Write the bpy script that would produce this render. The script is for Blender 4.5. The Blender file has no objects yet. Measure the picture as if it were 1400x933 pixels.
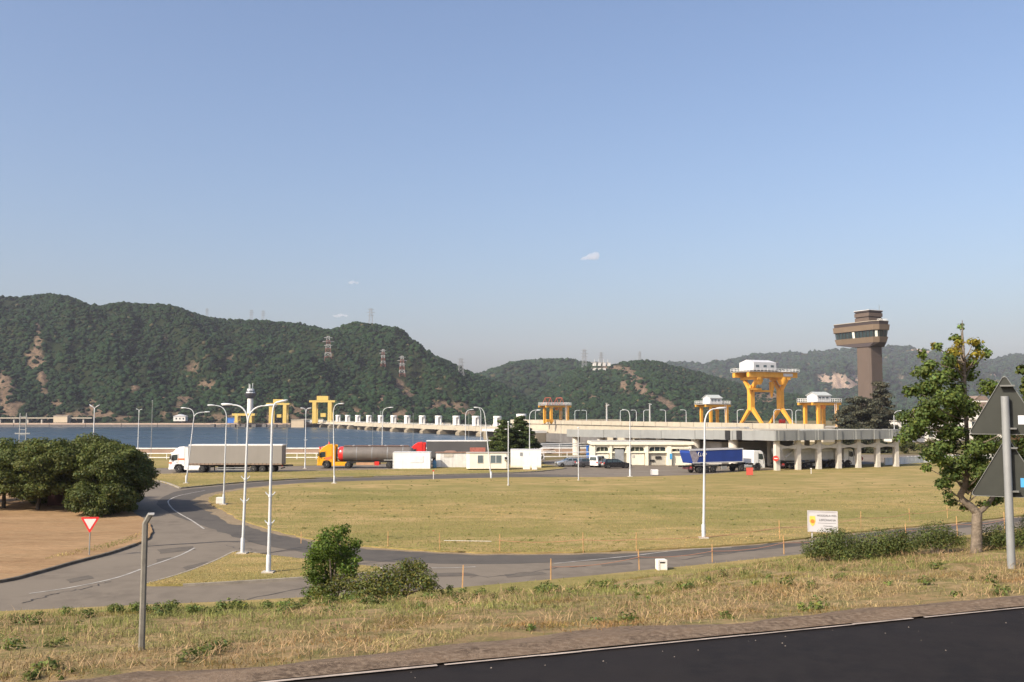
import bpy, bmesh, math, random
import numpy as np
from mathutils import Vector, Matrix, Euler

random.seed(7)
rng = np.random.default_rng(7)
SC = bpy.context.scene
COL = SC.collection
R = math.radians

# ------------------------------------------------------------------ camera, world, sun, exposure
FPX, CU, CV, HOR = 1300.0, 700.0, 466.5, 565.0      # focal length and centre in photo pixels, horizon row
CZ = 8.6                                            # eye height over the lower ground (metres)
PITCH = math.atan((HOR - CV) / FPX)
cam_d = bpy.data.cameras.new('camera')
cam = bpy.data.objects.new('camera', cam_d)
COL.objects.link(cam)
cam_d.sensor_width = 36.0
cam_d.lens = FPX / 1400.0 * 36.0
cam_d.clip_start = 0.1
cam_d.clip_end = 30000.0
cam.location = (0, 0, CZ)
cam.rotation_euler = (R(90) + PITCH, 0, 0)
SC.camera = cam

SUN_EL = R(37.0)
SUN_TO = Vector((-0.77, -0.64, 0)).normalized()     # horizontal direction towards the sun
sun_dir = Vector((SUN_TO.x * math.cos(SUN_EL), SUN_TO.y * math.cos(SUN_EL), math.sin(SUN_EL)))
world = bpy.data.worlds.new('World')
SC.world = world
world.use_nodes = True
wn = world.node_tree
wn.nodes.clear()
sky = wn.nodes.new('ShaderNodeTexSky')
sky.sky_type = 'NISHITA'
sky.sun_disc = False
sky.sun_elevation = SUN_EL
sky.sun_rotation = math.atan2(SUN_TO.x, SUN_TO.y)
sky.altitude = 100
sky.air_density = 1.2
sky.dust_density = 4.0
sky.ozone_density = 3.5
bg = wn.nodes.new('ShaderNodeBackground')
bg.inputs['Strength'].default_value = 0.108
wo = wn.nodes.new('ShaderNodeOutputWorld')
wb = wn.nodes.new('ShaderNodeMix')          # camera white balance of the whole sky
wb.data_type = 'RGBA'; wb.blend_type = 'MULTIPLY'; wb.inputs[0].default_value = 1.0
wb.inputs[7].default_value = (1.045, 1.005, 1.045, 1)
wn.links.new(sky.outputs[0], wb.inputs[6])
wn.links.new(wb.outputs[2], bg.inputs[0])
wn.links.new(bg.outputs[0], wo.inputs[0])
sl = bpy.data.lights.new('sun', 'SUN')
sl.energy = 4.2
sl.angle = R(0.5)
sl.color = (1.0, 0.90, 0.75)
so = bpy.data.objects.new('sun', sl)
COL.objects.link(so)
so.rotation_euler = (-sun_dir).to_track_quat('-Z', 'Y').to_euler()
SC.view_settings.view_transform = 'Standard'
SC.view_settings.look = 'None'
SC.view_settings.exposure = 0.70
SC.view_settings.gamma = 1.0
SC.cycles.volume_bounces = 4
SC.cycles.max_bounces = 10

# ------------------------------------------------------------------ where a sight line meets the real ground
cP, sP = math.cos(PITCH), math.sin(PITCH)


def G(u, v, z=0.0):
    """ground point (x, y) at height z seen in direction (u, v)"""
    dx = (u - CU) / FPX
    dy = cP + (v - CV) / FPX * sP
    dz = sP - (v - CV) / FPX * cP
    t = (z - CZ) / dz
    return (dx * t, dy * t)


def XD(u, d, v=HOR):
    dy = cP + (v - CV) / FPX * sP
    return (u - CU) / FPX * d / dy


def ZD(v, d):
    dy = cP + (v - CV) / FPX * sP
    dz = sP - (v - CV) / FPX * cP
    return CZ + d * dz / dy


def project(x, y, z):
    f = y * cP + (z - CZ) * sP
    up = -y * sP + (z - CZ) * cP
    return CU + FPX * x / f, CV - FPX * up / f


# ------------------------------------------------------------------ numpy value noise
def _hash(ix, iy, seed):
    h = (ix.astype(np.int64) * 374761393 + iy.astype(np.int64) * 668265263 + seed * 1442695041) & 0x7fffffff
    h = ((h ^ (h >> 13)) * 1274126177) & 0x7fffffff
    return ((h ^ (h >> 16)) & 0xffff) / 65535.0


def vnoise(x, y, seed=0):
    x = np.asarray(x, float); y = np.asarray(y, float)
    ix, iy = np.floor(x), np.floor(y)
    fx, fy = x - ix, y - iy
    fx = fx * fx * (3 - 2 * fx); fy = fy * fy * (3 - 2 * fy)
    a = _hash(ix, iy, seed); b = _hash(ix + 1, iy, seed)
    c = _hash(ix, iy + 1, seed); d = _hash(ix + 1, iy + 1, seed)
    return (a * (1 - fx) + b * fx) * (1 - fy) + (c * (1 - fx) + d * fx) * fy


def fbm(x, y, seed=0, oct=4):
    s, a, t = 0.0, 0.5, 0.0
    for i in range(oct):
        s = s + a * vnoise(np.asarray(x) * 2 ** i, np.asarray(y) * 2 ** i, seed + i * 17)
        t += a
        a *= 0.5
    return s / t


# ------------------------------------------------------------------ materials
MATS = {}


def new_mat(name):
    m = bpy.data.materials.new(name)
    m.use_nodes = True
    nt = m.node_tree
    nt.nodes.clear()
    out = nt.nodes.new('ShaderNodeOutputMaterial')
    b = nt.nodes.new('ShaderNodeBsdfPrincipled')
    nt.links.new(b.outputs[0], out.inputs[0])
    return m, nt, b


def n_noise(nt, vec, scale, detail=5, rough=0.55, lo=0.3, hi=0.7):
    n = nt.nodes.new('ShaderNodeTexNoise')
    n.inputs['Scale'].default_value = scale
    n.inputs['Detail'].default_value = detail
    n.inputs['Roughness'].default_value = rough
    if vec is not None:
        nt.links.new(vec, n.inputs['Vector'])
    r = nt.nodes.new('ShaderNodeMapRange')
    r.inputs[1].default_value = lo
    r.inputs[2].default_value = hi
    nt.links.new(n.outputs[0], r.inputs[0])
    return r.outputs[0]


def n_mix(nt, fac, a, b, mode='MIX'):
    m = nt.nodes.new('ShaderNodeMix')
    m.data_type = 'RGBA'
    m.blend_type = mode
    for sock, val in ((m.inputs[0], fac), (m.inputs[6], a), (m.inputs[7], b)):
        if isinstance(val, (int, float)):
            sock.default_value = val
        elif isinstance(val, (tuple, list)):
            sock.default_value = (val[0], val[1], val[2], 1)
        else:
            nt.links.new(val, sock)
    return m.outputs[2]


def n_coord(nt, scale=None):
    t = nt.nodes.new('ShaderNodeTexCoord')
    if scale is None:
        return t.outputs['Object']
    mp = nt.nodes.new('ShaderNodeMapping')
    mp.inputs['Scale'].default_value = scale
    nt.links.new(t.outputs['Object'], mp.inputs[0])
    return mp.outputs[0]


def n_bump(nt, b, h, strength, dist):
    bp = nt.nodes.new('ShaderNodeBump')
    bp.inputs['Strength'].default_value = strength
    bp.inputs['Distance'].default_value = dist
    nt.links.new(h, bp.inputs['Height'])
    nt.links.new(bp.outputs[0], b.inputs['Normal'])


def mat(name, col, rough=0.6, metal=0.0, var=0.14, sc=1.5, streak=0.0, bump=0.0, bsc=30.0, spec=0.4, coat=0.0):
    if name in MATS:
        return MATS[name]
    m, nt, b = new_mat(name)
    vec = n_coord(nt)
    f = n_noise(nt, vec, sc, 6)
    lo = tuple(c * (1 - var) for c in col)
    hi = tuple(min(1, c * (1 + var)) for c in col)
    c = n_mix(nt, f, lo, hi)
    if streak:
        v2 = n_coord(nt, (2.2, 2.2, 0.12))
        f2 = n_noise(nt, v2, 2.0, 4, 0.6, 0.5, 0.8)
        mu = nt.nodes.new('ShaderNodeMath'); mu.operation = 'MULTIPLY'
        mu.inputs[1].default_value = streak
        nt.links.new(f2, mu.inputs[0])
        c = n_mix(nt, mu.outputs[0], c, tuple(x * 0.45 for x in (col[0], col[1] * 0.95, col[2] * 0.85)))
    nt.links.new(c, b.inputs['Base Color'])
    fr = n_noise(nt, vec, sc * 4, 3)
    rr = nt.nodes.new('ShaderNodeMapRange')
    rr.inputs[3].default_value = max(0.02, rough - 0.08)
    rr.inputs[4].default_value = min(1, rough + 0.08)
    nt.links.new(fr, rr.inputs[0])
    nt.links.new(rr.outputs[0], b.inputs['Roughness'])
    b.inputs['Metallic'].default_value = metal
    b.inputs['Specular IOR Level'].default_value = spec
    if coat:
        b.inputs['Coat Weight'].default_value = coat
    if bump:
        h = n_noise(nt, vec, bsc, 5)
        n_bump(nt, b, h, bump, 0.02)
    MATS[name] = m
    return m


def tint_mat(name, rough=0.6, transl=0.0, var=0.25, sc=0.6, spec=0.2):
    """base colour comes from the per-vertex 'tint' (the leaf's or blade's own colour)"""
    m, nt, b = new_mat(name)
    a = nt.nodes.new('ShaderNodeAttribute'); a.attribute_name = 'tint'
    f = n_noise(nt, n_coord(nt), sc, 3)
    g = n_mix(nt, f, (1 - var,) * 3, (1 + var,) * 3)
    c = n_mix(nt, 1.0, a.outputs['Color'], g, 'MULTIPLY')
    nt.links.new(c, b.inputs['Base Color'])
    b.inputs['Roughness'].default_value = rough
    b.inputs['Specular IOR Level'].default_value = spec
    if transl:
        t = nt.nodes.new('ShaderNodeBsdfTranslucent')
        nt.links.new(c, t.inputs[0])
        mx = nt.nodes.new('ShaderNodeMixShader')
        mx.inputs[0].default_value = transl
        nt.links.new(b.outputs[0], mx.inputs[1])
        nt.links.new(t.outputs[0], mx.inputs[2])
        nt.links.new(mx.outputs[0], nt.nodes['Material Output'].inputs[0])
    MATS[name] = m
    return m


# paints and plain materials
WHITE = mat('white_paint', (0.66, 0.64, 0.60), 0.45, var=0.05, streak=0.12)
LAMPW = mat('lamp_paint', (0.54, 0.555, 0.56), 0.42, 0.1, var=0.10, streak=0.2)
RAILW = mat('rail_paint', (0.74, 0.73, 0.70), 0.5, var=0.08, streak=0.25)
CREAM = mat('cream_render', (0.72, 0.67, 0.53), 0.75, var=0.06, streak=0.18)
CABIN = mat('cabin_sheet', (0.74, 0.73, 0.69), 0.5, var=0.06, streak=0.22)
CABING = mat('cabin_grey_sheet', (0.60, 0.58, 0.54), 0.55, var=0.10, streak=0.35)
CONC = mat('concrete', (0.42, 0.38, 0.32), 0.85, var=0.18, sc=0.5, streak=0.25, bump=0.3)
CONCL = mat('pale_concrete', (0.40, 0.35, 0.265), 0.85, var=0.10, sc=0.3, streak=0.22, bump=0.2)
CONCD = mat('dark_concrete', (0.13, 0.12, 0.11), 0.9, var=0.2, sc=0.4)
COLUMN = mat('column_render', (0.54, 0.50, 0.43), 0.8, var=0.07, streak=0.25)
FASCIA = mat('fascia_sheet', (0.245, 0.25, 0.238), 0.5, var=0.08, sc=0.6, streak=0.25)
CEIL = mat('canopy_soffit', (0.22, 0.20, 0.18), 0.9, var=0.1)
YELLOW = mat('crane_yellow', (0.66, 0.315, 0.04), 0.5, var=0.10, sc=0.5, streak=0.22)
YELLOWP = mat('faded_crane_yellow', (0.56, 0.40, 0.10), 0.6, var=0.10, sc=0.3, streak=0.2)
CRHOUSE = mat('crane_house_sheet', (0.54, 0.54, 0.54), 0.5, var=0.05)
STEEL = mat('galvanised_steel', (0.26, 0.265, 0.26), 0.55, 0.2, var=0.12)
POSTG = mat('old_painted_post', (0.19, 0.175, 0.145), 0.7, 0.1, var=0.25, sc=5, streak=0.4)
SIGNB = mat('sign_back_metal', (0.034, 0.036, 0.029), 0.6, 0.2, var=0.12, sc=3)
RED = mat('red_paint', (0.58, 0.045, 0.03), 0.45, var=0.1)
ORANGE = mat('orange_stake', (0.52, 0.30, 0.125), 0.7, var=0.18, sc=4)
TAPE = mat('orange_tape', (0.48, 0.23, 0.13), 0.6, var=0.1)
BROWN = mat('tower_brown', (0.105, 0.077, 0.060), 0.75, var=0.07, sc=0.25, streak=0.12)
BROWNL = mat('tower_tan_band', (0.155, 0.112, 0.074), 0.7, var=0.06, sc=0.3)
BROWND = mat('tower_dark_roof', (0.05, 0.037, 0.034), 0.6, var=0.1)
GLASS = mat('dark_glass', (0.03, 0.045, 0.045), 0.08, var=0.2, sc=0.3, spec=0.8)
GLASSG = mat('window_glass', (0.10, 0.13, 0.14), 0.12, var=0.2, sc=0.5, spec=0.8)
BLACK = mat('black_plastic', (0.018, 0.018, 0.018), 0.6, var=0.2)
TYRE = mat('tyre_rubber', (0.022, 0.021, 0.02), 0.85, var=0.25, sc=6)
RIM = mat('wheel_rim', (0.34, 0.33, 0.31), 0.45, 0.5, var=0.15, sc=6)
CHASSIS = mat('chassis_steel', (0.035, 0.033, 0.03), 0.7, 0.2, var=0.25)
TARP = mat('grey_tarpaulin', (0.235, 0.215, 0.188), 0.6, var=0.05, sc=0.5, streak=0.10)
TARPD = mat('dark_tarpaulin', (0.075, 0.072, 0.07), 0.6, var=0.10, sc=0.5)
TRUCKW = mat('white_truck_paint', (0.78, 0.77, 0.74), 0.3, var=0.04, streak=0.08, coat=0.4)
TRUCKY = mat('yellow_truck_paint', (0.74, 0.34, 0.015), 0.3, var=0.05, coat=0.4)
TRUCKR = mat('red_truck_paint', (0.62, 0.03, 0.025), 0.3, var=0.06, coat=0.4)
BLUE = mat('blue_tipper_paint', (0.017, 0.048, 0.235), 0.4, var=0.12, sc=0.8, streak=0.15)
TANKM = mat('tank_metal', (0.20, 0.175, 0.15), 0.42, 0.25, var=0.10, sc=0.6, streak=0.25)
ALU = mat('dusty_aluminium', (0.42, 0.42, 0.40), 0.45, 0.5, var=0.12, sc=0.8, streak=0.25)
REDL = mat('red_lens', (0.5, 0.03, 0.02), 0.25, var=0.1)
LENS = mat('clear_lens', (0.7, 0.7, 0.66), 0.15, var=0.05)
LOGOO = mat('orange_red_print', (0.75, 0.16, 0.05), 0.5, var=0.08)
SILVER = mat('silver_car_paint', (0.38, 0.39, 0.41), 0.3, 0.5, var=0.05, coat=0.5)
GREYC = mat('grey_car_paint', (0.10, 0.10, 0.105), 0.3, 0.4, var=0.05, coat=0.5)
BLACKC = mat('black_car_paint', (0.016, 0.017, 0.02), 0.25, 0.2, var=0.05, coat=0.6)
BLUEB = mat('blue_sheet', (0.03, 0.13, 0.42), 0.5, var=0.1)
BLUEBAR = mat('blue_barrel', (0.10, 0.26, 0.42), 0.5, var=0.1)
ROOFR = mat('rust_roof', (0.20, 0.12, 0.085), 0.8, var=0.2, sc=1.5)
BARK = mat('bark', (0.17, 0.135, 0.10), 0.9, var=0.35, sc=6, bump=0.8, bsc=18)
BARKD = mat('dark_bark', (0.055, 0.045, 0.035), 0.9, var=0.3, sc=4, bump=0.6, bsc=10)
BOARDW = mat('board_white', (0.43, 0.42, 0.43), 0.5, var=0.05, sc=2)
PRINTK = mat('dark_print', (0.06, 0.06, 0.065), 0.6, var=0.05)
PYLON = mat('pylon_grey', (0.34, 0.34, 0.33), 0.6, 0.3, var=0.1, sc=0.2)
PYLONR = mat('pylon_red', (0.22, 0.075, 0.055), 0.6, var=0.1, sc=0.2)
PYLONW = mat('pylon_white', (0.42, 0.41, 0.39), 0.6, var=0.1, sc=0.2)
TILE = mat('roof_tile_red', (0.20, 0.145, 0.115), 0.8, var=0.2, sc=1)
HOUSEW = mat('house_white', (0.66, 0.62, 0.56), 0.8, var=0.06, streak=0.15)
KERB = mat('kerb_stone', (0.27, 0.235, 0.185), 0.9, var=0.25, sc=2, bump=0.3)
KERBD = mat('dirty_shaded_kerb', (0.12, 0.10, 0.075), 0.95, var=0.35, sc=2, bump=0.3)  # dirt plus the kerb's shadow side, both put into the base colour
LINEW = mat('road_paint', (0.34, 0.32, 0.285), 0.85, var=0.35, sc=1.2)


def ground_mat(name, cols, scales, bump=0.6, bsc=6.0, bd=0.06, rough=0.95, stretch=(1, 1, 1)):
    """cols: list of 4 colours mixed by three noises of growing frequency"""
    m, nt, b = new_mat(name)
    vec = n_coord(nt, stretch)
    c = cols[0]
    for k, (col, s) in enumerate(zip(cols[1:], scales)):
        f = n_noise(nt, vec, s, 6, 0.6, 0.42, 0.62)
        c = n_mix(nt, f, c, col)
    f = n_noise(nt, vec, bsc * 3, 4, 0.7, 0.2, 0.8)
    c = n_mix(nt, f, c, n_mix(nt, 1.0, c, (0.62, 0.60, 0.55), 'MULTIPLY'))
    nt.links.new(c, b.inputs['Base Color'])
    b.inputs['Roughness'].default_value = rough
    b.inputs['Specular IOR Level'].default_value = 0.15
    h = n_noise(nt, vec, bsc, 8, 0.75, 0.0, 1.0)
    n_bump(nt, b, h, bump, bd)
    MATS[name] = m
    return m


FIELD = ground_mat('mown_dry_grass', [(0.36, 0.265, 0.105), (0.165, 0.175, 0.048), (0.43, 0.31, 0.14), (0.26, 0.222, 0.075)],
                   [0.035, 0.12, 0.6], 0.9, 2.2, 0.12, stretch=(0.45, 1, 1))
SOIL = ground_mat('brown_soil', [(0.355, 0.222, 0.115), (0.42, 0.275, 0.15), (0.28, 0.172, 0.088), (0.34, 0.225, 0.12)],
                  [0.10, 0.3, 0.9], 0.7, 1.6, 0.14, stretch=(0.35, 1, 1))
VERGE = ground_mat('dry_verge_soil', [(0.36, 0.25, 0.125), (0.27, 0.185, 0.095), (0.40, 0.29, 0.15), (0.20, 0.18, 0.065)],
                   [0.25, 0.7, 2.2], 1.0, 5.0, 0.06)
GRAVEL = ground_mat('gravel_shoulder', [(0.20, 0.14, 0.095), (0.25, 0.18, 0.125), (0.12, 0.085, 0.06), (0.28, 0.21, 0.15)],
                    [0.5, 2.0, 12.0], 1.0, 24.0, 0.03)
DIRT = ground_mat('sandy_edge', [(0.30, 0.23, 0.15), (0.25, 0.19, 0.12), (0.34, 0.27, 0.18), (0.22, 0.17, 0.11)],
                  [0.3, 1.0, 4.0], 0.5, 6.0, 0.03)
ASPH = ground_mat('old_asphalt', [(0.20, 0.170, 0.135), (0.245, 0.208, 0.165), (0.162, 0.137, 0.110), (0.215, 0.182, 0.145)],
                  [0.04, 0.16, 0.9], 0.15, 14.0, 0.02, 0.85)
ASPHD = ground_mat('dark_asphalt', [(0.108, 0.097, 0.086), (0.14, 0.125, 0.108), (0.088, 0.08, 0.072), (0.12, 0.107, 0.094)],
                   [0.05, 0.2, 0.9], 0.15, 14.0, 0.02, 0.85)
ASPHN = ground_mat('fresh_asphalt', [(0.0185, 0.0145, 0.0125), (0.026, 0.0205, 0.0175), (0.0145, 0.0118, 0.0105), (0.0225, 0.0182, 0.0158)],
                   [0.25, 0.9, 5.0], 0.35, 60.0, 0.008, 0.75)
LANDM = ground_mat('far_land', [(0.20, 0.155, 0.07), (0.12, 0.12, 0.04), (0.25, 0.19, 0.10), (0.14, 0.12, 0.05)],
                   [0.01, 0.04, 0.2], 0.5, 0.8, 0.2)
LEAF = tint_mat('leaves', 0.55, 0.32)
BLADE = tint_mat('grass_blades', 0.7, 0.25, var=0.2, sc=0.4)
FOREST = tint_mat('forest_crowns', 0.85, 0.0, var=0.35, sc=0.12, spec=0.1)


# ------------------------------------------------------------------ mesh builder
class MB:
    def __init__(s):
        s.v, s.f, s.sm = [], [], []

    def add(s, vs, fs, smooth=False):
        o = len(s.v)
        s.v += [tuple(p) for p in vs]
        s.f += [tuple(i + o for i in f) for f in fs]
        s.sm += [smooth] * len(fs)
        return s

    def box(s, c, d, rz=0.0, top=(1, 1)):
        x, y, z = d[0] / 2, d[1] / 2, d[2] / 2
        ca, sa = math.cos(rz), math.sin(rz)
        vs = []
        for zz, k in ((-z, (1, 1)), (z, top)):
            for sx, sy in ((-1, -1), (1, -1), (1, 1), (-1, 1)):
                px, py = sx * x * k[0], sy * y * k[1]
                vs.append((c[0] + px * ca - py * sa, c[1] + px * sa + py * ca, c[2] + zz))
        return s.add(vs, [(3, 2, 1, 0), (4, 5, 6, 7), (0, 1, 5, 4), (1, 2, 6, 5), (2, 3, 7, 6), (3, 0, 4, 7)])

    def box2(s, a, b):
        return s.box([(p + q) / 2 for p, q in zip(a, b)], [abs(q - p) for p, q in zip(a, b)])

    def tube(s, pts, rad, seg=8, smooth=True, rot=0.0):
        pts = [Vector(p) for p in pts]
        if isinstance(rad, (int, float)):
            rad = [rad] * len(pts)
        vs, fs = [], []
        up = None
        for i, p in enumerate(pts):
            t = (pts[min(i + 1, len(pts) - 1)] - pts[max(i - 1, 0)]).normalized()
            if up is None:
                ref = Vector((0, 0, 1)) if abs(t.z) < 0.9 else Vector((1, 0, 0))
                up = (ref - t * ref.dot(t)).normalized()
            else:
                up = (up - t * up.dot(t)).normalized()
            w = t.cross(up)
            for k in range(seg):
                a = 2 * math.pi * k / seg + rot
                vs.append(p + (up * math.cos(a) + w * math.sin(a)) * rad[i])
        for i in range(len(pts) - 1):
            for k in range(seg):
                a, b = i * seg + k, i * seg + (k + 1) % seg
                fs.append((a, b, b + seg, a + seg))
        s.add(vs, fs, smooth)
        n = len(pts)
        s.add(vs[:seg], [tuple(range(seg - 1, -1, -1))])
        s.add(vs[(n - 1) * seg:], [tuple(range(seg))])
        return s

    def bar(s, a, b, w):
        return s.tube([a, b], w * 0.707, 4, False, math.pi / 4)

    def prism(s, poly, axis, lo, hi):
        def P(a, b, c):
            return {'x': (c, a, b), 'y': (a, c, b), 'z': (a, b, c)}[axis]
        n = len(poly)
        vs = [P(a, b, lo) for a, b in poly] + [P(a, b, hi) for a, b in poly]
        fs = [tuple(range(n - 1, -1, -1)), tuple(range(n, 2 * n))]
        fs += [(i, (i + 1) % n, (i + 1) % n + n, i + n) for i in range(n)]
        return s.add(vs, fs)

    def lathe(s, prof, seg=16, c=(0, 0, 0), smooth=True, axis='z'):
        vs, fs = [], []
        for r, z in prof:
            for k in range(seg):
                a = 2 * math.pi * k / seg
                p = (r * math.cos(a), r * math.sin(a), z)
                if axis == 'x':
                    p = (z, p[0], p[1])
                elif axis == 'y':
                    p = (p[0], z, p[1])
                vs.append((p[0] + c[0], p[1] + c[1], p[2] + c[2]))
        n = len(prof)
        for i in range(n - 1):
            for k in range(seg):
                a, b = i * seg + k, i * seg + (k + 1) % seg
                fs.append((a, b, b + seg, a + seg))
        s.add(vs, fs, smooth)
        s.add(vs[:seg], [tuple(range(seg - 1, -1, -1))])
        s.add(vs[(n - 1) * seg:], [tuple(range(seg))])
        return s

    def build(s, name, m, parent=None, bevel=0.0, recalc=True):
        me = bpy.data.meshes.new(name)
        me.from_pydata(s.v, [], s.f)
        me.polygons.foreach_set('use_smooth', s.sm)
        if recalc:
            bm = bmesh.new(); bm.from_mesh(me)
            bmesh.ops.recalc_face_normals(bm, faces=bm.faces)
            bm.to_mesh(me); bm.free()
        me.materials.append(m)
        o = bpy.data.objects.new(name, me)
        COL.objects.link(o)
        if parent is not None:
            o.parent = parent
        if bevel:
            b = o.modifiers.new('bevel', 'BEVEL')
            b.width = bevel; b.segments = 2; b.limit_method = 'ANGLE'
        return o


def box_part(name, m, parent, c, d, rz=0.0, bevel=0.0, top=(1, 1)):
    return MB().box(c, d, rz, top).build(name, m, parent, bevel)


def tag(o, label=None, cat=None, group=None, kind=None):
    for k, v in (('label', label), ('category', cat), ('group', group), ('kind', kind)):
        if v:
            o[k] = v
    return o


def thing(name, label, cat, loc=(0, 0, 0), rz=0.0, group=None):
    o = bpy.data.objects.new(name, None)
    o.empty_display_size = 0.5
    COL.objects.link(o)
    o.location = tuple(loc) if len(loc) == 3 else (loc[0], loc[1], 0.0)
    o.rotation_euler = (0, 0, rz)
    return tag(o, label, cat, group)


CHILD = {}


def dup(o, parent=None):
    """copy of a thing with copies of its parts and sub-parts (mesh data shared)"""
    c = o.copy()
    COL.objects.link(c)
    if parent is not None:
        c.parent = parent
    for ch in [x for x in o.children]:
        dup(ch, c)
    return c


def np_mesh(name, V, F, m, tint=None, parent=None, smooth=False):
    V = np.ascontiguousarray(V, np.float32); F = np.ascontiguousarray(F, np.int32)
    k = F.shape[1]
    me = bpy.data.meshes.new(name)
    me.vertices.add(len(V)); me.vertices.foreach_set('co', V.ravel())
    me.loops.add(F.size); me.loops.foreach_set('vertex_index', F.ravel())
    me.polygons.add(len(F))
    me.polygons.foreach_set('loop_start', np.arange(0, F.size, k, dtype=np.int32))
    me.polygons.foreach_set('loop_total', np.full(len(F), k, np.int32))
    if smooth:
        me.polygons.foreach_set('use_smooth', np.ones(len(F), bool))
    me.update(calc_edges=True)
    if tint is not None:
        a = me.attributes.new('tint', 'FLOAT_COLOR', 'POINT')
        t = np.ones((len(V), 4), np.float32); t[:, :3] = tint
        a.data.foreach_set('color', t.ravel())
    me.materials.append(m)
    o = bpy.data.objects.new(name, me)
    COL.objects.link(o)
    if parent is not None:
        o.parent = parent
    return o


def sheet(name, poly, z, m, kind='structure', parent=None, rag=0.0, thick=0.0, step=1.0, zf=None):
    """flat ground sheet from an outline in metres; rag makes the outline uneven, thick gives it a side"""
    pts = []
    n = len(poly)
    for i in range(n):
        a, b = poly[i], poly[(i + 1) % n]
        L = math.hypot(b[0] - a[0], b[1] - a[1])
        k = max(1, int(L / step)) if (rag and L < 160) else 1
        for j in range(k):
            t = j / k
            x, y = a[0] + (b[0] - a[0]) * t, a[1] + (b[1] - a[1]) * t
            if rag:
                nx, ny = (b[1] - a[1]) / (L + 1e-9), -(b[0] - a[0]) / (L + 1e-9)
                q = rag * (float(fbm(x * 0.9, y * 0.9, 5)) - 0.5) * 2 + rag * 0.6 * (random.random() - 0.5)
                x += nx * q; y += ny * q
            pts.append((x, y))
    bm = bmesh.new()
    top = [bm.verts.new((x, y, z)) for x, y in pts]
    f = bm.faces.new(top)
    f.normal_update()
    if f.normal.z < 0:
        f.normal_flip()
    if thick:
        low = [bm.verts.new((x, y, z - thick)) for x, y in pts]
        m_ = len(pts)
        for i in range(m_):
            bm.faces.new((top[i], top[(i + 1) % m_], low[(i + 1) % m_], low[i]))
    bmesh.ops.triangulate(bm, faces=[fc for fc in bm.faces if len(fc.verts) > 4])
    bmesh.ops.recalc_face_normals(bm, faces=bm.faces) if thick else None
    me = bpy.data.meshes.new(name)
    bm.to_mesh(me); bm.free()
    me.materials.append(m)
    o = bpy.data.objects.new(name, me)
    COL.objects.link(o)
    if parent is not None:
        o.parent = parent
    if kind:
        o['kind'] = kind
    return o


def smooth_line(pts, n=6):
    """Catmull-Rom through 2-D points"""
    out = []
    for i in range(len(pts) - 1):
        p0 = pts[max(i - 1, 0)]; p1 = pts[i]; p2 = pts[i + 1]; p3 = pts[min(i + 2, len(pts) - 1)]
        for j in range(n):
            t = j / n
            out.append(tuple(0.5 * (2 * b + (c - a) * t + (2 * a - 5 * b + 4 * c - d) * t * t + (-a + 3 * b - 3 * c + d) * t ** 3)
                             for a, b, c, d in zip(p0, p1, p2, p3)))
    out.append(tuple(pts[-1]))
    return out


def strip(name, line, w, z, m, kind='structure', h=0.0, parent=None, rag=0.0):
    """ribbon (or kerb, with h) of width w along a 2-D line"""
    mb = MB()
    L, Rr = [], []
    for i, p in enumerate(line):
        a = line[max(i - 1, 0)]; b = line[min(i + 1, len(line) - 1)]
        l = math.hypot(b[0] - a[0], b[1] - a[1]) + 1e-9
        nx, ny = -(b[1] - a[1]) / l, (b[0] - a[0]) / l
        ww = w / 2 * (1 + rag * (random.random() - 0.5) * 2)
        L.append((p[0] + nx * ww, p[1] + ny * ww)); Rr.append((p[0] - nx * ww, p[1] - ny * ww))
    for i in range(len(line) - 1):
        q = [L[i], Rr[i], Rr[i + 1], L[i + 1]]
        if h:
            vs = [(x, y, z) for x, y in q] + [(x, y, z + h) for x, y in q]
            fs = [(4, 5, 6, 7), (0, 3, 7, 4), (1, 5, 6, 2)]
            if i == 0: fs.append((0, 4, 5, 1))
            if i == len(line) - 2: fs.append((2, 6, 7, 3))
            mb.add(vs, fs)
        else:
            mb.add([(x, y, z) for x, y in q], [(0, 1, 2, 3)])
    o = mb.build(name, m, parent, recalc=bool(h))
    if kind:
        o['kind'] = kind
    return o


# ------------------------------------------------------------------ foliage
def leaves(name, m, parent, C, size, tints, nrm=None, aspect=0.6, jit=0.35):
    """one small folded leaf face per centre"""
    n = len(C)
    N = rng.normal(size=(n, 3)) if nrm is None else nrm + rng.normal(size=(n, 3)) * jit
    N /= np.linalg.norm(N, axis=1, keepdims=True) + 1e-9
    A = rng.normal(size=(n, 3))
    A -= N * (A * N).sum(1, keepdims=True)
    A /= np.linalg.norm(A, axis=1, keepdims=True) + 1e-9
    B = np.cross(N, A)
    s = (np.asarray(size) * rng.uniform(0.7, 1.3, n))[:, None]
    V = np.empty((n, 4, 3))
    V[:, 0] = C - A * s * 0.5
    V[:, 1] = C + B * s * aspect * 0.5 + N * s * 0.12
    V[:, 2] = C + A * s * 0.5
    V[:, 3] = C - B * s * aspect * 0.5 + N * s * 0.12
    F = np.arange(n * 4).reshape(n, 4)
    return np_mesh(name, V.reshape(-1, 3), F, m, np.repeat(tints, 4, 0), parent)


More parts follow.
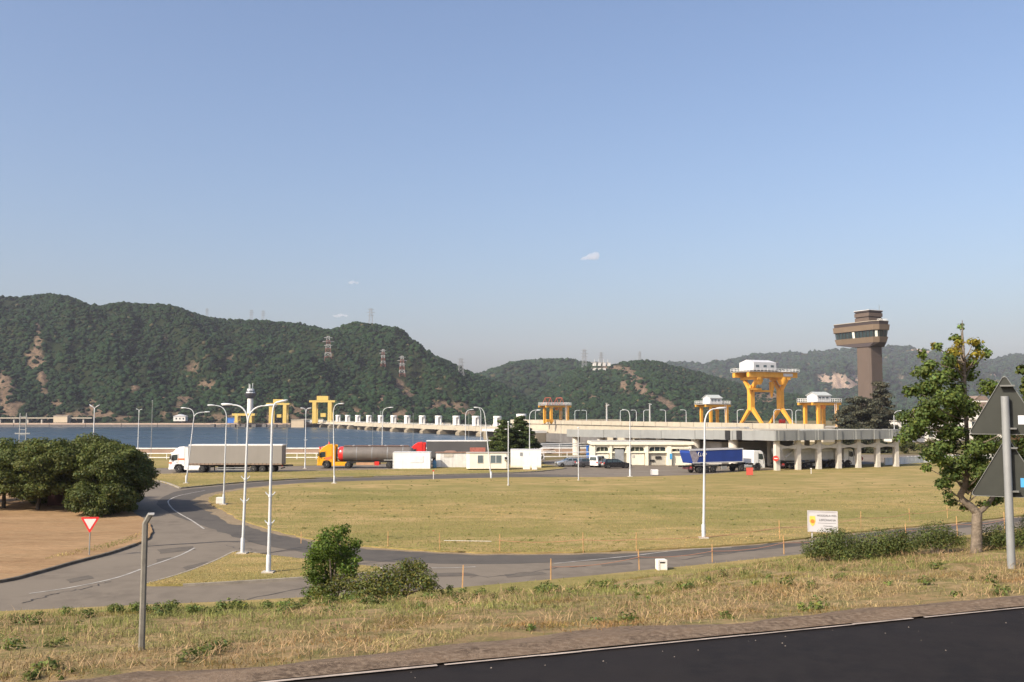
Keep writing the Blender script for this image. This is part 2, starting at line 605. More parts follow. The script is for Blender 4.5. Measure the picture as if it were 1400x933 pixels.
def lobe_points(lobes, per_m2=60, fill=0.35, flat=0.0):
    """leaf centres and outward directions for a list of lobes (centre, (rx, ry, rz))"""
    Cs, Ns, Is = [], [], []
    for i, (c, r) in enumerate(lobes):
        r = np.array(r, float)
        area = 4 * math.pi * ((r[0] * r[1]) ** 1.6 + (r[0] * r[2]) ** 1.6 + (r[1] * r[2]) ** 1.6) ** (1 / 1.6) / 3 ** (1 / 1.6)
        n = max(12, int(area * per_m2))
        d = rng.normal(size=(n, 3)); d /= np.linalg.norm(d, axis=1, keepdims=True)
        rad = 1 - np.abs(rng.normal(size=(n, 1))) * fill
        rad = np.clip(rad, 0.05, 1.12) * (0.86 + 0.28 * vnoise(d[:, 0] * 2.2 + i * 7, d[:, 1] * 2.2 + d[:, 2] * 2.2, i)[:, None])
        Cs.append(np.array(c) + d * rad * r)
        Ns.append(d); Is.append(np.full(n, i))
    return np.vstack(Cs), np.vstack(Ns), np.concatenate(Is)


def tints(base, n, var=0.25, hue=0.12, ids=None, idvar=0.18):
    t = np.tile(np.array(base, float), (n, 1))
    t *= rng.uniform(1 - var, 1 + var, (n, 1))
    h = rng.normal(size=(n, 1)) * hue
    t[:, 0:1] *= 1 + h; t[:, 2:3] *= 1 - h
    if ids is not None:
        k = rng.uniform(1 - idvar, 1 + idvar, int(ids.max()) + 1)
        t *= k[ids][:, None]
    return np.clip(t, 0.004, 0.9)


def blades(name, m, P, h, w, tint, lean=0.35, parent=None):
    """grass blades: a bent three-triangle blade at every point"""
    n = len(P)
    a = rng.uniform(0, 2 * np.pi, n)
    D = np.stack([np.cos(a), np.sin(a), np.zeros(n)], 1)
    b = rng.uniform(0, 2 * np.pi, n)
    Ln = np.stack([np.cos(b), np.sin(b), np.zeros(n)], 1) * (np.abs(rng.normal(size=(n, 1))) * lean + 0.05)
    h = np.asarray(h)[:, None]; w = np.asarray(w)[:, None]
    up = np.array([0, 0, 1.0])
    V = np.empty((n, 5, 3))
    V[:, 0] = P - D * w / 2
    V[:, 1] = P + D * w / 2
    mid = P + up * h * 0.55 + Ln * h * 0.35
    V[:, 2] = mid + D * w * 0.38
    V[:, 3] = mid - D * w * 0.38
    V[:, 4] = P + up * h * np.clip(1 - 0.35 * np.linalg.norm(Ln, axis=1, keepdims=True), 0.3, 1) + Ln * h
    base = (np.arange(n) * 5)[:, None]
    F = np.concatenate([base + np.array([[0, 1, 2]]), base + np.array([[0, 2, 3]]), base + np.array([[3, 2, 4]])], 1).reshape(-1, 3)
    return np_mesh(name, V.reshape(-1, 3), F, m, np.repeat(tint, 5, 0), parent)
# ================================================================== THE SETTING
# ------------------------------------------------------------------ verge of the upper road
VA = R(21.0)
VC, VS = math.cos(VA), math.sin(VA)
ROADZ = 5.7


def sn(s, n):
    return (s * VC - n * VS, s * VS + n * VC)


def verge_z(s, n):
    s = np.asarray(s, float); n = np.asarray(n, float)
    zc = np.interp(s, [-30, -12, -3, 3, 8.5, 12, 16, 22, 40], [3.8, 4.36, 4.46, 4.38, 4.24, 4.36, 4.56, 4.82, 5.3])
    t = np.clip((n - 11.0) / (22.0 - 11.0), 0, 1)
    z = ROADZ - 0.02 + (zc - ROADZ) * t
    z = z + (fbm(s * 0.35, n * 0.35, 3) - 0.5) * 0.22 * np.clip((n - 11.0) / 2, 0, 1)
    z = z + (fbm(s * 1.4, n * 1.4, 9) - 0.5) * 0.10 * np.clip((n - 11.0) / 1.0, 0, 1)
    e = np.clip((n - 22.0) / 13.0, 0, 1)
    e = e * e * (3 - 2 * e) * 0.5 + e * 0.5
    return z * (1 - e) + (-0.3) * e


def verge_at(x, y):
    s = x * VC + y * VS; n = -x * VS + y * VC
    return float(verge_z(s, n))


def on_verge(u, v):
    """where the sight line (u, v) meets the verge"""
    d = 9.0
    while d < 40:
        x, z = XD(u, d, v), ZD(v, d)
        if z <= verge_at(x, d):
            return (x, d, verge_at(x, d))
        d += 0.05
    return (XD(u, 40, v), 40, 0)


S = np.concatenate([np.arange(-90, -22, 4), np.arange(-22, 50, 0.3), np.arange(50, 130, 4)])
Nn = np.concatenate([[10.3, 10.6], np.arange(10.8, 23, 0.25), np.arange(23, 36.5, 1.0)])
SS, NN = np.meshgrid(S, Nn, indexing='ij')
ZZ = verge_z(SS, NN)
ZZ[:, 0] = ROADZ - 0.25
X_, Y_ = SS * VC - NN * VS, SS * VS + NN * VC
ns, nn_ = len(S), len(Nn)
idx = np.arange(ns * nn_).reshape(ns, nn_)
Fq = np.stack([idx[:-1, :-1], idx[1:, :-1], idx[1:, 1:], idx[:-1, 1:]], -1).reshape(-1, 4)
vo = np_mesh('verge', np.stack([X_, Y_, ZZ], -1).reshape(-1, 3), Fq, VERGE, smooth=True)
vo['kind'] = 'structure'

# gravel shoulder and the upper road with its worn edge line
gl = [(s, 10.5) for s in np.arange(-80, 120, 0.5)]
mb = MB()
go_ = [sn(s, 10.74 + 0.05 * random.random()) for s, _ in gl]
gi_ = [sn(s, 12.0 + 0.9 * (float(fbm(s * 0.5, 2.0, 21)) - 0.5) + 0.35 * (float(fbm(s * 2.1, 7.0, 22)) - 0.5)) for s, _ in gl]
gm_ = [sn(s, 11.2) for s, _ in gl]
zg = [ROADZ + 0.035] * len(gl)


def gz(p):
    return verge_at(p[0], p[1]) + 0.02


for i in range(len(gl) - 1):
    a, b, c, d = go_[i], go_[i + 1], gm_[i + 1], gm_[i]
    e, f = gi_[i + 1], gi_[i]
    mb.add([(a[0], a[1], ROADZ + .026), (b[0], b[1], ROADZ + .026), (c[0], c[1], ROADZ + .05), (d[0], d[1], ROADZ + .05),
            (e[0], e[1], gz(e)), (f[0], f[1], gz(f))], [(0, 1, 2, 3), (3, 2, 4, 5)])
o = mb.build('gravel_shoulder', GRAVEL, recalc=False); o['kind'] = 'structure'
o = sheet('upper_road', [sn(-90, -14), sn(130, -14), sn(130, 10.85), sn(-90, 10.85)], ROADZ, ASPHN)
mb = MB()
s = -40.0
while s < 80:
    L = random.uniform(0.5, 3.2)
    n0, n1 = 10.68 + random.uniform(-.012, .012), 10.75 + random.uniform(-.035, .02)
    q = [sn(s, n0), sn(s + L, n0), sn(s + L, n1), sn(s, n1)]
    mb.add([(x, y, ROADZ + 0.020) for x, y in q], [(0, 1, 2, 3)])
    s += L + (random.uniform(0.03, 0.4) if random.random() < 0.5 else 0.0)
o = mb.build('road_edge_line', mat('worn_edge_line', (0.34, 0.28, 0.23), 0.9, var=0.35, sc=3.0), recalc=False); o['kind'] = 'structure'
# pale grit scattered along the edge of the fresh asphalt
mb = MB()
for i in range(170):
    s = random.uniform(-10, 40); n = 10.66 - abs(random.gauss(0, 0.8)) - 0.05
    x, y = sn(s, n); r = random.uniform(0.004, 0.012) * (1 if random.random() < .9 else 1.6)
    mb.add([(x - r, y - r, ROADZ + .004), (x + r, y - r * .6, ROADZ + .004), (x + r * .8, y + r, ROADZ + .004), (x - r * .4, y + r * .7, ROADZ + .004), (x, y, ROADZ + .004 + r)],
           [(0, 1, 4), (1, 2, 4), (2, 3, 4), (3, 0, 4)])
o = mb.build('loose_grit', mat('pale_grit', (0.20, 0.17, 0.14), 0.9, var=0.3, sc=9)); o['kind'] = 'stuff'

# ------------------------------------------------------------------ ground, water
quay = [(-1400, 205), (-160, 203), (25, 206), (42, 262), (88, 290)]
land = quay + [(150, 300), (180, 520), (250, 1100), (-100, 1200), (-100, 9000), (7000, 9000), (7000, -600), (-1400, -600)]
o = sheet('ground', land, -0.05, LANDM)
qw = MB()
for a, b in zip(quay[:-1], quay[1:]):
    ang = math.atan2(b[1] - a[1], b[0] - a[0]); L = math.hypot(b[0] - a[0], b[1] - a[1])
    qw.box(((a[0] + b[0]) / 2, (a[1] + b[1]) / 2, -3.2), (L, 0.8, 6.2), ang)
tag(qw.build('quay_wall', CONC), kind='structure')

mw, nt, b = new_mat('lake_water')
b.inputs['Base Color'].default_value = (0.020, 0.042, 0.062, 1)
b.inputs['Roughness'].default_value = 0.10
b.inputs['IOR'].default_value = 1.33
vec = n_coord(nt, (1, 2.2, 1))
h1 = n_noise(nt, vec, 0.35, 6, 0.6, 0, 1)
n_bump(nt, b, h1, 0.55, 0.25)
fr = n_noise(nt, n_coord(nt, (0.006, 0.022, 1)), 1.0, 4, 0.6, 0.35, 0.7)
rr = nt.nodes.new('ShaderNodeMapRange'); rr.inputs[3].default_value = 0.24; rr.inputs[4].default_value = 0.38
nt.links.new(fr, rr.inputs[0]); nt.links.new(rr.outputs[0], b.inputs['Roughness'])
o = sheet('water', [(-5000, 120), (1500, 120), (1500, 3000), (-5000, 3000)], -5.0, mw)

# ------------------------------------------------------------------ lower roads (traced on the ground)
def GL(px, z=0.0):
    return [G(u, v, z) for u, v in px]


fld_low = [(1500, 697), (1400, 706), (1300, 716.5), (1200, 726), (1100, 737.5), (1000, 747), (900, 752.5), (800, 756.2), (700, 757.6), (600, 755.5),
           (500, 748.5), (440, 741), (400, 733), (360, 722), (330, 711.5), (305, 699), (290, 690), (285, 685)]
fld_up = [(286, 681.5), (297, 677), (315, 673.5), (340, 669.5), (370, 666), (400, 663), (437, 660.6), (525, 657.9), (600, 656), (700, 653.8), (790, 653.6), (860, 653), (950, 650.5),
          (1000, 647), (1050, 643.6), (1130, 638.9), (1207, 634.2), (1262, 630), (1400, 626)]
field = smooth_line(GL(fld_low)) + smooth_line(GL(fld_up))
sheet('field_edge', [(5 + (x - 5) * 1.022 - (0.8 if x < -20 else 0), 85 + (y - 85) * 1.022) for x, y in field], 0.012, DIRT, rag=0.5)
road_near = [(1500, 711), (1400, 722), (1300, 734.5), (1200, 746), (1100, 757.5), (1000, 768), (900, 778), (800, 788), (700, 797), (600, 806), (450, 815), (300, 823), (150, 829), (0, 836), (-90, 841)]
road_left = [(-120, 812), (0, 797), (50, 785), (100, 771), (150, 758), (185, 746), (203, 738), (208.5, 729), (206, 720), (196, 711), (184, 704), (172, 690), (172, 668), (186, 660), (204, 657)]
road_top = [(204, 657), (226, 661), (246, 668.6), (300, 663.4), (350, 659.2), (400, 656.3), (437, 654.6), (525, 652.3), (600, 650.2), (700, 647.4), (742, 645), (772, 641.5),
            (745, 636), (742, 630.5), (800, 624), (1100, 621), (1262, 622), (1500, 622)]
asph = GL(road_near) + GL(road_left) + GL(road_top)
sheet('loop_road', asph, 0.0, ASPH)
# the verge foot in front of the loop road
foot = GL(road_near) + [(-45, 18), (80, 40)]
sheet('verge_foot', foot, 0.006, FIELD)
# darker wearing course of the through carriageway
dk_a = [(1500, 698), (1400, 707), (1300, 717.5), (1200, 727), (1100, 738.5), (1000, 748), (900, 753.7), (800, 757.5), (700, 759), (600, 757), (500, 750), (440, 742.5), (400, 734.5),
        (360, 723.5), (330, 713), (305, 700.5), (286, 688), (289, 681), (315, 674.5), (340, 670.5), (400, 664), (437, 661.4), (525, 658.6), (600, 656.8), (700, 654.4), (790, 654)]
dk_b = [(790, 650), (700, 648.4), (600, 651), (525, 653.2), (437, 655.6), (400, 657.4), (350, 660.5), (300, 665), (250, 670.5), (222, 680), (215, 690), (232, 702), (262, 714), (300, 727), (340, 741), (400, 753), (440, 759.5), (500, 767), (600, 771), (700, 771), (800, 768), (900, 763), (1000, 756), (1100, 746), (1200, 735), (1300, 724), (1400, 713), (1500, 703)]
sheet('dark_carriageway', smooth_line(GL(dk_a), 3) + smooth_line(GL(dk_b), 3), 0.006, ASPHD, rag=0.25)
# island field
sheet('field', field, 0.10, FIELD, rag=0.28, thick=0.12, step=0.8)
# little triangular island with two lamps
isl = [(196, 801.5), (235, 791), (270, 779), (300, 766.5), (318, 757.5), (330, 756), (352, 759), (380, 762.5), (420, 767), (470, 773), (520, 778), (520, 784), (470, 788), (418, 792), (330, 797.5), (250, 802)]
sheet('traffic_island', GL(isl), 0.11, FIELD, rag=0.12, thick=0.13, step=0.6)
strip('island_kerb', smooth_line(GL(isl[:7])), 0.14, 0.0, KERB, h=0.125)
strip('island_kerb', smooth_line(GL(isl[10:])), 0.14, 0.0, KERB, h=0.125)
# brown soil lot with its kerb
soil = [(-420, 850), (-120, 812), (0, 797), (50, 785), (100, 771), (150, 758), (185, 746), (203, 738), (208.5, 729), (206, 720), (196, 711), (184, 704), (172, 690), (172, 672), (150, 664), (60, 660), (-300, 660)]
sheet('soil_lot', GL(soil), 0.13, SOIL, rag=0.10, thick=0.15, step=0.8)
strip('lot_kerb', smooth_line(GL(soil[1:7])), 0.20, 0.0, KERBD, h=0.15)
# grass strip between loop road and truck road
gs = [(204, 656.6), (226, 660.6), (246, 668.2), (300, 663), (350, 658.8), (400, 655.9), (437, 654.2), (525, 651.9), (600, 649.8), (700, 647), (742, 644.6), (774, 641.2),
      (745, 635.8), (720, 634), (640, 636), (540, 642.8), (400, 645.6), (300, 647.4), (210, 649.2), (195, 651.5)]
sheet('grass_strip', GL(gs), 0.11, FIELD, rag=0.2, thick=0.12, step=0.8)
strip('strip_kerb', smooth_line(GL(gs[:3])), 0.22, 0.0, KERB, h=0.135)
strip('strip_kerb', smooth_line(GL(gs[2:12])), 0.16, 0.0, KERB, h=0.12)
# truck road and the grass behind it
tr = [(120, 652), (210, 649.2), (300, 647.4), (400, 645.6), (540, 642.8), (640, 636), (745, 630), (745, 621), (640, 627.5), (540, 634), (400, 637.5), (235, 640), (120, 642)]
sheet('truck_road', GL(tr), 0.004, ASPH)
bk = [(120, 642), (235, 640), (400, 637.5), (540, 634), (640, 627.5), (745, 621), (812, 617), (812, 613.6), (640, 619.5), (400, 619.5), (120, 620.5)]
sheet('quay_grass', GL(bk), 0.05, FIELD, rag=0.15, thick=0.06)

# painted lines
def dash(name, px, w=0.12, z=0.012):
    strip(name, smooth_line(GL(px), 8), w, z, LINEW, rag=0.12)


dash('centre_line', [(40, 812), (100, 803), (160, 790), (205, 774), (245, 760), (266, 749.5)], 0.14)
dash('centre_line', [(279, 723.5), (262, 712), (246, 703), (236, 696), (230, 687.5), (233, 683), (247, 677.5), (280, 671)], 0.13, 0.016)
dash('centre_line', [(590, 777), (620, 776.7), (650, 775.5)], 0.12, 0.016)
dash('centre_line', [(757, 771), (800, 766.8), (868, 760), (930, 752.5), (1000, 749)], 0.12, 0.016)
dash('plaza_line', [(740, 651), (800, 649.5), (870, 647)], 0.12)
dash('plaza_line', [(872, 645.5), (905, 643.8), (930, 642.6)], 0.12)
PATCH = ground_mat('asphalt_patch', [(0.135, 0.118, 0.098), (0.16, 0.14, 0.115), (0.115, 0.10, 0.085), (0.145, 0.125, 0.105)], [0.3, 1.0, 3.0], 0.15, 14.0, 0.02, 0.85)
for pts in ([(215, 752), (262, 747), (268, 752), (220, 757.5)], [(90, 793), (120, 787), (128, 791), (96, 797.5)], [(560, 785), (640, 783), (655, 787), (570, 790)], [(690, 786), (742, 782), (748, 785), (694, 790)], [(212, 765), (232, 762), (236, 765), (214, 769)],
            [(820, 772), (862, 768.5), (866, 771), (824, 775)], [(250, 776), (282, 768), (287, 770.5), (254, 780)], [(1150, 748), (1190, 744), (1192, 746), (1152, 750.5)]):
    sheet('road_patch', GL(pts), 0.0095, PATCH, rag=0.15, step=0.5)
DARKLINE = mat('dark_road_line', (0.022, 0.02, 0.019), 0.6, var=0.3, sc=2)  # near-black colour for thin lines laid over the asphalt
strip('dark_road_line', smooth_line(GL([(198, 747.5), (230, 745.2), (270, 743), (305, 741), (345, 741.3)]), 6), 0.24, 0.013, DARKLINE, rag=0.35)
strip('dark_road_line', smooth_line(GL([(352, 758), (370, 756), (395, 751.5), (421, 747.3)]), 6), 0.10, 0.013, DARKLINE, rag=0.4)
for pts in ([(30, 826), (70, 813), (110, 806), (150, 796)], [(330, 822), (420, 803)], [(640, 790), (700, 786), (760, 777), (800, 775)], [(930, 766), (990, 757), (1040, 752)], [(300, 745), (330, 750), (352, 752)]):
    strip('road_crack', [(x + random.gauss(0, .10), y + random.gauss(0, .14)) for x, y in smooth_line(GL(pts), 8)], 0.05, 0.0135, DARKLINE, rag=0.6)

# ------------------------------------------------------------------ hills
def interp(px, u):
    xs, ys = zip(*px)
    return np.interp(u, xs, ys)


RA = [(-220, 402), (-60, 401), (0, 408), (30, 407), (62, 405), (85, 408), (105, 414), (120, 420), (140, 420), (160, 416), (190, 418), (220, 419), (245, 425), (270, 433), (300, 438), (330, 440), (370, 442),
      (410, 444), (440, 452), (455, 453), (470, 449), (490, 447), (510, 447), (525, 450), (545, 458), (570, 472), (590, 486), (615, 498), (640, 510), (652, 514), (680, 524), (720, 544), (760, 563), (800, 576), (900, 590)]
RB1 = [(560, 560), (600, 540), (640, 518), (660, 511), (690, 501), (720, 495), (750, 493), (780, 494), (800, 498), (850, 506), (950, 530), (1050, 560)]
RB2 = [(690, 566), (730, 540), (760, 520), (790, 506), (815, 500), (835, 501), (850, 497), (866, 495), (880, 494.5), (900, 496), (920, 502), (950, 509), (980, 518), (1010, 527), (1050, 536), (1100, 543), (1150, 551), (1200, 558), (1280, 568)]
RC = [(800, 520), (880, 500), (930, 497), (960, 499), (975, 500), (1000, 494), (1030, 487), (1060, 485), (1100, 483), (1140, 480), (1180, 477), (1220, 475), (1245, 476), (1280, 482), (1310, 489), (1340, 495), (1358, 494), (1380, 488), (1400, 485), (1460, 478), (1600, 470), (1800, 480)]


class Hill:
    def __init__(s, ridge, d0, d1, zb, u0, u1, gul, seed, prof=1.25):
        s.ridge, s.d0, s.d1, s.zb, s.u0, s.u1, s.gul, s.seed, s.prof = ridge, d0, d1, zb, u0, u1, gul, seed, prof

    def P(s, u, t):
        u = np.asarray(u, float); t = np.asarray(t, float)
        d = s.d0 + (s.d1 - s.d0) * t
        x = (u - CU) / FPX * d / 1.0
        v = interp(s.ridge, u)
        dyv = cP + (v - CV) / FPX * sP
        zr = CZ + s.d1 * (sP - (v - CV) / FPX * cP) / dyv
        zr = np.maximum(zr, s.zb + 2)
        tt = np.clip(t, 0, 1)
        p = 1 - (1 - tt) ** s.prof
        z = s.zb + (zr - s.zb) * p
        env = np.clip(4 * tt * (1 - tt), 0, 1)
        wid = 70.0 * 1400 / s.d1
        g = fbm(u / wid + 1.6 * t, t * 2.6, s.seed, 4) - 0.5
        g2 = fbm(u / (wid * 0.4) - 2.2 * t, t * 6.0, s.seed + 5, 3) - 0.5
        z = z + env * s.gul * (1.9 * g + 0.9 * g2) * np.clip((zr - s.zb) / 120, 0.15, 1)
        z = z - np.clip(t - 1, 0, 1) * (zr - s.zb) * 0.9
        return x, d, z


HA = Hill(RA, 955, 1500, -5.0, -230, 860, 34, 11)
HB1 = Hill(RB1, 1500, 2350, -5.0, 560, 1050, 34, 31)
HB2 = Hill(RB2, 1060, 1720, -5.0, 690, 1290, 26, 41, 1.15)
HC = Hill(RC, 2300, 4300, 0.0, 800, 1800, 60, 51, 1.1)

rockA = [(52, 462, 6, 26, .8), (48, 490, 14, 18, .9), (58, 515, 8, 14, .6), (6, 535, 16, 34, .95), (14, 562, 12, 14, .9), (62, 536, 8, 8, .7), (125, 566, 34, 8, 1), (90, 570, 34, 7, .9), (175, 572, 26, 7, .8), (55, 574, 60, 4, .5),
         (265, 503, 11, 10, .75), (284, 527, 16, 9, .7), (252, 545, 14, 9, .7), (240, 556, 12, 8, .6), (225, 462, 7, 5, .5), (355, 516, 8, 7, .5), (315, 488, 10, 6, .4), (545, 527, 9, 9, .9), (556, 540, 9, 8, .9), (523, 545, 6, 7, .8),
         (600, 552, 16, 7, .8), (625, 556, 16, 9, .7), (640, 565, 22, 8, .8), (520, 556, 8, 10, .6), (560, 560, 10, 9, .4), (690, 560, 14, 10, .4), (412, 568, 17, 12, 1), (370, 572, 10, 9, .9), (545, 570, 12, 9, .9), (310, 570, 50, 5, .7),
         (205, 545, 6, 6, .4), (450, 487, 8, 4, .4), (100, 452, 9, 5, .4), (100, 400, 0.1, 0.1, 0)]
_rr = random.Random(31)
for _ in range(46):
    _u = _rr.uniform(-10, 690); _v = 578 - abs(_rr.gauss(0, 1)) * 24
    rockA.append((_u, _v, _rr.uniform(3, 9), _rr.uniform(2, 6), _rr.uniform(.6, 1)))
rockB2 = [(852, 505, 12, 4, 1), (862, 512, 11, 6, .95), (869, 520, 11, 7, .95), (876, 530, 12, 7, .95), (884, 538, 11, 6, .95), (897, 544, 11, 5, .9), (908, 549, 10, 4, .9), (853, 526, 6, 10, .8), (858, 538, 9, 5, .7),
          (916, 556, 10, 5, .8), (930, 566, 20, 5, .6), (812, 545, 7, 5, .5), (785, 536, 8, 3, .5), (960, 562, 12, 5, .5), (1047, 545, 21, 9, 1.4), (1140, 557, 30, 5, .4), (836, 503, 16, 4, .9), (900, 520, 4, 8, .3)]
rockC = [(1146, 519, 28, 8, 1.5), (1165, 527, 26, 8, 1.5), (1132, 515, 15, 5, 1.3), (1150, 513, 10, 2, .8), (1262, 480.5, 22, 3.5, 1.5), (1225, 519, 18, 2, .4), (1330, 513, 20, 1.5, .5), (1360, 512, 8, 1.2, .7)]
rockN = []


def rock_mask(x, y, z, rocks, seed):
    u, v = project(x, y, z)
    m = np.zeros_like(u)
    nz = fbm(x / 16.0, z / 9.0, seed, 5)
    for cu, cv, ru, rv, k in rocks:
        q = ((u - cu) / ru) ** 2 + ((v - cv) / rv) ** 2
        m = np.maximum(m, np.clip(1.35 - q, 0, 1) * k)
    return np.clip((m - (1.15 - 1.3 * nz) * 0.72) * 2.6, 0, 1) * (m > 0.01)


mh, nt, b = new_mat('hill_soil')
a = nt.nodes.new('ShaderNodeAttribute'); a.attribute_name = 'tint'
sep = nt.nodes.new('ShaderNodeSeparateColor'); nt.links.new(a.outputs['Color'], sep.inputs[0])
vec = n_coord(nt)
green = n_mix(nt, n_noise(nt, vec, 0.03, 6), (0.014, 0.025, 0.0095), (0.036, 0.042, 0.019))
rock = n_mix(nt, n_noise(nt, n_coord(nt, (1, 1, 0.5)), 0.09, 8, 0.75), (0.15, 0.10, 0.065), (0.27, 0.19, 0.125))
rock = n_mix(nt, n_noise(nt, vec, 0.25, 5, 0.7, 0.5, 0.62), rock, (0.075, 0.065, 0.04))
nt.links.new(n_mix(nt, sep.outputs[0], green, rock), b.inputs['Base Color'])
b.inputs['Roughness'].default_value = 1.0
b.inputs['Specular IOR Level'].default_value = 0.05
n_bump(nt, b, n_noise(nt, vec, 0.12, 8, 0.8, 0, 1), 1.0, 5.0)


mq = mh.copy(); mq.name = 'quarry_hill_soil'
for nd in mq.node_tree.nodes:                      # paler quarry stone on the far hill
    if nd.type == 'MIX':
        for k in (6, 7):
            c = nd.inputs[k].default_value
            if not nd.inputs[k].is_linked and c[0] > 0.14:
                nd.inputs[k].default_value = (min(.6, c[0] * 2.1), min(.5, c[1] * 2.2), min(.4, c[2] * 2.4), 1)


def hill_mesh(name, H, rocks, nu, ntt, tmax=1.45, mh=mh):
    us = np.linspace(H.u0, H.u1, nu); ts = np.linspace(0, tmax, ntt)
    U, T = np.meshgrid(us, ts, indexing='ij')
    x, y, z = H.P(U, T)
    rk = rock_mask(x, y, z, rocks, H.seed)
    z = z + (fbm(x / 14.0, y / 14.0, H.seed + 3, 4) - 0.5) * 9 * (0.3 + rk) * np.clip(T * 8, 0, 1)
    idx = np.arange(nu * ntt).reshape(nu, ntt)
    F = np.stack([idx[:-1, :-1], idx[1:, :-1], idx[1:, 1:], idx[:-1, 1:]], -1).reshape(-1, 4)
    t = np.repeat(rk.reshape(-1, 1), 3, 1)
    o = np_mesh(name, np.stack([x, y, z], -1).reshape(-1, 3), F, mh, t, smooth=True)
    o['kind'] = 'structure'
    return o


hill_mesh('left_hill', HA, rockA, 300, 90)
hill_mesh('middle_hill', HB1, rockN, 120, 50)
hill_mesh('clearing_hill', HB2, rockB2, 200, 70)
hill_mesh('far_hill', HC, rockC, 260, 80, 1.45, mq)

# low-poly crowns, each its own jitter of one rough ball
def ico():
    bm = bmesh.new()
    bmesh.ops.create_icosphere(bm, subdivisions=1, radius=1.0)
    V = np.array([v.co[:] for v in bm.verts]); F = np.array([[v.index for v in f.verts] for f in bm.faces])
    bm.free()
    return V, F


IV, IF = ico()


def forest(name, H, rocks, n, rlo, rhi, base, tmax=1.06, dens=0.25, tpow=1.0):
    u = rng.uniform(H.u0 + 5, H.u1 - 5, n * 2); t = rng.uniform(0, 1, n * 2) ** tpow * tmax
    x, y, z = H.P(u, t)
    rk = rock_mask(x, y, z, rocks, H.seed)
    thin = fbm(x / 70.0, y / 70.0, H.seed + 9, 4)
    keep = (rng.uniform(size=len(u)) > rk * 0.86) & (rng.uniform(size=len(u)) > np.clip((0.42 - thin) * 5 * dens * 4, 0, 0.75)) & (t > 0.02)
    pu, pv = project(x, y, z)
    keep &= (pu > -110) & (pu < 1510)
    u, t, x, y, z, thin = [q[keep][:n] for q in (u, t, x, y, z, thin)]
    m = len(u)
    r = rng.uniform(rlo, rhi, m) * (0.75 + 0.5 * rng.uniform(size=m) ** 2)
    V = IV[None] * (1 + rng.normal(size=(m, len(IV), 1)) * 0.22)
    a = rng.uniform(0, 6.28, m); ca, sa = np.cos(a), np.sin(a)
    V = np.stack([V[..., 0] * ca[:, None] - V[..., 1] * sa[:, None], V[..., 0] * sa[:, None] + V[..., 1] * ca[:, None], V[..., 2]], -1)
    sx = rng.uniform(0.85, 1.25, m)
    V = V * np.stack([r * sx, r / sx, r * rng.uniform(0.6, 0.95, m)], -1)[:, None]
    V += np.stack([x, y, z + r * 0.45], -1)[:, None]
    F = (IF[None] + (np.arange(m) * len(IV))[:, None, None]).reshape(-1, 3)
    k = fbm(x / 120.0, y / 120.0, 77, 3)
    tt = tints(base, m, 0.22, 0.08)
    tt *= (0.7 + 0.65 * k)[:, None]
    dry = rng.uniform(size=m) < 0.015
    tt[dry] = np.array([0.07, 0.062, 0.03]) * rng.uniform(0.7, 1.2, (dry.sum(), 1))
    o = np_mesh(name, V.reshape(-1, 3), F, FOREST, np.repeat(tt, len(IV), 0))
    o['kind'] = 'stuff'
    return o


forest('hill_forest', HA, rockA, 24000, 2.0, 3.7, (0.0125, 0.0275, 0.0095))
forest('hill_forest', HB1, rockN, 5500, 3.6, 6.6, (0.0135, 0.029, 0.0105))
forest('hill_forest', HB2, rockB2, 12000, 2.1, 4.0, (0.0135, 0.0285, 0.010))
forest('hill_forest', HC, rockC, 11000, 6.0, 11.0, (0.0115, 0.0270, 0.0098), dens=0.3)
# ================================================================== DAM AND WHAT STANDS ON IT
AX = (0.431, -0.902)        # along the dam, towards us
BX = (0.902, 0.431)         # across the dam, downstream
DO = (-9.5, 562.0)
DROT = math.atan2(BX[1], BX[0])     # local x = downstream, local y = away from us along the dam


def DM(m, b=0.0):
    return (DO[0] + m * AX[0] + b * BX[0], DO[1] + m * AX[1] + b * BX[1])


ORD = ['first', 'second', 'third', 'fourth', 'fifth', 'sixth', 'seventh', 'eighth', 'ninth', 'tenth', 'eleventh', 'twelfth', 'thirteenth', 'fourteenth']

# local frame of the dam: x downstream, y away from us (m = -y)
dam = thing('dam', 'long concrete dam crossing the lake with dark sluice openings', 'dam', (DO[0], DO[1], 0), DROT)
box_part('spillway_deck', CONCL, dam, (4, 176, -0.35), (16, 512, 1.5))
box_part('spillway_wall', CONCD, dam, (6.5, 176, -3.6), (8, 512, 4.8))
# upstream beam of the road deck, in spans
for i, y0 in enumerate(np.arange(-88, 240, 32)):
    box_part('road_girder', CONCL, dam, (-9.0, y0 + 16, -1.0), (1.4, 31.7, 2.0))
box_part('road_slab', CONC, dam, (-6.6, 76, -0.4), (3.2, 328, 0.5))
box_part('low_gallery', CONC, dam, (-5.0, 336, -1.2), (2.2, 192, 0.9))
for k in range(-3, 14):
    y = k * 32.0
    mb = MB()
    mb.prism([(-11.5 if k < 8 else -8.0, -6), (-11.5 if k < 8 else -8.0, -3.4), (-9.6 if k < 8 else -6.5, -2.0), (4, -2.0), (4, -6)], 'y', y - 3.0, y + 3.0)
    mb.build('pier', mat('pier_concrete', (0.24, 0.20, 0.14), 0.9, var=0.2, sc=0.3, streak=0.3), dam)
    if k < 13:
        box_part('sluice_beam', mat('pier_concrete', (0.24, 0.20, 0.14)), dam, (-2.2, y + 16, -2.5), (1.6, 25.9, 0.8))
rail = MB()
for z in (0.95, 1.5):
    rail.bar((-3.6, -80, z), (-3.6, 430, z), 0.12)
for y in np.arange(-80, 431, 8):
    rail.bar((-3.6, y, 0.4), (-3.6, y, 1.5), 0.12)
rail.build('deck_railing', RAILW, dam)
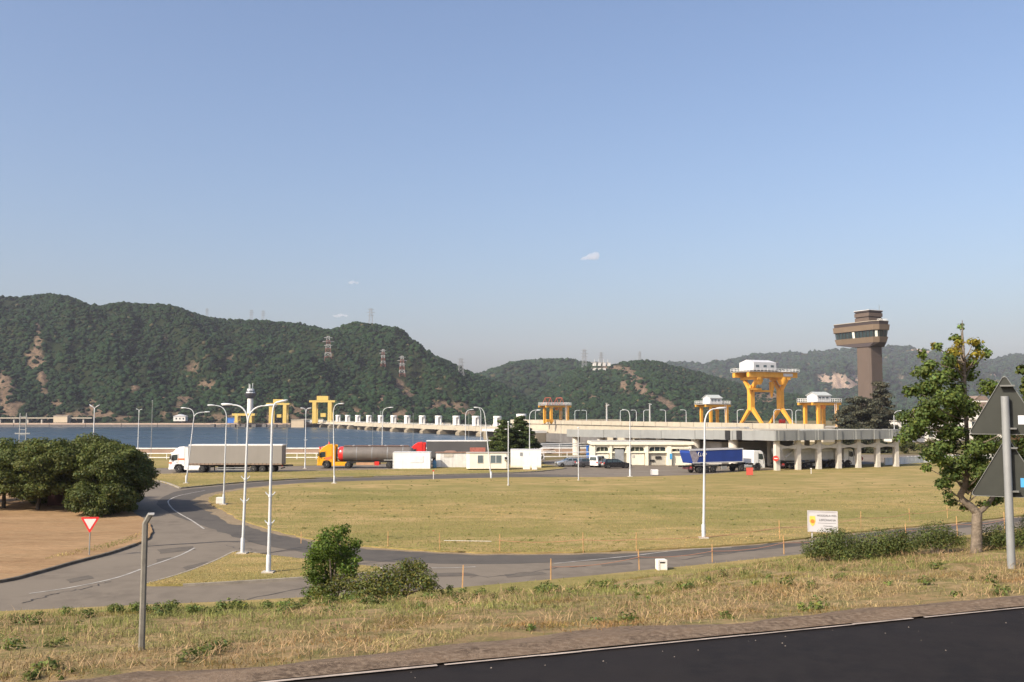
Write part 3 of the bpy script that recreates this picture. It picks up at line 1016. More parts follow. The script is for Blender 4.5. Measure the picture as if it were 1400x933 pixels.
for y0 in (100, 12, -60):
    box_part('deck_kiosk', CONCL, dam, (7.5, y0, 1.2), (4, 10, 1.6))

# powerhouse block with its parapet, nearer to us on the right
ph = thing('powerhouse', 'broad pale concrete powerhouse deck with beige parapet wall behind the canopy', 'powerhouse', DM(188), DROT)
box_part('deck_block', CONCL, ph, (5, 0, -1.2), (66, 214, 9.8))
for i in range(27):
    y = -107 + i * 8.0 + 3.0
    box_part('parapet_panel', CONCL, ph, (-28.3, y, 4.45), (0.5, 7.8, 1.75))
for i in range(8):
    box_part('parapet_panel', CONCL, ph, (-28.0 + 8 * i + 4, 107.2, 4.45), (7.8, 0.5, 1.75))
for y in np.arange(-95, 100, 24):
    box_part('deck_hatch', CONC, ph, (-18, y, 4.0), (5, 9, 0.7))
box_part('edge_slab', WHITE, ph, (-33, 96, 0.0), (8, 56, 1.1))
for y in (70, 84, 98, 112, 126):
    box_part('pier', mat('pier_concrete', (0.24, 0.20, 0.14)), ph, (-32, y, -3.3), (5, 4, 5.4))
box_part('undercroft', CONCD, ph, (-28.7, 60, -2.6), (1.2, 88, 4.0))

# hoist towers on the spillway
hz = []
hoist0 = None
for i, k in enumerate(range(11, -2, -1)):
    lab = ('leftmost' if i == 0 else ORD[i] + ' from the left') + ' of the white round gate hoists on the dam'
    if i == 12:
        lab = 'large white flat topped gate hoist on the dam, behind the dark pine'
    if hoist0 is None:
        hoist0 = t = thing('gate_hoist', lab, 'gate hoist', (*DM(-k * 32.0, 1.0), 0.4), DROT, 'white gate hoists on the dam')
        for sx, sy in ((-1.05, -1.1), (1.05, -1.1), (-1.05, 1.1), (1.05, 1.1)):
            MB().lathe([(0.95, 0), (0.95, 5.2)], 12, (sx, sy, 0)).build('hoist_cylinder', WHITE, t)
        box_part('hoist_core', mat('hoist_grey', (0.34, 0.33, 0.31), 0.7), t, (0, 0, 2.6), (1.7, 1.7, 5.2))
        MB().lathe([(2.35, 5.2), (2.45, 5.4), (2.45, 6.3), (2.2, 6.45)], 16).build('hoist_cap', WHITE, t)
        box_part('hoist_base', CONCL, t, (0, 0, 0.2), (5.6, 5.6, 0.7))
    else:
        t = dup(hoist0)
        t.location = (*DM(-k * 32.0, 1.0), 0.4)
        t['label'] = lab
        if i == 12:
            t.scale = (1.15, 1.15, 1.2)
    if i == 4:
        box = MB().bar((0, 0, 6.4), (0, 0, 10.0), 0.5).build('mast', STEEL, t)

# guide wall in front of the far bank, with the lock area
gwl = thing('guide_wall', 'long low concrete guide wall along the far shore at left', 'wall', (0, 0, 0))
for i in range(12):
    x0 = -600 + i * 36.0
    y0, y1 = 948 - i * 1.2, 948 - (i + 1) * 1.2
    ang = math.atan2(y1 - y0, 36)
    box_part('wall_block', mat('guide_wall_concrete', (0.42, 0.31, 0.23), 0.9, var=0.12, sc=0.2, streak=0.2), gwl, (x0 + 18, (y0 + y1) / 2, -2.0), (35.6, 5, 1.5), ang)
    box_part('wall_foot', CONCD, gwl, (x0 + 18, (y0 + y1) / 2 - 0.4, -3.9), (35.6, 3.6, 2.6), ang)
bl = thing('concrete_block_house', 'plain beige concrete block at the left end of the dam', 'building', (-205, 915, 0), 0.1)
box_part('wall', mat('block_beige', (0.52, 0.42, 0.29), 0.9, var=0.08, sc=0.1, streak=0.2), bl, (0, 0, -1.6), (12, 10, 7.2))
box_part('coping', CONCL, bl, (0, 0, 2.2), (12.6, 10.6, 0.5))
for i in range(8):
    box_part('buttress', CONCD, gwl, (-290 + i * 10.0, 926, -3.6), (4.0, 5, 3.0))
ww = thing('white_deck_building', 'low white flat building beside the left yellow gantry', 'building', (XD(425, 925), 925, 0), 0.1)
box_part('wall', WHITE, ww, (0, 0, 1.2), (24, 8, 2.6)); box_part('roof', CONCL, ww, (0, 0, 2.7), (25, 9, 0.4))
MB().box((-3, -4.1, 1.3), (5, 0.3, 1.2)).build('window', GLASSG, ww)

lt = thing('lock_tower', 'slim pale lock control tower with dark round gallery on the far bank', 'tower', (XD(342, 950), 950, -1.0))
MB().lathe([(3.1, 0), (2.9, 26.6)], 16).build('shaft', WHITE, lt)
MB().lathe([(3.0, 24.0), (5.6, 26.6), (5.8, 28.6), (5.8, 29.4)], 16).build('gallery', BLACK, lt)
MB().lathe([(4.6, 29.4), (4.4, 30.4), (3.6, 32.2), (3.4, 33.6), (2.9, 33.8)], 8, smooth=False).build('cabin', CRHOUSE, lt)
MB().lathe([(4.35, 30.7), (3.85, 31.9)], 16).build('window_band', GLASS, lt)
for a, h in ((0.5, 39.5), (2.2, 38.2), (4.1, 38.8)):
    MB().bar((2 * math.cos(a), 2 * math.sin(a), 34), (2 * math.cos(a), 2 * math.sin(a), h), 0.5).build('aerial', CRHOUSE, lt)


def lock_gantry(u0, u1, vt, d, label, low=False):
    t = thing('lock_gantry', label, 'gantry crane', (XD((u0 + u1) / 2, d), d, -1.0), 0.0, 'yellow gantries over the lock')
    w = (u1 - u0) / FPX * d; h = ZD(vt, d) + 1.0
    lw = w * 0.15
    for s in (-1, 1):
        for dy in (-4, 4):
            box_part('leg', YELLOWP, t, (s * w * 0.30, dy, h * 0.38), (lw, 2.2, h * 0.76))
    if low:
        for s in (-1, 1):
            box_part('end_beam', YELLOWP, t, (s * w * 0.3, 0, h * 0.12), (lw * 1.2, 12, 1.6))
        box_part('bridge', YELLOWP, t, (0, 0, h * 0.88), (w, 9, h * 0.24))
    else:
        box_part('bridge', YELLOWP, t, (0, 0, h * 0.80), (w, 10, h * 0.075))
        box_part('machine_house', YELLOWP, t, (0, 0, h * 0.92), (w * 0.44, 7, h * 0.15))
        box_part('hoist', YELLOWP, t, (w * 0.02, 0, h * 0.30), (w * 0.2, 4, h * 0.14))
    return t


lock_gantry(365.5, 397, 546, 915, 'smaller yellow lock gantry just right of the pale control tower')
lock_gantry(424, 459, 541.5, 900, 'taller yellow lock gantry at the left end of the gate hoists')
lock_gantry(319, 350, 565.5, 930, 'low yellow gantry frame at the foot of the pale control tower', True)
bb = thing('blue_shed', 'blue metal shed beside the low yellow gantry on the far bank', 'shed', (XD(319, 945), 945, -1.5))
box_part('wall', BLUEB, bb, (0, 0, 2.6), (9.6, 6, 5.2)); box_part('roof', mat('blue_roof', (0.05, 0.16, 0.40), 0.5), bb, (0, 0, 5.35), (10, 6.6, 0.3))
wb = thing('bank_house', 'small white house on the far bank left of the control tower', 'house', (XD(247, 962), 962, 0.5))
box_part('wall', HOUSEW, wb, (0, 0, 2.4), (12, 7, 4.8)); MB().prism([(-6.6, 4.8), (0, 7.0), (6.6, 4.8)], 'y', -4, 4).build('roof', CRHOUSE, wb)
for x in (-3, 0.5, 4):
    box_part('window', GLASS, wb, (x, -3.55, 2.5), (1.4, 0.2, 1.5))
vb = thing('bank_viaduct', 'low pale road viaduct on the far bank at far left', 'bridge', (XD(40, 965), 965, -3))
box_part('deck', CONCL, vb, (-20, 0, 6.6), (170, 7, 1.1))
for i in range(12):
    box_part('pier', CONC, vb, (-98 + i * 14, 0, 2.5), (1.4, 5, 7.2))
bs = thing('bank_shed', 'pale square shed on the rocky far bank at left', 'shed', (XD(85, 962), 962, -1))
box_part('wall', mat('block_beige', (0.5, 0.4, 0.28)), bs, (0, 0, 3.4), (14, 7, 6.6)); box_part('roof', CONC, bs, (0, 0, 6.9), (15, 8, 0.4))


# ------------------------------------------------------------------ gantry cranes on the powerhouse deck
DKZ = 3.7


def railing(t, x0, x1, y0, y1, z, name='railing', m=None, gap=1.1, w=0.09):
    mb = MB()
    c = [(x0, y0), (x1, y0), (x1, y1), (x0, y1), (x0, y0)]
    for (a, b), (p, q) in zip(c[:-1], c[1:]):
        for h in (0.5, 1.05):
            mb.bar((a, b, z + h), (p, q, z + h), w)
        L = math.hypot(p - a, q - b); k = max(1, int(L / gap))
        for i in range(k):
            f = i / k
            mb.bar((a + (p - a) * f, b + (q - b) * f, z), (a + (p - a) * f, b + (q - b) * f, z + 1.05), w)
    return mb.build(name, m or RAILW, t)


# big crane: local x across the dam, y along it
bc = thing('large_gantry_crane', 'tall yellow gantry crane with forked legs and white house on top', 'gantry crane', (92.9, 350.0, DKZ), DROT)
for x in (-6.4, 7.3):
    for s in (-1, 1):
        MB().tube([(x, s * 6.2, 0.6), (x, s * 0.6, 6.6)], [0.62, 0.85], 4, False, math.pi / 4).build('lower_strut', YELLOW, bc)
        MB().tube([(x, s * 0.4, 13.4), (x, s * 4.0, 17.6)], [0.9, 0.7], 4, False, math.pi / 4).build('upper_strut', YELLOW, bc)
        MB().lathe([(0.45, -0.5), (0.45, 0.5)], 12, (x, s * 6.2, 0.42), axis='x').build('rail_wheel', BLACK, bc)
        box_part('bogie', YELLOW, bc, (x, s * 6.2, 0.85), (1.1, 2.6, 0.6))
    box_part('leg', YELLOW, bc, (x, 0, 9.9), (1.9, 2.0, 8.2), bevel=0.1)
    box_part('cross_beam', YELLOW, bc, (x, 0, 17.5), (1.6, 9.6, 1.0))
for s in (-1, 1):
    box_part('girder', YELLOW, bc, (0.3, s * 4.0, 18.8), (22.4, 1.4, 1.9), bevel=0.05)
box_part('platform', mat('crane_platform', (0.30, 0.28, 0.24), 0.8), bc, (0.3, 0, 19.85), (23.0, 10.8, 0.24))
railing(bc, -11.2, 11.8, -5.3, 5.3, 20.0, gap=1.6)
hp = MB().prism([(-4.0, 0), (4.0, 0), (4.0, 2.9), (0, 3.9), (-4.0, 2.9)], 'x', -8.2, 2.2)
hp.v = [(x, y, z + 20.4) for x, y, z in hp.v]
hp.build('machine_house', CRHOUSE, bc)
box_part('house_skid', BROWND, bc, (-3, 0, 20.15), (10.8, 8.2, 0.4))
for y in (-1.4, 1.6):
    o = box_part('window', GLASS, bc, (2.22, y, 21.9), (0.08, 1.2, 1.2))
for x in (-6.5, -3, 0.3):
    o = box_part('window', GLASSG, bc, (x, -4.02, 21.9), (1.4, 0.08, 0.8))
box_part('trolley_beam', YELLOW, bc, (-1.9, -1.0, 12.9), (9.6, 0.8, 0.7))
MB().tube([(2.4, -1.0, 13.3), (2.4, -1.0, 16.4)], 0.9, 10).build('hoist_drum', YELLOW, bc)
MB().tube([(2.4, -1.0, 10.6), (2.4, -1.0, 12.9)], [0.3, 0.6], 8).build('hoist_hook', YELLOW, bc)
MB().tube([(-7.6, -1.2, 12.4), (-7.6, -1.2, 15.0)], 0.5, 8).build('hoist_block', YELLOW, bc)
box_part('end_beam', YELLOW, bc, (-6.4, -2, 13.6), (6, 0.8, 0.7))
MB().lathe([(1.0, 15.2), (1.7, 16.6), (1.6, 18.0)], 12, (-5.2, -2.8, 0)).build('cable_drum', YELLOW, bc)
MB().lathe([(1.0, 15.2), (1.9, 16.8), (1.8, 18.0)], 12, (5.4, -3.2, 0)).build('cable_drum', YELLOW, bc)
o = box_part('sign_plate', CRHOUSE, bc, (7.0, -4.76, 18.8), (4.4, 0.08, 1.1))


def small_crane(loc, label, flip=1, red=False, sc=1.0):
    t = thing('small_gantry_crane', label, 'gantry crane', (*loc, DKZ), DROT, 'small yellow gantry cranes on the powerhouse deck')
    t.scale = (sc[0], sc[0], sc[1]) if isinstance(sc, tuple) else (sc, sc, sc)
    for x in (-4.6, 4.8):
        for y in (-3.6, 3.6):
            box_part('leg', YELLOW, t, (x, y, 3.6), (1.15, 0.95, 6.8), top=(1.15, 1.15))
            MB().lathe([(0.32, -0.3), (0.32, 0.3)], 10, (x, y, 0.25), axis='x').build('rail_wheel', BLACK, t)
        box_part('cross_beam', YELLOW, t, (x, 0, 7.4), (1.2, 8.6, 0.8))
    for y in (-3.8, 3.8):
        box_part('girder', YELLOW, t, (-0.6, y, 7.45), (14.6, 0.8, 0.75))
    box_part('platform', mat('crane_platform', (0.30, 0.28, 0.24)), t, (-0.6, 0, 8.0), (14.4, 9.6, 0.2))
    railing(t, -7.6, 6.4, -4.7, 4.7, 8.1, gap=0.9, w=0.08)
    if not red:
        hb = MB().prism([(-2.9, 0), (2.9, 0), (2.9, 2.0), (0, 3.0), (-2.9, 2.0)], 'x', -4.2, 2.6)
        hb.v = [(x, y, z + 8.15) for x, y, z in hb.v]
        hb.build('machine_house', CRHOUSE, t)
        for s in (-1, 1):
            mr = MB().prism([(0, 3.0), (s * 3.3, 1.86), (s * 3.3, 2.0), (0, 3.16)], 'x', -4.6, 3.0)
            mr.v = [(x, y, z + 8.17) for x, y, z in mr.v]
            mr.build('house_roof', mat('roof_grey_green', (0.40, 0.42, 0.40), 0.6), t)
        for x in (-3, -1.2, 0.8):
            box_part('window', GLASSG, t, (x, -2.92, 9.3), (1.2, 0.08, 0.7))
        box_part('wall_panel', mat('lilac_panel', (0.62, 0.56, 0.62), 0.6), t, (2.62, 0, 9.2), (0.06, 3.6, 1.7))
    else:
        for x in (-5.0, 1.6):
            for a, b in (((x - 1.4, -3, 8.1), (x + 0.4, -3, 11.2)), ((x + 1.6, -3, 8.1), (x + 0.4, -3, 11.2)), ((x - 1.4, 3, 8.1), (x + 0.4, 3, 11.2)), ((x + 1.6, 3, 8.1), (x + 0.4, 3, 11.2)), ((x + .4, -3, 11.2), (x + .4, 3, 11.2))):
                MB().bar(a, b, 0.22).build('jib_bar', mat('jib_red', (0.42, 0.10, 0.06), 0.6), t)
        box_part('bumper_beam', YELLOW, t, (-5.6, -3.6, 1.4), (4.0, 1.2, 1.2))
    MB().lathe([(0.7, 5.9), (1.05, 6.3), (1.05, 7.2)], 12, (-0.6, -2.0, 0)).build('hoist_drum', mat('hoist_orange', (0.6, 0.22, 0.04), 0.5), t)
    mb = MB()
    for h in np.arange(0.4, 8.0, 0.45):
        mb.bar((3.0, -4.5, h), (3.9, -4.5, h), 0.07)
    mb.bar((3.0, -4.5, 0), (3.0, -4.5, 8.6), 0.09); mb.bar((3.9, -4.5, 0), (3.9, -4.5, 8.6), 0.09)
    mb.build('ladder', RAILW, t)
    return t


small_crane((XD(976, 337), 337), 'left small yellow gantry crane with grey house, above the blue truck', sc=(0.74, 1.0))
small_crane((XD(1122, 330), 330), 'right small yellow gantry crane with grey house, beside the tall brown tower', sc=(0.88, 1.08))
small_crane((XD(760, 438), 438), 'yellow gantry crane with red frames on top, right of the dark pine', red=True, sc=(0.9, 1.06))

# red machine and deck clutter
rm = thing('red_winch', 'small red winch between the legs of the right gantry crane', 'winch', (*DM(232, 12), DKZ), DROT)
MB().lathe([(0.8, -1.0), (0.8, 1.0)], 12, (0, 0, 1.9), axis='x').build('drum', RED, rm)
for s in (-1, 1):
    MB().bar((s * 1.1, -0.9, 0), (s * 1.1, 0, 2.0), 0.25).build('leg', RED, rm); MB().bar((s * 1.1, 0.9, 0), (s * 1.1, 0, 2.0), 0.25).build('leg', RED, rm)

# ------------------------------------------------------------------ brown control tower
tw = thing('control_tower', 'tall brown control tower with wide glazed head behind the dark conifers', 'tower', (153.8, 400, 0), DROT)
# local: x downstream 0..9, y away 0..26
sx0, sx1, sy0, sy1 = 0.6, 8.4, 4.4, 12.4
MB().prism([(sx0 + .8, sy0), (sx1 - .8, sy0), (sx1, sy0 + .8), (sx1, sy1 - .8), (sx1 - .8, sy1), (sx0 + .8, sy1), (sx0, sy1 - .8), (sx0, sy0 + .8)], 'z', -1, 37.4).build('shaft', BROWN, tw)


def head_ring(e, ch=1.8):
    x0, x1, y0, y1 = -e, 9 + e, -e, 26 + e
    return [(x0 + ch, y0), (x1 - ch, y0), (x1, y0 + ch), (x1, y1 - ch), (x1 - ch, y1), (x0 + ch, y1), (x0, y1 - ch), (x0, y0 + ch)]


def frustum(name, ra, za, rb, zb, m, parent):
    n = len(ra)
    mb = MB()
    mb.add([(x, y, za) for x, y in ra] + [(x, y, zb) for x, y in rb],
           [tuple(range(n - 1, -1, -1)), tuple(range(n, 2 * n))] + [(i, (i + 1) % n, (i + 1) % n + n, i + n) for i in range(n)])
    return mb.build(name, m, parent)


under = [(sx0 - .3, sy0 - .3), (sx1 + .3, sy0 - .3), (sx1 + .4, sy0 + .2), (sx1 + .4, sy1 + .2), (sx1 + .2, sy1 + .5), (sx0 - .2, sy1 + .5), (sx0 - .4, sy1), (sx0 - .4, sy0)]
frustum('head_underside', under, 36.9, head_ring(-0.7), 38.55, BROWND, tw)
frustum('lower_band', head_ring(-0.7), 38.6, head_ring(-0.15), 40.95, BROWNL, tw)
frustum('window_core', head_ring(-0.75), 40.9, head_ring(-0.45), 43.85, GLASS, tw)
ringa, ringb = head_ring(-0.62), head_ring(-0.30)
mul = 0
for i in range(8):
    (ax, ay), (bx, by) = ringa[i], ringa[(i + 1) % 8]
    (cx, cy), (dx, dy) = ringb[i], ringb[(i + 1) % 8]
    L = math.hypot(bx - ax, by - ay); k = max(1, int(round(L / 2.0)))
    for j in range(k):
        f = j / k
        MB().bar((ax + (bx - ax) * f, ay + (by - ay) * f, 40.95), (cx + (dx - cx) * f, cy + (dy - cy) * f, 43.8), 0.16).build('mullion', BROWND, tw)
for (i, f0, f1) in ((7, 0.3, 0.7), (6, 0.46, 0.52)):
    (ax, ay), (bx, by) = ringa[i], ringa[(i + 1) % 8]
    (cx, cy), (dx, dy) = ringb[i], ringb[(i + 1) % 8]
    P = lambda q, r, f: (q[0] + (r[0] - q[0]) * f, q[1] + (r[1] - q[1]) * f)
    a, b = P((ax, ay), (bx, by), f0), P((ax, ay), (bx, by), f1)
    c, d = P((cx, cy), (dx, dy), f1), P((cx, cy), (dx, dy), f0)
    cx0, cy0 = 4.5, 13
    out = lambda p: (p[0] + (p[0] - cx0) * 0.008, p[1] + (p[1] - cy0) * 0.008)
    a, b, c, d = map(out, (a, b, c, d))
    MB().add([(*a, 41.0), (*b, 41.0), (*c, 43.7), (*d, 43.7)], [(0, 1, 2, 3)]).build('blind', mat('window_blind', (0.62, 0.62, 0.55), 0.7), tw, recalc=False)
frustum('upper_band', head_ring(0.15), 43.9, head_ring(0.35), 46.2, BROWNL, tw)
frustum('roof_band', head_ring(-0.1), 46.25, head_ring(0.0), 47.6, BROWND, tw)
frustum('roof_cap', head_ring(0.12), 47.62, head_ring(0.12), 47.8, CONCL, tw)
for (z0, z1, e, m) in ((47.8, 49.4, 0.0, BROWN), (49.4, 49.9, -.25, BROWND), (49.9, 51.5, 0.1, BROWN), (51.5, 51.9, -.2, BROWND), (51.9, 52.5, 0.15, BROWND)):
    pl = [(sx0 - e, sy0 - e), (sx1 + e, sy0 - e), (sx1 + e, sy1 + e), (sx0 - e, sy1 + e)]
    frustum('lantern_band', pl, z0 + .01, pl, z1 - .01, m, tw)
box_part('lantern_cap', WHITE, tw, (4.5, 8.4, 52.62), (8.3, 8.5, 0.18))
MB().bar((7.6, 5.2, 52.7), (7.6, 5.2, 55.2), 0.12).build('aerial', STEEL, tw)
railing(tw, 5.0, 8.6, 2.0, 4.0, 47.8, gap=0.9)

# ------------------------------------------------------------------ power pylons on the hills
def hill_point(H, u, v):
    """where the sight line meets the hill"""
    for t in np.linspace(0.0, 1.0, 400):
        x, d, z = H.P(np.array([float(u)]), np.array([t]))
        if ZD(v, d[0]) <= z[0]:
            return float(x[0]), float(d[0]), float(z[0])
    x, d, z = H.P(np.array([float(u)]), np.array([1.0]))
    return float(x[0]), float(d[0]), float(z[0])


def pylon(H, u, vt, vb, label, style='grey', wide=0.30):
    x, d, z = hill_point(H, u, vb + 1)
    if vb < 450 or style == 'ridge':
        xx, dd, zz = H.P(np.array([float(u)]), np.array([1.0])); x, d, z = float(xx[0]), float(dd[0]), float(zz[0])
    h = ZD(vt, d) - z
    t = thing('power_pylon', label, 'pylon', (x, d, z - 1.0), 0.25, 'power pylons on the hills')
    n = 6
    W = lambda f: h * wide * 0.5 * (1 - f) + h * 0.035 * f + 0.4
    thick = 0.010 * h + 0.08
    for i in range(n):
        f0, f1 = i / n, (i + 1) / n
        mb = MB()
        a, b = W(f0), W(f1)
        m = PYLON if style in ('grey', 'ridge') else (PYLONR if i % 2 == 0 else PYLONW)
        for sx, sy in ((-1, -1), (1, -1), (1, 1), (-1, 1)):
            mb.bar((sx * a, sy * a, f0 * h), (sx * b, sy * b, f1 * h), thick)
        for (p, q) in (((-1, -1), (1, -1)), ((1, -1), (1, 1)), ((1, 1), (-1, 1)), ((-1, 1), (-1, -1))):
            mb.bar((p[0] * a, p[1] * a, f0 * h), (q[0] * b, q[1] * b, f1 * h), thick * 0.6)
            mb.bar((q[0] * a, q[1] * a, f0 * h), (p[0] * b, p[1] * b, f1 * h), thick * 0.6)
            if style not in ('grey', 'ridge'):
                mb.bar((p[0] * b, p[1] * b, f1 * h), (q[0] * b, q[1] * b, f1 * h), thick)
        mb.build('lattice_stage', m, t)
    for f in (0.62, 0.78, 0.94):
        L = h * (0.17 if f != 0.78 else 0.23)
        mb = MB().bar((-L, 0, f * h), (L, 0, f * h), thick * 1.1)
        mb.bar((-L, 0, f * h), (0, 0, f * h + h * 0.05), thick * 0.7).bar((L, 0, f * h), (0, 0, f * h + h * 0.05), thick * 0.7)
        mb.build('cross_arm', PYLON if style in ('grey', 'ridge') else PYLONW, t)
    return t


pylon(HA, 448, 459, 492, 'red and white lattice pylon highest on the left hillside', 'rw', 0.26)
pylon(HA, 523.5, 477, 500, 'small red and white pylon mid slope, left of its lower twin', 'rw', 0.22)
pylon(HA, 549.5, 486, 514, 'red and white pylon lowest on the slope above a bare rock patch', 'rw', 0.26)
pylon(HA, 630, 489, 514, 'grey pylon near the right foot of the left hill', 'grey', 0.3)
pylon(HA, 506, 421, 446, 'grey pylon standing on the rounded summit of the left hill', 'ridge', 0.2)
pylon(HA, 281, 421, 434, 'left one of three faint grey pylons on the ridge line', 'ridge', 0.2)
pylon(HA, 342, 423, 440, 'middle one of three faint grey pylons on the ridge line', 'ridge', 0.2)
pylon(HA, 358, 424, 441, 'right one of three faint grey pylons on the ridge line', 'ridge', 0.2)
pylon(HB2, 875, 480, 494, 'grey pylon on the ridge right of the brown hillside clearing', 'ridge', 0.2)
pylon(HB2, 822, 481, 501, 'grey pylon on the ridge above the white hilltop building', 'ridge', 0.2)
pylon(HB2, 799, 477, 504, 'faint tall grey pylon left of the white hilltop building', 'ridge', 0.2)
# white hilltop building
x, d, z = hill_point(HB2, 822, 507)
hb = thing('hilltop_substation', 'white two storey building on the middle hilltop by the clearing', 'building', (x, d, z - 1.5), 0.2)
for zz in (0, 9.5):
    for i in range(3 if zz == 0 else 4):
        box_part('bay', HOUSEW, hb, (-12 + i * 8.5, 0, zz + 2.8), (5.0, 6, 5.6))
    box_part('floor_slab', CONC, hb, (-2, 1, zz + 5.8), (30, 8, 0.5))
for i in range(4):
    MB().bar((-12 + i * 8, 0, 15), (-12 + i * 8, 0, 21), 0.5).build('mast', HOUSEW, hb)
# ================================================================== CANOPY, BUILDING, CABINS
def arch_beam(x0, x1, zt, zb, sag, rise, n=8):
    """outline in (x, z) of a beam thick at its ends: sagging top, arched bottom"""
    top = [(x0 + (x1 - x0) * i / n, zt - sag * math.sin(math.pi * i / n)) for i in range(n + 1)]
    bot = [(x1 - (x1 - x0) * i / n, zb + rise * math.sin(math.pi * i / n)) for i in range(n + 1)]
    return top + bot


CN = (39.4, 142.4)                     # near corner of the canopy; local x along the front, local y away from us
CROT = math.atan2(0.431, 0.902)
cp = thing('canopy', 'grey fascia canopy over truck lanes on white arched columns', 'canopy', (*CN, 0), CROT)
ZF = lambda y: 6.02 - 0.013 * y        # fascia top falls slightly along the long side
for i in range(7):
    MB().prism([(-.42, -.30), (.30, -.42), (.42, .30), (-.30, .42)], 'z', -0.05, 4.6).add([], []).build('column', COLUMN, cp, 0.05).location = (i * 4.05, 0, 0)
for i in range(6):
    mb = MB().prism(arch_beam(i * 4.05 + 0.36, (i + 1) * 4.05 - 0.36, 4.0, 3.12, 0.36, 0.20), 'y', -0.22, 0.22)
    mb.build('arched_beam', COLUMN, cp)
for y in (10.3, 20.2, 30.5, 41, 51, 61):
    MB().lathe([(0.78, -0.05), (0.78, 4.5)], 14, (0.2, y, 0)).build('round_column', COLUMN, cp)
for y in (12, 24, 36, 48, 60):
    for x in (9, 17, 24.3):
        MB().lathe([(0.45, -0.05), (0.45, 4.5)], 12, (x, y, 0)).build('round_column', COLUMN, cp)
# fascia panels: front row, side rows
for i in range(7):
    a, b = -1.0 + i * 3.82, -1.0 + (i + 1) * 3.82
    box_part('fascia_panel', FASCIA, cp, ((a + b) / 2, -1.0 + (0.05 if i % 2 else 0), 5.27), (3.80, 0.14, 1.5))
    box_part('fascia_rib', FASCIA, cp, (a + 2.85 - 1.9, -1.12, 5.27), (0.9, 0.1, 1.5))
for i in range(13):
    y = -0.93 + i * 4.9
    zt = ZF(y + 2.45)
    box_part('fascia_panel', FASCIA, cp, (-1.0 + (0.06 if i % 2 else 0), y + 2.45, zt - 0.75), (0.14, 4.87, 1.5))
    box_part('fascia_panel', FASCIA, cp, (25.8, y + 2.45, zt - 0.75), (0.14, 4.87, 1.5))
for y in (7.2, 10.0):
    box_part('signal_panel', BLACK, cp, (-1.14, y, ZF(y) - 0.75), (0.12, 1.15, 1.44))
rf = MB()
rf.add([(-0.9, -0.9, 5.8), (25.7, -0.9, 5.8), (25.7, 62.7, 5.0), (-0.9, 62.7, 5.0), (-0.9, -0.9, 4.62), (25.7, -0.9, 4.62), (25.7, 62.7, 3.82), (-0.9, 62.7, 3.82)],
       [(0, 1, 2, 3), (7, 6, 5, 4), (0, 4, 5, 1), (1, 5, 6, 2), (2, 6, 7, 3), (3, 7, 4, 0)])
rf.build('roof_slab', mat('roof_membrane', (0.38, 0.355, 0.31), 0.85, var=0.12, sc=0.4), cp)
box_part('roof_curb', CONCL, cp, (5, 22, 5.72), (8, 34, 0.5))
for i in range(6):
    MB().prism(arch_beam(0, 3.6, 1.1, 0.55, 0.0, 0.40), 'y', -0.2, 0.2).build('roof_arch', WHITE, cp).location = (9 + i * 3.7, 44, 4.7)
# red round stop sign fixed on the corner column and another on a lane post
for (x, y, z, nm) in ((-0.55, -0.30, 1.9, 'stop_sign'),):
    t = thing('stop_sign', 'red and white round sign on the corner column of the canopy', 'sign', (CN[0] + x * 0.902 - y * .431, CN[1] + x * .431 - 0.55, z), -0.2)
    MB().lathe([(0.42, -0.02), (0.42, 0.02)], 20, axis='y').build('disc', RED, t)
    MB().box((0, -0.035, 0), (0.5, 0.02, 0.13)).build('bar', WHITE, t)
sp = G(1177, 634.5)
t = thing('lane_sign', 'small red round sign on a low post at the lane exit', 'sign', (sp[0], sp[1], 0), 0)
MB().lathe([(0.40, -0.02), (0.40, 0.02)], 18, (0, 0, 0.9), axis='y').build('disc', RED, t); MB().bar((0, 0.04, -0.05), (0, 0.04, 1.1), 0.07).build('post', STEEL, t)
# inspection hall under the canopy
ih = thing('inspection_hall', 'grey walled inspection hall in the shade under the canopy', 'building', (*CN, 0), CROT)
box_part('wall', mat('hall_wall', (0.34, 0.32, 0.29), 0.8, var=0.08), ih, (9.0, 28, 1.85), (15, 26, 3.7))
box_part('roof', CONC, ih, (9.0, 28, 3.78), (15.4, 26.4, 0.15))
for x in (3.5, 8, 12.5):
    box_part('window', GLASS, ih, (x, 14.96, 2.1), (2.6, 0.1, 1.1))
for y in (18, 24, 30):
    box_part('window', GLASS, ih, (1.46, y, 2.1), (0.1, 2.6, 1.1))
# box panel on the lawn in front
rp = G(1025, 652)
t = thing('red_board', 'small red square board standing on the lawn edge by the white cab', 'board', (*rp, 0.1), 0.1)
box_part('panel', mat('red_board', (0.60, 0.10, 0.07), 0.6), t, (0, 0, 0.62), (0.92, 0.05, 1.0)); box_part('leg', STEEL, t, (-0.3, 0.04, 0.3), (0.05, 0.04, 0.62)); box_part('leg', STEEL, t, (0.3, 0.04, 0.3), (0.05, 0.04, 0.62))

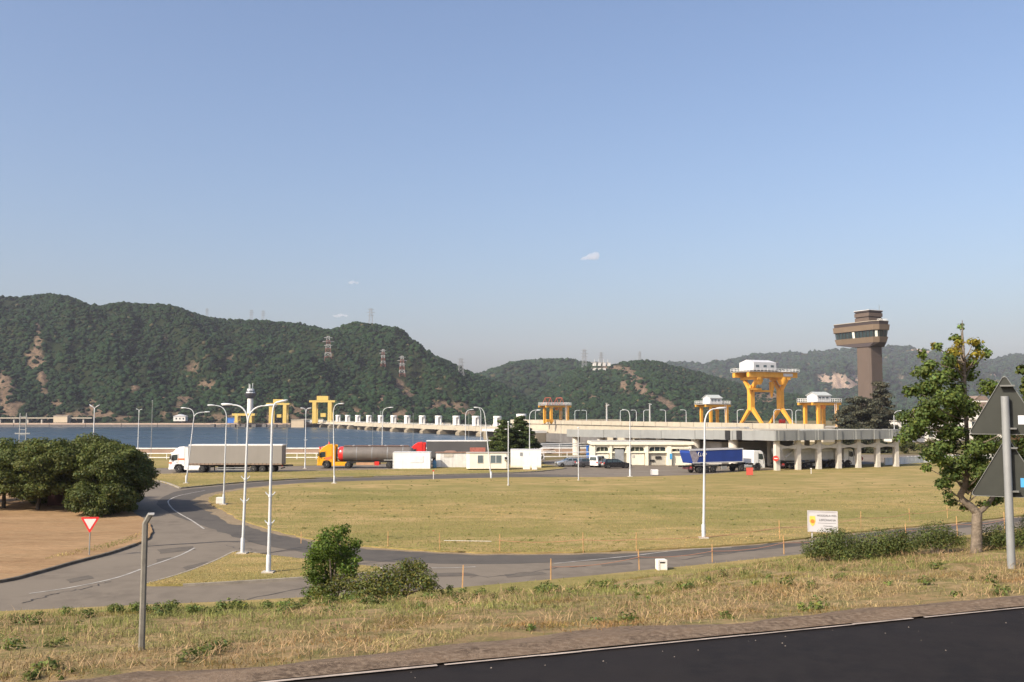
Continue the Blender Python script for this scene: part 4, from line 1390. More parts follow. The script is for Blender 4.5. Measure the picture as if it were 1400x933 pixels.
# ------------------------------------------------------------------ cream customs building
BSC = 1300.0 / 158.0
bd = thing('customs_building', 'cream flat roofed building with arched windows beside the parked cars', 'building', (XD(811, 158), 158, 0), 0.0)
bx = lambda u: (u - 811) / BSC
bz = lambda v: (635.8 - v) / BSC
BW = bx(944)
bd.scale = (1, 1, 0.93)
box_part('wall', CREAM, bd, (BW / 2, 4.35, 2.0), (BW, 8.0, 4.0))
box_part('cornice', CREAM, bd, (BW / 2, 4.1, 3.86), (BW + 0.7, 9.0, 0.5), bevel=0.03)
box_part('roof', mat('roof_membrane', (0.52, 0.49, 0.43)), bd, (BW / 2, 4.1, 4.14), (BW + 0.3, 8.6, 0.08))
ledge = box_part('ledge', CREAM, bd, (BW / 2, 0.16, bz(617.0)), (BW + 0.1, 0.5, 0.22))
bays = [(813.5, 833), (836, 856), (860, 881.5), (885.5, 911), (917, 940)]
for u0, u1 in [(811, 813.5), (833, 836), (856, 860), (881.5, 885.5), (911, 917), (940, 944)]:
    box_part('pilaster', CREAM, bd, ((bx(u0) + bx(u1)) / 2, 0.10, 1.8), (bx(u1) - bx(u0), 0.56, 3.7), bevel=0.02)
for i, (u0, u1) in enumerate(bays):
    x0, x1 = bx(u0), bx(u1)
    ins = 0.16
    # spandrel with a flat-arched opening cut in it
    z1, z0 = 3.66, bz(616)
    ow0, ow1 = x0 + ins + .05, x1 - ins - .05
    zo0, zo1 = bz(614.8), bz(609.2)
    r = 0.5
    arc = [(ow0, zo0), (ow0, zo1 - r * .7)] + [(ow0 + r * (1 - math.cos(a)), zo1 - r * .7 + r * .7 * math.sin(a)) for a in (0.5, 1.0, 1.57)] + \
          [(ow1 - r * (1 - math.cos(a)), zo1 - r * .7 + r * .7 * math.sin(a)) for a in (1.57, 1.0, 0.5)] + [(ow1, zo1 - r * .7), (ow1, zo0)]
    MB().prism([(x0, z0), (x0, z1), (x1, z1), (x1, z0), (ow1, z0), (ow1, zo0)] + arc[::-1][1:] + [(ow0, z0)], 'y', 0.02, 0.30).build('arched_spandrel', CREAM, bd)
    w = box_part('window', GLASS, bd, ((ow0 + ow1) / 2, 0.325, (zo0 + zo1) / 2), (ow1 - ow0 + .1, 0.03, zo1 - zo0 + 0.1))
    for f in (0.33, 0.66):
        box_part('mullion', CREAM, w, (ow0 + (ow1 - ow0) * f, 0.28, (zo0 + zo1) / 2), (0.07, 0.06, zo1 - zo0))
    if i in (0, 2):
        box_part('panel', CREAM, bd, ((x0 + x1) / 2, 0.22, 1.05), (x1 - x0 - 0.3, 0.22, 2.0))
dr = box_part('door', mat('grey_door', (0.25, 0.26, 0.26), 0.5), bd, ((bx(840) + bx(852)) / 2, 0.05, bz(627.5) / 2 + .95), (bx(852) - bx(840), 0.5, 2.75))
box_part('door_hood', CREAM, bd, ((bx(838.5) + bx(853.5)) / 2, -0.02, bz(609.6)), (bx(853.5) - bx(838.5), 0.62, 0.16))
box_part('porch_recess', mat('recess_grey', (0.40, 0.37, 0.30), 0.8), bd, ((bx(887) + bx(909.5)) / 2, 0.33, 1.1), (bx(909.5) - bx(887), 0.06, 2.1))
box_part('counter', BLACK, bd, (bx(899), 0.2, bz(624.5)), (0.9, 0.2, 0.45)); box_part('counter', BLACK, bd, (bx(891), 0.2, bz(629)), (0.7, 0.2, 0.3))
box_part('blue_notice', mat('blue_notice', (0.05, 0.27, 0.52), 0.5), bd, (bx(916), -0.2, bz(622.8)), (0.42, 0.04, 1.0))
box_part('crest_plate', mat('crest_grey', (0.42, 0.40, 0.36), 0.6), bd, (bx(865.4), 0.09, bz(623)), (0.42, 0.06, 0.5))
MB().tube([(bx(917), -0.35, bz(611)), (bx(940), -0.35, bz(611))], 0.16, 8).build('awning_roll', CREAM, bd)
for u in (845, 878):
    MB().bar((bx(u), 3, 4.1), (bx(u), 3, 6.2), 0.05).build('aerial', STEEL, bd)

# ------------------------------------------------------------------ portable cabins
def cabin(u0, u1, vb, hgt, depth, label, m, rz=0.0, roofm=None, overhang=0.06, round_=0.0):
    x0, y0 = G(u0, vb); d = y0; x1 = XD(u1, d, vb)
    w = x1 - x0
    t = thing('portable_cabin', label, 'cabin', (x0, y0, 0.11), rz, 'white portable cabins beside the loop road')
    c = round_
    if c:
        pl = [(w * .0, c), (c * .3, c * .3), (c, 0), (w - c, 0), (w - c * .3, c * .3), (w, c), (w, depth - c), (w - c, depth), (c, depth), (0, depth - c)]
        MB().prism(pl, 'z', 0.18, hgt).build('wall', m, t)
        MB().prism([(x + (0.06 if x > w / 2 else -.06), y + (.06 if y > depth / 2 else -.06)) for x, y in pl], 'z', hgt, hgt + 0.12).build('roof', roofm or CRHOUSE, t)
        box_part('skid', BLACK, t, (w / 2, depth / 2, 0.08), (w * .9, depth * .8, 0.2))
    else:
        box_part('wall', m, t, (w / 2, depth / 2, hgt / 2), (w, depth, hgt), bevel=0.03)
        box_part('roof', roofm or CRHOUSE, t, (w / 2, depth / 2, hgt + 0.05), (w + overhang, depth + overhang, 0.1))
        for i in range(1, max(2, int(w / 1.2))):
            box_part('wall_seam', m, t, (w * i / max(2, int(w / 1.2)), -0.012, hgt / 2), (0.05, 0.022, hgt - 0.2))
    return t, w


FR = mat('window_frame', (0.60, 0.60, 0.56), 0.5)


def win(t, x, z, w, h, split=1, y=-0.02):
    f = box_part('window', FR, t, (x, y, z), (w, 0.05, h))
    for i in range(split):
        ww = w / split
        box_part('pane', GLASSG, f, (x - w / 2 + ww * (i + .5), y - 0.02, z), (ww - 0.09, 0.03, h - 0.12))
    return f


t, w = cabin(537.5, 588, 642.2, 2.45, 2.5, 'white cabin covering the rear wheels of the yellow tanker', CABIN, 0.02)
box_part('corner_post', CABIN, t, (0.0, -0.01, 1.22), (0.12, 0.06, 2.4)); box_part('notice_panel', mat('pale_panel', (0.62, 0.64, 0.66), 0.4), t, (w * .64, -0.03, 1.45), (1.9, 0.04, 1.0))
t, w = cabin(596, 641, 640.2, 2.25, 2.6, 'grey white cabin with rusty sloping roof, second from left', CABING, 0.0, ROOFR, 0.3)
box_part('shutter', mat('beige_shutter', (0.42, 0.38, 0.32), 0.7), t, (w * .38, -0.03, 1.85), (1.45, 0.05, 0.5)); box_part('gable', ROOFR, t, (w * 0.42, 1.3, 2.42), (2.6, 2.0, 0.3), top=(0.5, 0.5))
box_part('wall_panel', CABIN, t, (0.42, -0.025, 1.1), (0.7, 0.03, 2.1))
t, w = cabin(637.5, 696.5, 643.8, 2.45, 3.0, 'cream rounded kiosk cabin with two windows, nearest the loop road', CREAM, 0.02, mat('kiosk_roof', (0.36, 0.32, 0.27), 0.7), round_=0.5)
win(t, w * 0.325, 1.60, 0.88, 1.25); win(t, w * 0.685, 1.60, 1.7, 1.25, 2)
o = box_part('air_conditioner', CRHOUSE, t, (w * .92, -0.15, 1.75), (0.62, 0.32, 0.5)); box_part('grille', BLACK, o, (w * .92, -0.32, 1.75), (0.4, 0.02, 0.36))
box_part('fascia', BLACK, t, (w / 2, -0.02, 2.48), (w * .8, 0.06, 0.09))
t, w = cabin(698, 740, 640.8, 2.75, 2.6, 'white cabin with grey crest, at right end of the row', CABIN, -0.02)
box_part('crest', STEEL, t, (w * .35, -0.03, 2.1), (0.42, 0.03, 0.55)); box_part('notice', FR, t, (w * .62, -0.03, 2.2), (0.1, 0.03, 0.3))
box_part('wall_panel', CREAM, t, (w * .5, -0.02, 0.2), (w, 0.02, 0.3))
# blue barrel between cabins
bp_ = G(594, 640.8)
t = thing('blue_barrel', 'blue barrel standing between the first two white cabins', 'barrel', (*bp_, 0.1))
MB().lathe([(0.30, 0), (0.33, 0.05), (0.31, 0.28), (0.33, 0.3), (0.31, 0.33), (0.31, 0.6), (0.33, 0.63), (0.31, 0.66), (0.33, 0.9), (0.26, 0.94), (0.26, 1.05), (0.12, 1.1)], 14).build('drum', BLUEBAR, t)
MB().lathe([(0.08, 1.1), (0.08, 1.25)], 8).build('bung', BLUEBAR, t)


def block(name, label, u, v, w, d, h, m=WHITE, rz=0.0, cat='block', z=0.1):
    x, y = G(u, v)
    t = thing(name, label, cat, (x, y, z), rz)
    box_part('block', m, t, (0, 0, h / 2), (w, d, h), bevel=min(w, h) * 0.12)
    return t


block('concrete_marker', 'small white painted block on the sandy corner beside the white cabin', 720, 643, 1.1, 0.6, 0.6)
block('concrete_marker', 'second small white block on the sandy corner, nearer the lamp post', 731, 643.5, 0.8, 0.6, 0.65)
block('concrete_marker', 'white rounded block on the lawn edge by the blue tipper', 895, 651, 1.0, 0.7, 0.78)
block('concrete_marker', 'pale block at the foot of the single arm lamp by the bend', 301.5, 690.5, 0.75, 0.6, 0.62, mat('pale_block', (0.62, 0.58, 0.52), 0.8))
x, y = G(904, 779)
t = thing('concrete_bin', 'white boxy concrete marker with dark slot at the near road edge', 'marker', (x, y, 0.0), 0.12)
t.scale = (0.82, 0.82, 0.85)
box_part('body', mat('bin_white', (0.74, 0.70, 0.60), 0.8, var=0.06, streak=0.15), t, (0, 0, 0.33), (0.66, 0.6, 0.66), bevel=0.04)
box_part('frame', WHITE, t, (-0.26, -0.31, 0.34), (0.12, 0.06, 0.66)); box_part('frame', WHITE, t, (0.27, -0.31, 0.34), (0.11, 0.06, 0.66)); box_part('frame', WHITE, t, (0, -0.31, 0.60), (0.44, 0.06, 0.12))
box_part('slot', BLACK, t, (0.0, -0.315, 0.50), (0.34, 0.05, 0.05))
bbx = G(806, 620)
t = thing('blue_booth', 'small blue booth beside the left end of the cream building', 'booth', (XD(806, 186), 186, 0))
box_part('wall', BLUEB, t, (0, 0, 1.1), (1.3, 1.2, 2.2)); box_part('window', GLASSG, t, (0, -0.62, 1.6), (0.8, 0.04, 0.7)); box_part('roof', BLUEB, t, (0, 0, 2.25), (1.5, 1.4, 0.1))

# ------------------------------------------------------------------ quay rails and white fences
def rail_line(name, label, pts, zs, post_h, gap, r=0.06, base=0.0, post_w=0.10, cat='railing', m=None):
    t = thing(name, label, cat, (pts[0][0], pts[0][1], base))
    ox, oy = pts[0][0], pts[0][1]
    m = m or RAILW
    P = [(p[0] - ox, p[1] - oy) for p in pts]
    for z in zs:
        MB().tube([(a, b, z) for a, b in P], r, 6).build('rail', m, t)
    acc = 0.0
    for a, b in zip(P[:-1], P[1:]):
        L = math.hypot(b[0] - a[0], b[1] - a[1]); k = max(1, int(L / gap))
        for i in range(k):
            f = i / k
            box_part('post', m, t, (a[0] + (b[0] - a[0]) * f, a[1] + (b[1] - a[1]) * f, post_h / 2), (post_w, post_w, post_h))
    return t


rail_line('guard_rail', 'white two bar guard rail between the truck road and the lake', [(-95, 177), (-40, 178), (6, 181), (15, 184)], (0.35, 1.12), 1.15, 3.4, 0.085)
pw = thing('quay_parapet', 'low quay wall with white coping behind the guard rail', 'wall', (-95, 200, 0))
for i in range(18):
    box_part('wall_panel', mat('quay_wall_brown', (0.30, 0.21, 0.155), 0.9, var=0.12, sc=0.5), pw, (3.2 + i * 6.4, 0.0 + i * 0.15, 0.55), (6.36, 0.35, 1.1), 0.023)
    box_part('coping', RAILW, pw, (3.2 + i * 6.4, 0.0 + i * 0.15, 1.22), (6.36, 0.5, 0.22), 0.023)
# railings seen between the cabins and the cream building
rail_line('guard_rail', 'white sloping double rail behind the parked silver car', [G(742, 621), G(780, 620.5), G(812, 619.5)], (0.55, 1.15), 1.2, 3.0, 0.10)
rail_line('guard_rail', 'upper white rail farther back beside the blue booth', [(XD(740, 190), 190), (XD(812, 196), 196)], (2.0, 2.45), 2.5, 3.5, 0.08)
# white panel fence right of the canopy
fx = [G(1210, 637.0), G(1262, 633.5), G(1330, 631), G(1420, 629)]
t = thing('white_fence', 'low white slatted fence right of the canopy', 'fence', (*fx[0], 0))
for a, b in zip(fx[:-1], fx[1:]):
    a = (a[0] - fx[0][0], a[1] - fx[0][1]); b = (b[0] - fx[0][0], b[1] - fx[0][1])
    L = math.hypot(b[0] - a[0], b[1] - a[1]); ang = math.atan2(b[1] - a[1], b[0] - a[0])
    for z in (0.12, 1.2):
        box_part('rail', RAILW, t, ((a[0] + b[0]) / 2, (a[1] + b[1]) / 2, z), (L, 0.12, 0.14), ang)
    k = int(L / 1.2)
    for i in range(k):
        f = (i + .5) / k
        box_part('slat', RAILW, t, (a[0] + (b[0] - a[0]) * f, a[1] + (b[1] - a[1]) * f, 0.66), (1.04, 0.06, 0.92), ang)
        f = i / k
        box_part('post', RAILW, t, (a[0] + (b[0] - a[0]) * f, a[1] + (b[1] - a[1]) * f, 0.65), (0.14, 0.14, 1.3), ang)

# ------------------------------------------------------------------ lamps
def lamp(label, u, vb, H, arms, lean=(0, 0), r0=0.085, d=None, reach=1.6, brackets=(), cat='street lamp', head=0.85, base=True, z0=0.0):
    if d is None:
        x, y = G(u, vb, z0)
    else:
        x, y = XD(u, d), d
    t = thing('street_lamp', label, cat, (x, y, z0), 0.0, 'white street lamps')
    top = H * 0.88 if arms else H
    lx, ly = lean[0] / H, lean[1] / H
    at = lambda z, ox=0, oy=0: (lx * z + ox, ly * z + oy, z)
    n = 5
    MB().tube([at(top * i / n) for i in range(n + 1)], [r0 * (1 - 0.38 * i / n) for i in range(n + 1)], 10).build('pole', LAMPW, t)
    MB().lathe([(r0 * 1.35, 0), (r0 * 1.3, 0.9), (r0 * 1.02, 0.95)], 10).build('pole_sleeve', LAMPW, t) if base else None
    for ang, rise, k in arms:
        c, s = math.cos(ang), math.sin(ang)
        pts = []
        for j in range(7):
            f = j / 6
            o = reach * k * (f ** 1.7)
            zz = top + (H - top) * rise * (1 - (1 - f) ** 2.2)
            pts.append(at(zz, o * c, o * s))
        MB().tube(pts, [r0 * 0.58 * (1 - 0.25 * j / 6) for j in range(7)], 8).build('arm', LAMPW, t)
        e = pts[-1]; q = pts[-2]
        dz = (e[2] - q[2]) / max(0.01, math.hypot(e[0] - q[0], e[1] - q[1]))
        hd = MB()
        sec = []
        for f, wdt, hgt in ((-0.05, 0.06, 0.05), (0.08, 0.11, 0.075), (0.35, 0.155, 0.10), (0.75, 0.165, 0.095), (0.97, 0.10, 0.06), (1.0, 0.03, 0.03)):
            sec.append((e[0] + c * f * head, e[1] + s * f * head, e[2] + dz * f * head * 0.5 + 0.02, wdt * head / .85, hgt * head / .85))
        vs, fs = [], []
        for (a, b, z, wd, hg) in sec:
            for kk in range(8):
                an = 2 * math.pi * kk / 8
                vs.append((a - s * wd * math.cos(an), b + c * wd * math.cos(an), z + hg * math.sin(an)))
        for i in range(len(sec) - 1):
            for kk in range(8):
                fs.append((i * 8 + kk, i * 8 + (kk + 1) % 8, (i + 1) * 8 + (kk + 1) % 8, (i + 1) * 8 + kk))
        hd.add(vs, fs, True)
        h = hd.build('lamp_head', LAMPW, t)
        mx = sec[3]
        MB().box((mx[0] - c * .06, mx[1] - s * .06, mx[2] - 0.085 * head), (0.40 * head, 0.2 * head, 0.05), ang).build('lens', LENS, h)
    for bz_ in brackets:
        mb = MB()
        for sx in (-1, 1):
            mb.tube([at(bz_ - 0.12, 0, 0), at(bz_ + 0.02, sx * 0.2, 0), at(bz_ + 0.12, sx * 0.26, 0)], 0.03, 6)
        mb.lathe([(r0 * 1.15, bz_ - .15), (r0 * 1.15, bz_ - .03)], 10, (lx * bz_, ly * bz_, 0))
        mb.build('flag_bracket', LAMPW, t)
    if base:
        box_part('foundation', CONC, t, (0, 0, -0.04), (0.62, 0.62, 0.22))
    return t


PI = math.pi
lamp('nearest white lamp, on the small island, head turned right', 367, 783, 9.05, [(0.10, 1.0, 0.12)], (0.05, 0), brackets=(4.15, 2.65), head=0.62, z0=0.1, r0=0.10)
lamp('two armed white lamp at the tip of the small island', 331.5, 757, 9.0, [(PI - 0.1, 1.0, 0.95), (0.1, 0.95, 0.95)], (0.18, 0), brackets=(4.55, 3.2), head=0.7, z0=0.1, reach=1.1, r0=0.095)
lamp('single armed white lamp on the field tip, arm to the left', 305.5, 690, 9.2, [(PI, 1.0, 1.0)], (0.12, 0), z0=0.1, reach=1.15, head=.7)
lamp('leaning two armed white lamp in front of the white truck cab', 254.5, 661, 9.1, [(PI - 0.1, 1.0, 1.0), (0.1, 0.55, 1.05)], (0.85, 0), z0=0.1, reach=1.15, head=.65, brackets=(1.9,))
lamp('tall white lamp in the field, arm curving right over the blue truck', 962, 736, 8.8, [(0.05, 1.0, 0.5)], (0.22, 0), brackets=(), head=0.7, z0=0.1, r0=0.10)
lamp('thin white lamp in front of the cream building, arm to the left', 861.5, 652, 8.9, [(PI, 1.0, 1.0)], (0.05, 0), z0=0.1, reach=0.5, head=.55, r0=0.095)
lamp('thin white lamp right of the truck trailer with small twin head', 417, 641, 9.3, [(PI, 1.0, 0.35), (0, 1.0, 0.35)], (0, 0), head=0.6, reach=0.8, brackets=(4.4,), r0=0.09)
lamp('thin white lamp in front of the yellow tanker cab', 457, 661, 9.6, [(0, 1.0, 0.7)], (-0.25, 0), head=0.7, reach=0.9, z0=0.1)
lamp('white lamp beyond the red truck, arm to the right', 523, 632, 9.6, [(0, 1.0, 1.0)], d=176, reach=1.15, r0=0.09)
lamp('white lamp at the lake edge above the rusty roofed cabin, arm right', 636.5, 632, 9.2, [(0, 1.0, 1.0)], d=172, reach=0.9, head=.6, r0=0.09)
lamp('white lamp behind the cream kiosk, arm curving left', 657.5, 632, 9.6, [(PI, 1.0, 1.0)], d=172, reach=0.7, head=.6, r0=0.09)
lamp('leaning white lamp in front of the cream kiosk, arm to the left', 671.5, 655, 9.3, [(PI, 1.0, 1.0)], (-0.95, 0), z0=0.0, reach=0.7, head=.65, r0=0.09)
lamp('white lamp behind the right hand cabin, arm curving right', 724, 634, 9.1, [(0, 1.0, 1.0)], d=158, reach=1.2, head=.7, r0=0.095)
lamp('white lamp right of the canopy beside the tree, arm to the right', 1222, 631, 9.0, [(0, 1.0, 1.0)], d=170, reach=0.95, head=.6, r0=0.09)
lamp('thick white lamp behind the left tree clump with flat head', 129, 640, 9.2, [(PI, 1.0, 0.2), (0, 1.0, 0.2)], d=112, head=0.55, reach=0.3, r0=0.095)
lamp('thin grey lamp on the quay behind the left tree clump', 190, 640, 9.2, [(0, 1.0, 0.3), (PI, 1.0, 0.2)], d=182, head=0.5, reach=0.5, r0=0.10)


def mast(label, u, d, H, r=0.06, z=0.0, m=None, vb=None, name='flag_pole', cat='pole'):
    x, y = (XD(u, d), d) if vb is None else G(u, vb, z)
    t = thing(name, label, cat, (x, y, z), 0.0, 'thin poles')
    MB().tube([(0, 0, 0), (0, 0, H * .5), (0, 0, H)], [r, r * .9, r * .7], 8).build('shaft', m or LAMPW, t)
    MB().lathe([(r * 1.6, H), (r * 1.6, H + .1), (0.01, H + .16)], 8).build('finial', m or LAMPW, t)
    MB().lathe([(r * 2.2, -0.05), (r * 2.2, 0.12)], 8).build('foot', CONC, t)
    return t


mast('bare white pole standing on the field edge in front of the kiosk', 695, 0, 7.4, 0.075, 0.1, vb=664)
mast('bare white pole on the field edge in front of the grey car', 791, 0, 6.6, 0.065, 0.1, vb=657)
mast('thin grey mast on the quay left of the white truck', 208, 190, 11.0, 0.07, m=STEEL)
for i, (u, d, h) in enumerate(((510, 192, 8.6), (393, 196, 8.4), (450, 196, 8.6), (325, 196, 8.2), (565, 196, 8.4), (641, 198, 8.6), (767, 196, 8.8))):
    mast(['third', 'second', 'fourth', 'leftmost', 'fifth', 'sixth', 'rightmost'][i] + (' from the left' if i != 3 and i != 6 else '') + ' of the faint thin poles along the quay edge', u, d, h, 0.045, m=STEEL, name='quay_pole')
# square lattice pole at far left
t = thing('lattice_mast', 'short grey lattice mast at the left edge behind the trees', 'mast', (XD(32, 150), 150, 0))
for sx in (-.5, .5):
    MB().bar((sx, 0, 0), (sx, 0, 8.6), 0.12).build('leg', STEEL, t)
for z in (5.2, 6.0, 7.0, 8.0):
    MB().bar((-.6, 0, z), (.6, 0, z), 0.09).build('cross_bar', STEEL, t)
MB().bar((-1.2, 0, 5.4), (1.2, 0, 5.4), 0.2).build('platform', STEEL, t)
# small lamps along the powerhouse deck
dl0 = None
dl = [(786, 420, 1), (802, 415, -1), (830, 400, 0), (848, 400, -1), (870, 395, -1), (880, 380, 1), (888, 375, 0), (910, 372, -1), (938, 365, -1), (1008, 350, -1), (1058, 330, 1), (1083, 328, -1), (1088, 395, 1), (732, 470, 1)]
for i, (u, d, s) in enumerate(dl):
    lab = ('leftmost' if i == 13 else ORD[i + 1] + ' from the left') + ' of the small deck lamps on the powerhouse'
    if dl0 is None:
        dl0 = t = thing('deck_lamp', lab, 'lamp', (XD(u, d), d, DKZ), 0, 'small lamps on the powerhouse deck')
        MB().tube([(0, 0, 0), (0, 0, 5.4)], [0.14, 0.10], 8).build('pole', LAMPW, t)
        MB().tube([(0, 0, 5.4), (0.15, 0, 5.85), (0.7, 0, 6.1), (1.5, 0, 6.15)], 0.09, 6).build('arm', LAMPW, t)
        MB().box((1.8, 0, 6.13), (0.9, 0.35, 0.18), bevel if False else 0.0).build('lamp_head', LAMPW, t)
    else:
        t = dup(dl0); t.location = (XD(u, d), d, DKZ); t['label'] = lab
        if s == -1:
            t.rotation_euler.z = PI if i % 3 else 0
        if s == 0:
            t.scale = (0.4, 0.6, 1.35)
for u, d, h in ((888.5, 372, 8.5), (829.5, 405, 9.0)):
    mast('grey concrete mast on the powerhouse deck, ' + ('right of the pair' if u > 850 else 'left of the pair'), u, d, h, 0.38, DKZ, mat('mast_grey', (0.36, 0.35, 0.33), 0.7), name='deck_mast', cat='mast')
# ================================================================== VEHICLES
def wheel(t, x, y, r=0.5, w=0.32, name='wheel'):
    s = 1 if y > 0 else -1
    tyre = MB().lathe([(r * .55, -w / 2), (r * .9, -w / 2), (r, -w * .36), (r, w * .36), (r * .9, w / 2), (r * .55, w / 2)], 20, (x, y, r), axis='y').build(name, TYRE, t)
    MB().lathe([(0.05, s * w * .50), (r * .2, s * w * .50), (r * .28, s * w * .30), (r * .52, s * w * .34), (r * .60, s * w * .53), (r * .60, s * w * .2), (0.05, s * w * .2)], 16, (x, y, r), axis='y').build('rim', RIM, tyre)
    return tyre


def truck_cab(t, x, m, hi=True, stripe=None, fairing=True):
    """tractor cab; x is the front bumper, forward is +x, sides at y = +-1.25"""
    H = 3.75 if hi else 3.0
    prof = [(x, 0.45), (x + 0.02, 1.15), (x - 0.06, 1.75), (x - 0.32, 2.72), (x - 0.52, 2.95)]
    if hi:
        prof += [(x - 0.9, 3.35), (x - 1.5, 3.72), (x - 2.25, 3.78)]
    else:
        prof += [(x - 0.8, 3.05), (x - 2.1, 3.08), (x - 2.2, 3.0)]
    prof += [(x - 2.28, 0.95), (x - 2.0, 0.95), (x - 1.95, 1.1), (x - 1.75, 1.22), (x - 1.1, 1.22), (x - 0.88, 1.08), (x - 0.8, 0.45)]
    MB().prism(prof, 'y', -1.24, 1.24).build('cab', m, t, 0.06)
    for s in (-1, 1):
        d = MB().prism([(x - 0.30, 1.85), (x - 0.47, 2.55), (x - 1.22, 2.62), (x - 1.22, 1.80), (x - 0.6, 1.72)], 'y', s * 1.243 - .012, s * 1.243 + .012)
        d.build('side_window', GLASS, t)
        MB().box((x - 1.32, s * 1.25, 1.9), (0.035, 0.02, 1.7)).build('door_gap', BLACK, t)
        MB().box((x - 0.28, s * 1.25, 1.45), (0.03, 0.02, 0.75)).build('door_gap', BLACK, t)
        MB().box((x - 1.12, s * 1.27, 1.55), (0.16, 0.03, 0.06)).build('door_handle', BLACK, t)
        mr = MB().box((x - 0.25, s * 1.46, 2.2), (0.16, 0.24, 0.62)).build('mirror', BLACK, t, 0.04)
        MB().bar((x - 0.33, s * 1.25, 2.5), (x - 0.25, s * 1.44, 2.48), 0.05).build('mirror_arm', BLACK, mr)
        MB().box((x + 0.0, s * 0.92, 0.85), (0.08, 0.42, 0.24)).build('headlight', LENS, t, 0.02)
        MB().box((x - 0.96, s * 1.2, 0.66), (0.5, 0.14, 0.12)).build('step', BLACK, t)
        a = MB()
        pts = [(x - 1.43 + 0.68 * math.cos(q), s * 1.255, 0.52 + 0.68 * math.sin(q)) for q in np.linspace(0.15, PI - .15, 9)]
        a.tube(pts, 0.05, 6).build('wheel_arch', BLACK, t)
        wheel(t, x - 1.43, s * 1.06, 0.52, 0.32)
    MB().add([(x - 0.075, -1.1, 1.82), (x - 0.075, 1.1, 1.82), (x - 0.33, 1.08, 2.68), (x - 0.33, -1.08, 2.68)], [(0, 1, 2, 3)]).build('windscreen', GLASS, t, recalc=False)
    MB().box((x + 0.015, 0, 1.28), (0.06, 1.7, 0.30)).build('grille', BLACK, t)
    MB().box((x + 0.03, 0, 0.62), (0.08, 2.36, 0.30)).build('bumper', m, t, 0.03)
    MB().box((x + 0.05, 0, 0.60), (0.08, 1.2, 0.16)).build('bumper_grille', BLACK, t)
    MB().box((x - 0.25, 0, 2.86), (0.35, 2.0, 0.06)).build('sun_visor', m if hi else BLACK, t)
    if hi:
        for s in (-1, 1):
            MB().add([(x - 2.28, s * 1.24, 1.0), (x - 2.75, s * 1.18, 1.0), (x - 2.75, s * 1.18, 3.6), (x - 2.28, s * 1.24, 3.7)], [(0, 1, 2, 3)]).build('side_deflector', m, t, recalc=False)
        for s in (-0.8, 0.8):
            MB().lathe([(0.09, 0), (0.09, 0.05)], 10, (x - .95, s, 3.3), axis='x').build('roof_lamp', LENS, t)


def tractor_chassis(t, x, skirt=None, axle=5.2):
    for s in (-1, 1):
        MB().box((x - 3.3, s * 0.45, 0.85), (5.6, 0.12, 0.26)).build('chassis_rail', CHASSIS, t)
        if skirt:
            MB().box((x - 3.35, s * 1.17, 0.72), (2.3, 0.1, 0.62)).build('side_skirt', skirt, t, 0.04)
        else:
            MB().tube([(x - 2.6, s * 1.0, 0.75), (x - 4.0, s * 1.0, 0.75)], 0.3, 10).build('fuel_tank', ALU, t)
        MB().tube([(x - axle + 0.62 * math.cos(q), s * 1.0, 0.5 + .62 * math.sin(q)) for q in np.linspace(0.2, PI - .2, 7)], 0.07, 5).build('mudguard', BLACK, t)
        wheel(t, x - axle, s * 0.98, 0.5, 0.5)
    MB().box((x - axle + 0.1, 0, 1.08), (1.0, 0.9, 0.14)).build('fifth_wheel', CHASSIS, t)


def rear_axles(t, xs):
    for x in xs:
        for s in (-1, 1):
            wheel(t, x, s * 1.03, 0.5, 0.38)
        MB().tube([(x, -0.9, 0.5), (x, 0.9, 0.5)], 0.09, 8).build('axle', CHASSIS, t)
    for s in (-1, 1):
        MB().box(((min(xs) + max(xs)) / 2 + 2.0, s * 0.5, 0.98), (max(xs) - min(xs) + 9.5, 0.13, 0.22)).build('trailer_rail', CHASSIS, t)


def lettering(text, size, loc, rot, m, parent, name='lettering', align='CENTER', extrude=0.004, sx=1.0):
    c = bpy.data.curves.new(name, 'FONT')
    c.body = text; c.size = size; c.align_x = align; c.align_y = 'CENTER'; c.extrude = extrude
    c.materials.append(m)
    tmp = bpy.data.objects.new('tmp', c)
    me = bpy.data.meshes.new_from_object(tmp)
    bpy.data.objects.remove(tmp)
    if not me.materials:
        me.materials.append(m)
    o = bpy.data.objects.new(name, me)
    COL.objects.link(o)
    o.parent = parent; o.location = loc; o.rotation_euler = rot; o.scale = (sx, 1, 1)
    return o


# --- white truck with grey curtain trailer, heading left
x, y = G(253, 646.0)
wt = thing('articulated_truck', 'white lorry with grey curtain sided trailer heading left', 'truck', (XD(233.5, 138.6), 139.6, 0.004), PI + 0.005)
truck_cab(wt, 0.0, TRUCKW, True)
tractor_chassis(wt, 0.0, TRUCKW, 4.75)
L0, L1 = -2.95, -16.3
MB().box(((L0 + L1) / 2, 0, 2.60), (L0 - L1, 2.5, 2.55)).build('curtain_side', TARP, wt, 0.03)
MB().box(((L0 + L1) / 2 + .05, 0, 3.95), (L0 - L1 + 0.25, 2.55, 0.20)).build('roof', WHITE, wt, 0.04)
MB().box(((L0 + L1) / 2, 0, 1.24), (L0 - L1, 2.54, 0.2)).build('side_rave', mat('rave_brown', (0.24, 0.17, 0.12), 0.7, var=0.2), wt)
for i in range(1, 24):
    xx = L0 + (L1 - L0) * i / 24
    for s in (-1, 1):
        MB().box((xx, s * 1.275, 1.28), (0.06, 0.02, 0.18)).build('curtain_buckle', CHASSIS, wt)
rear_axles(wt, (-12.2, -13.5, -14.8))
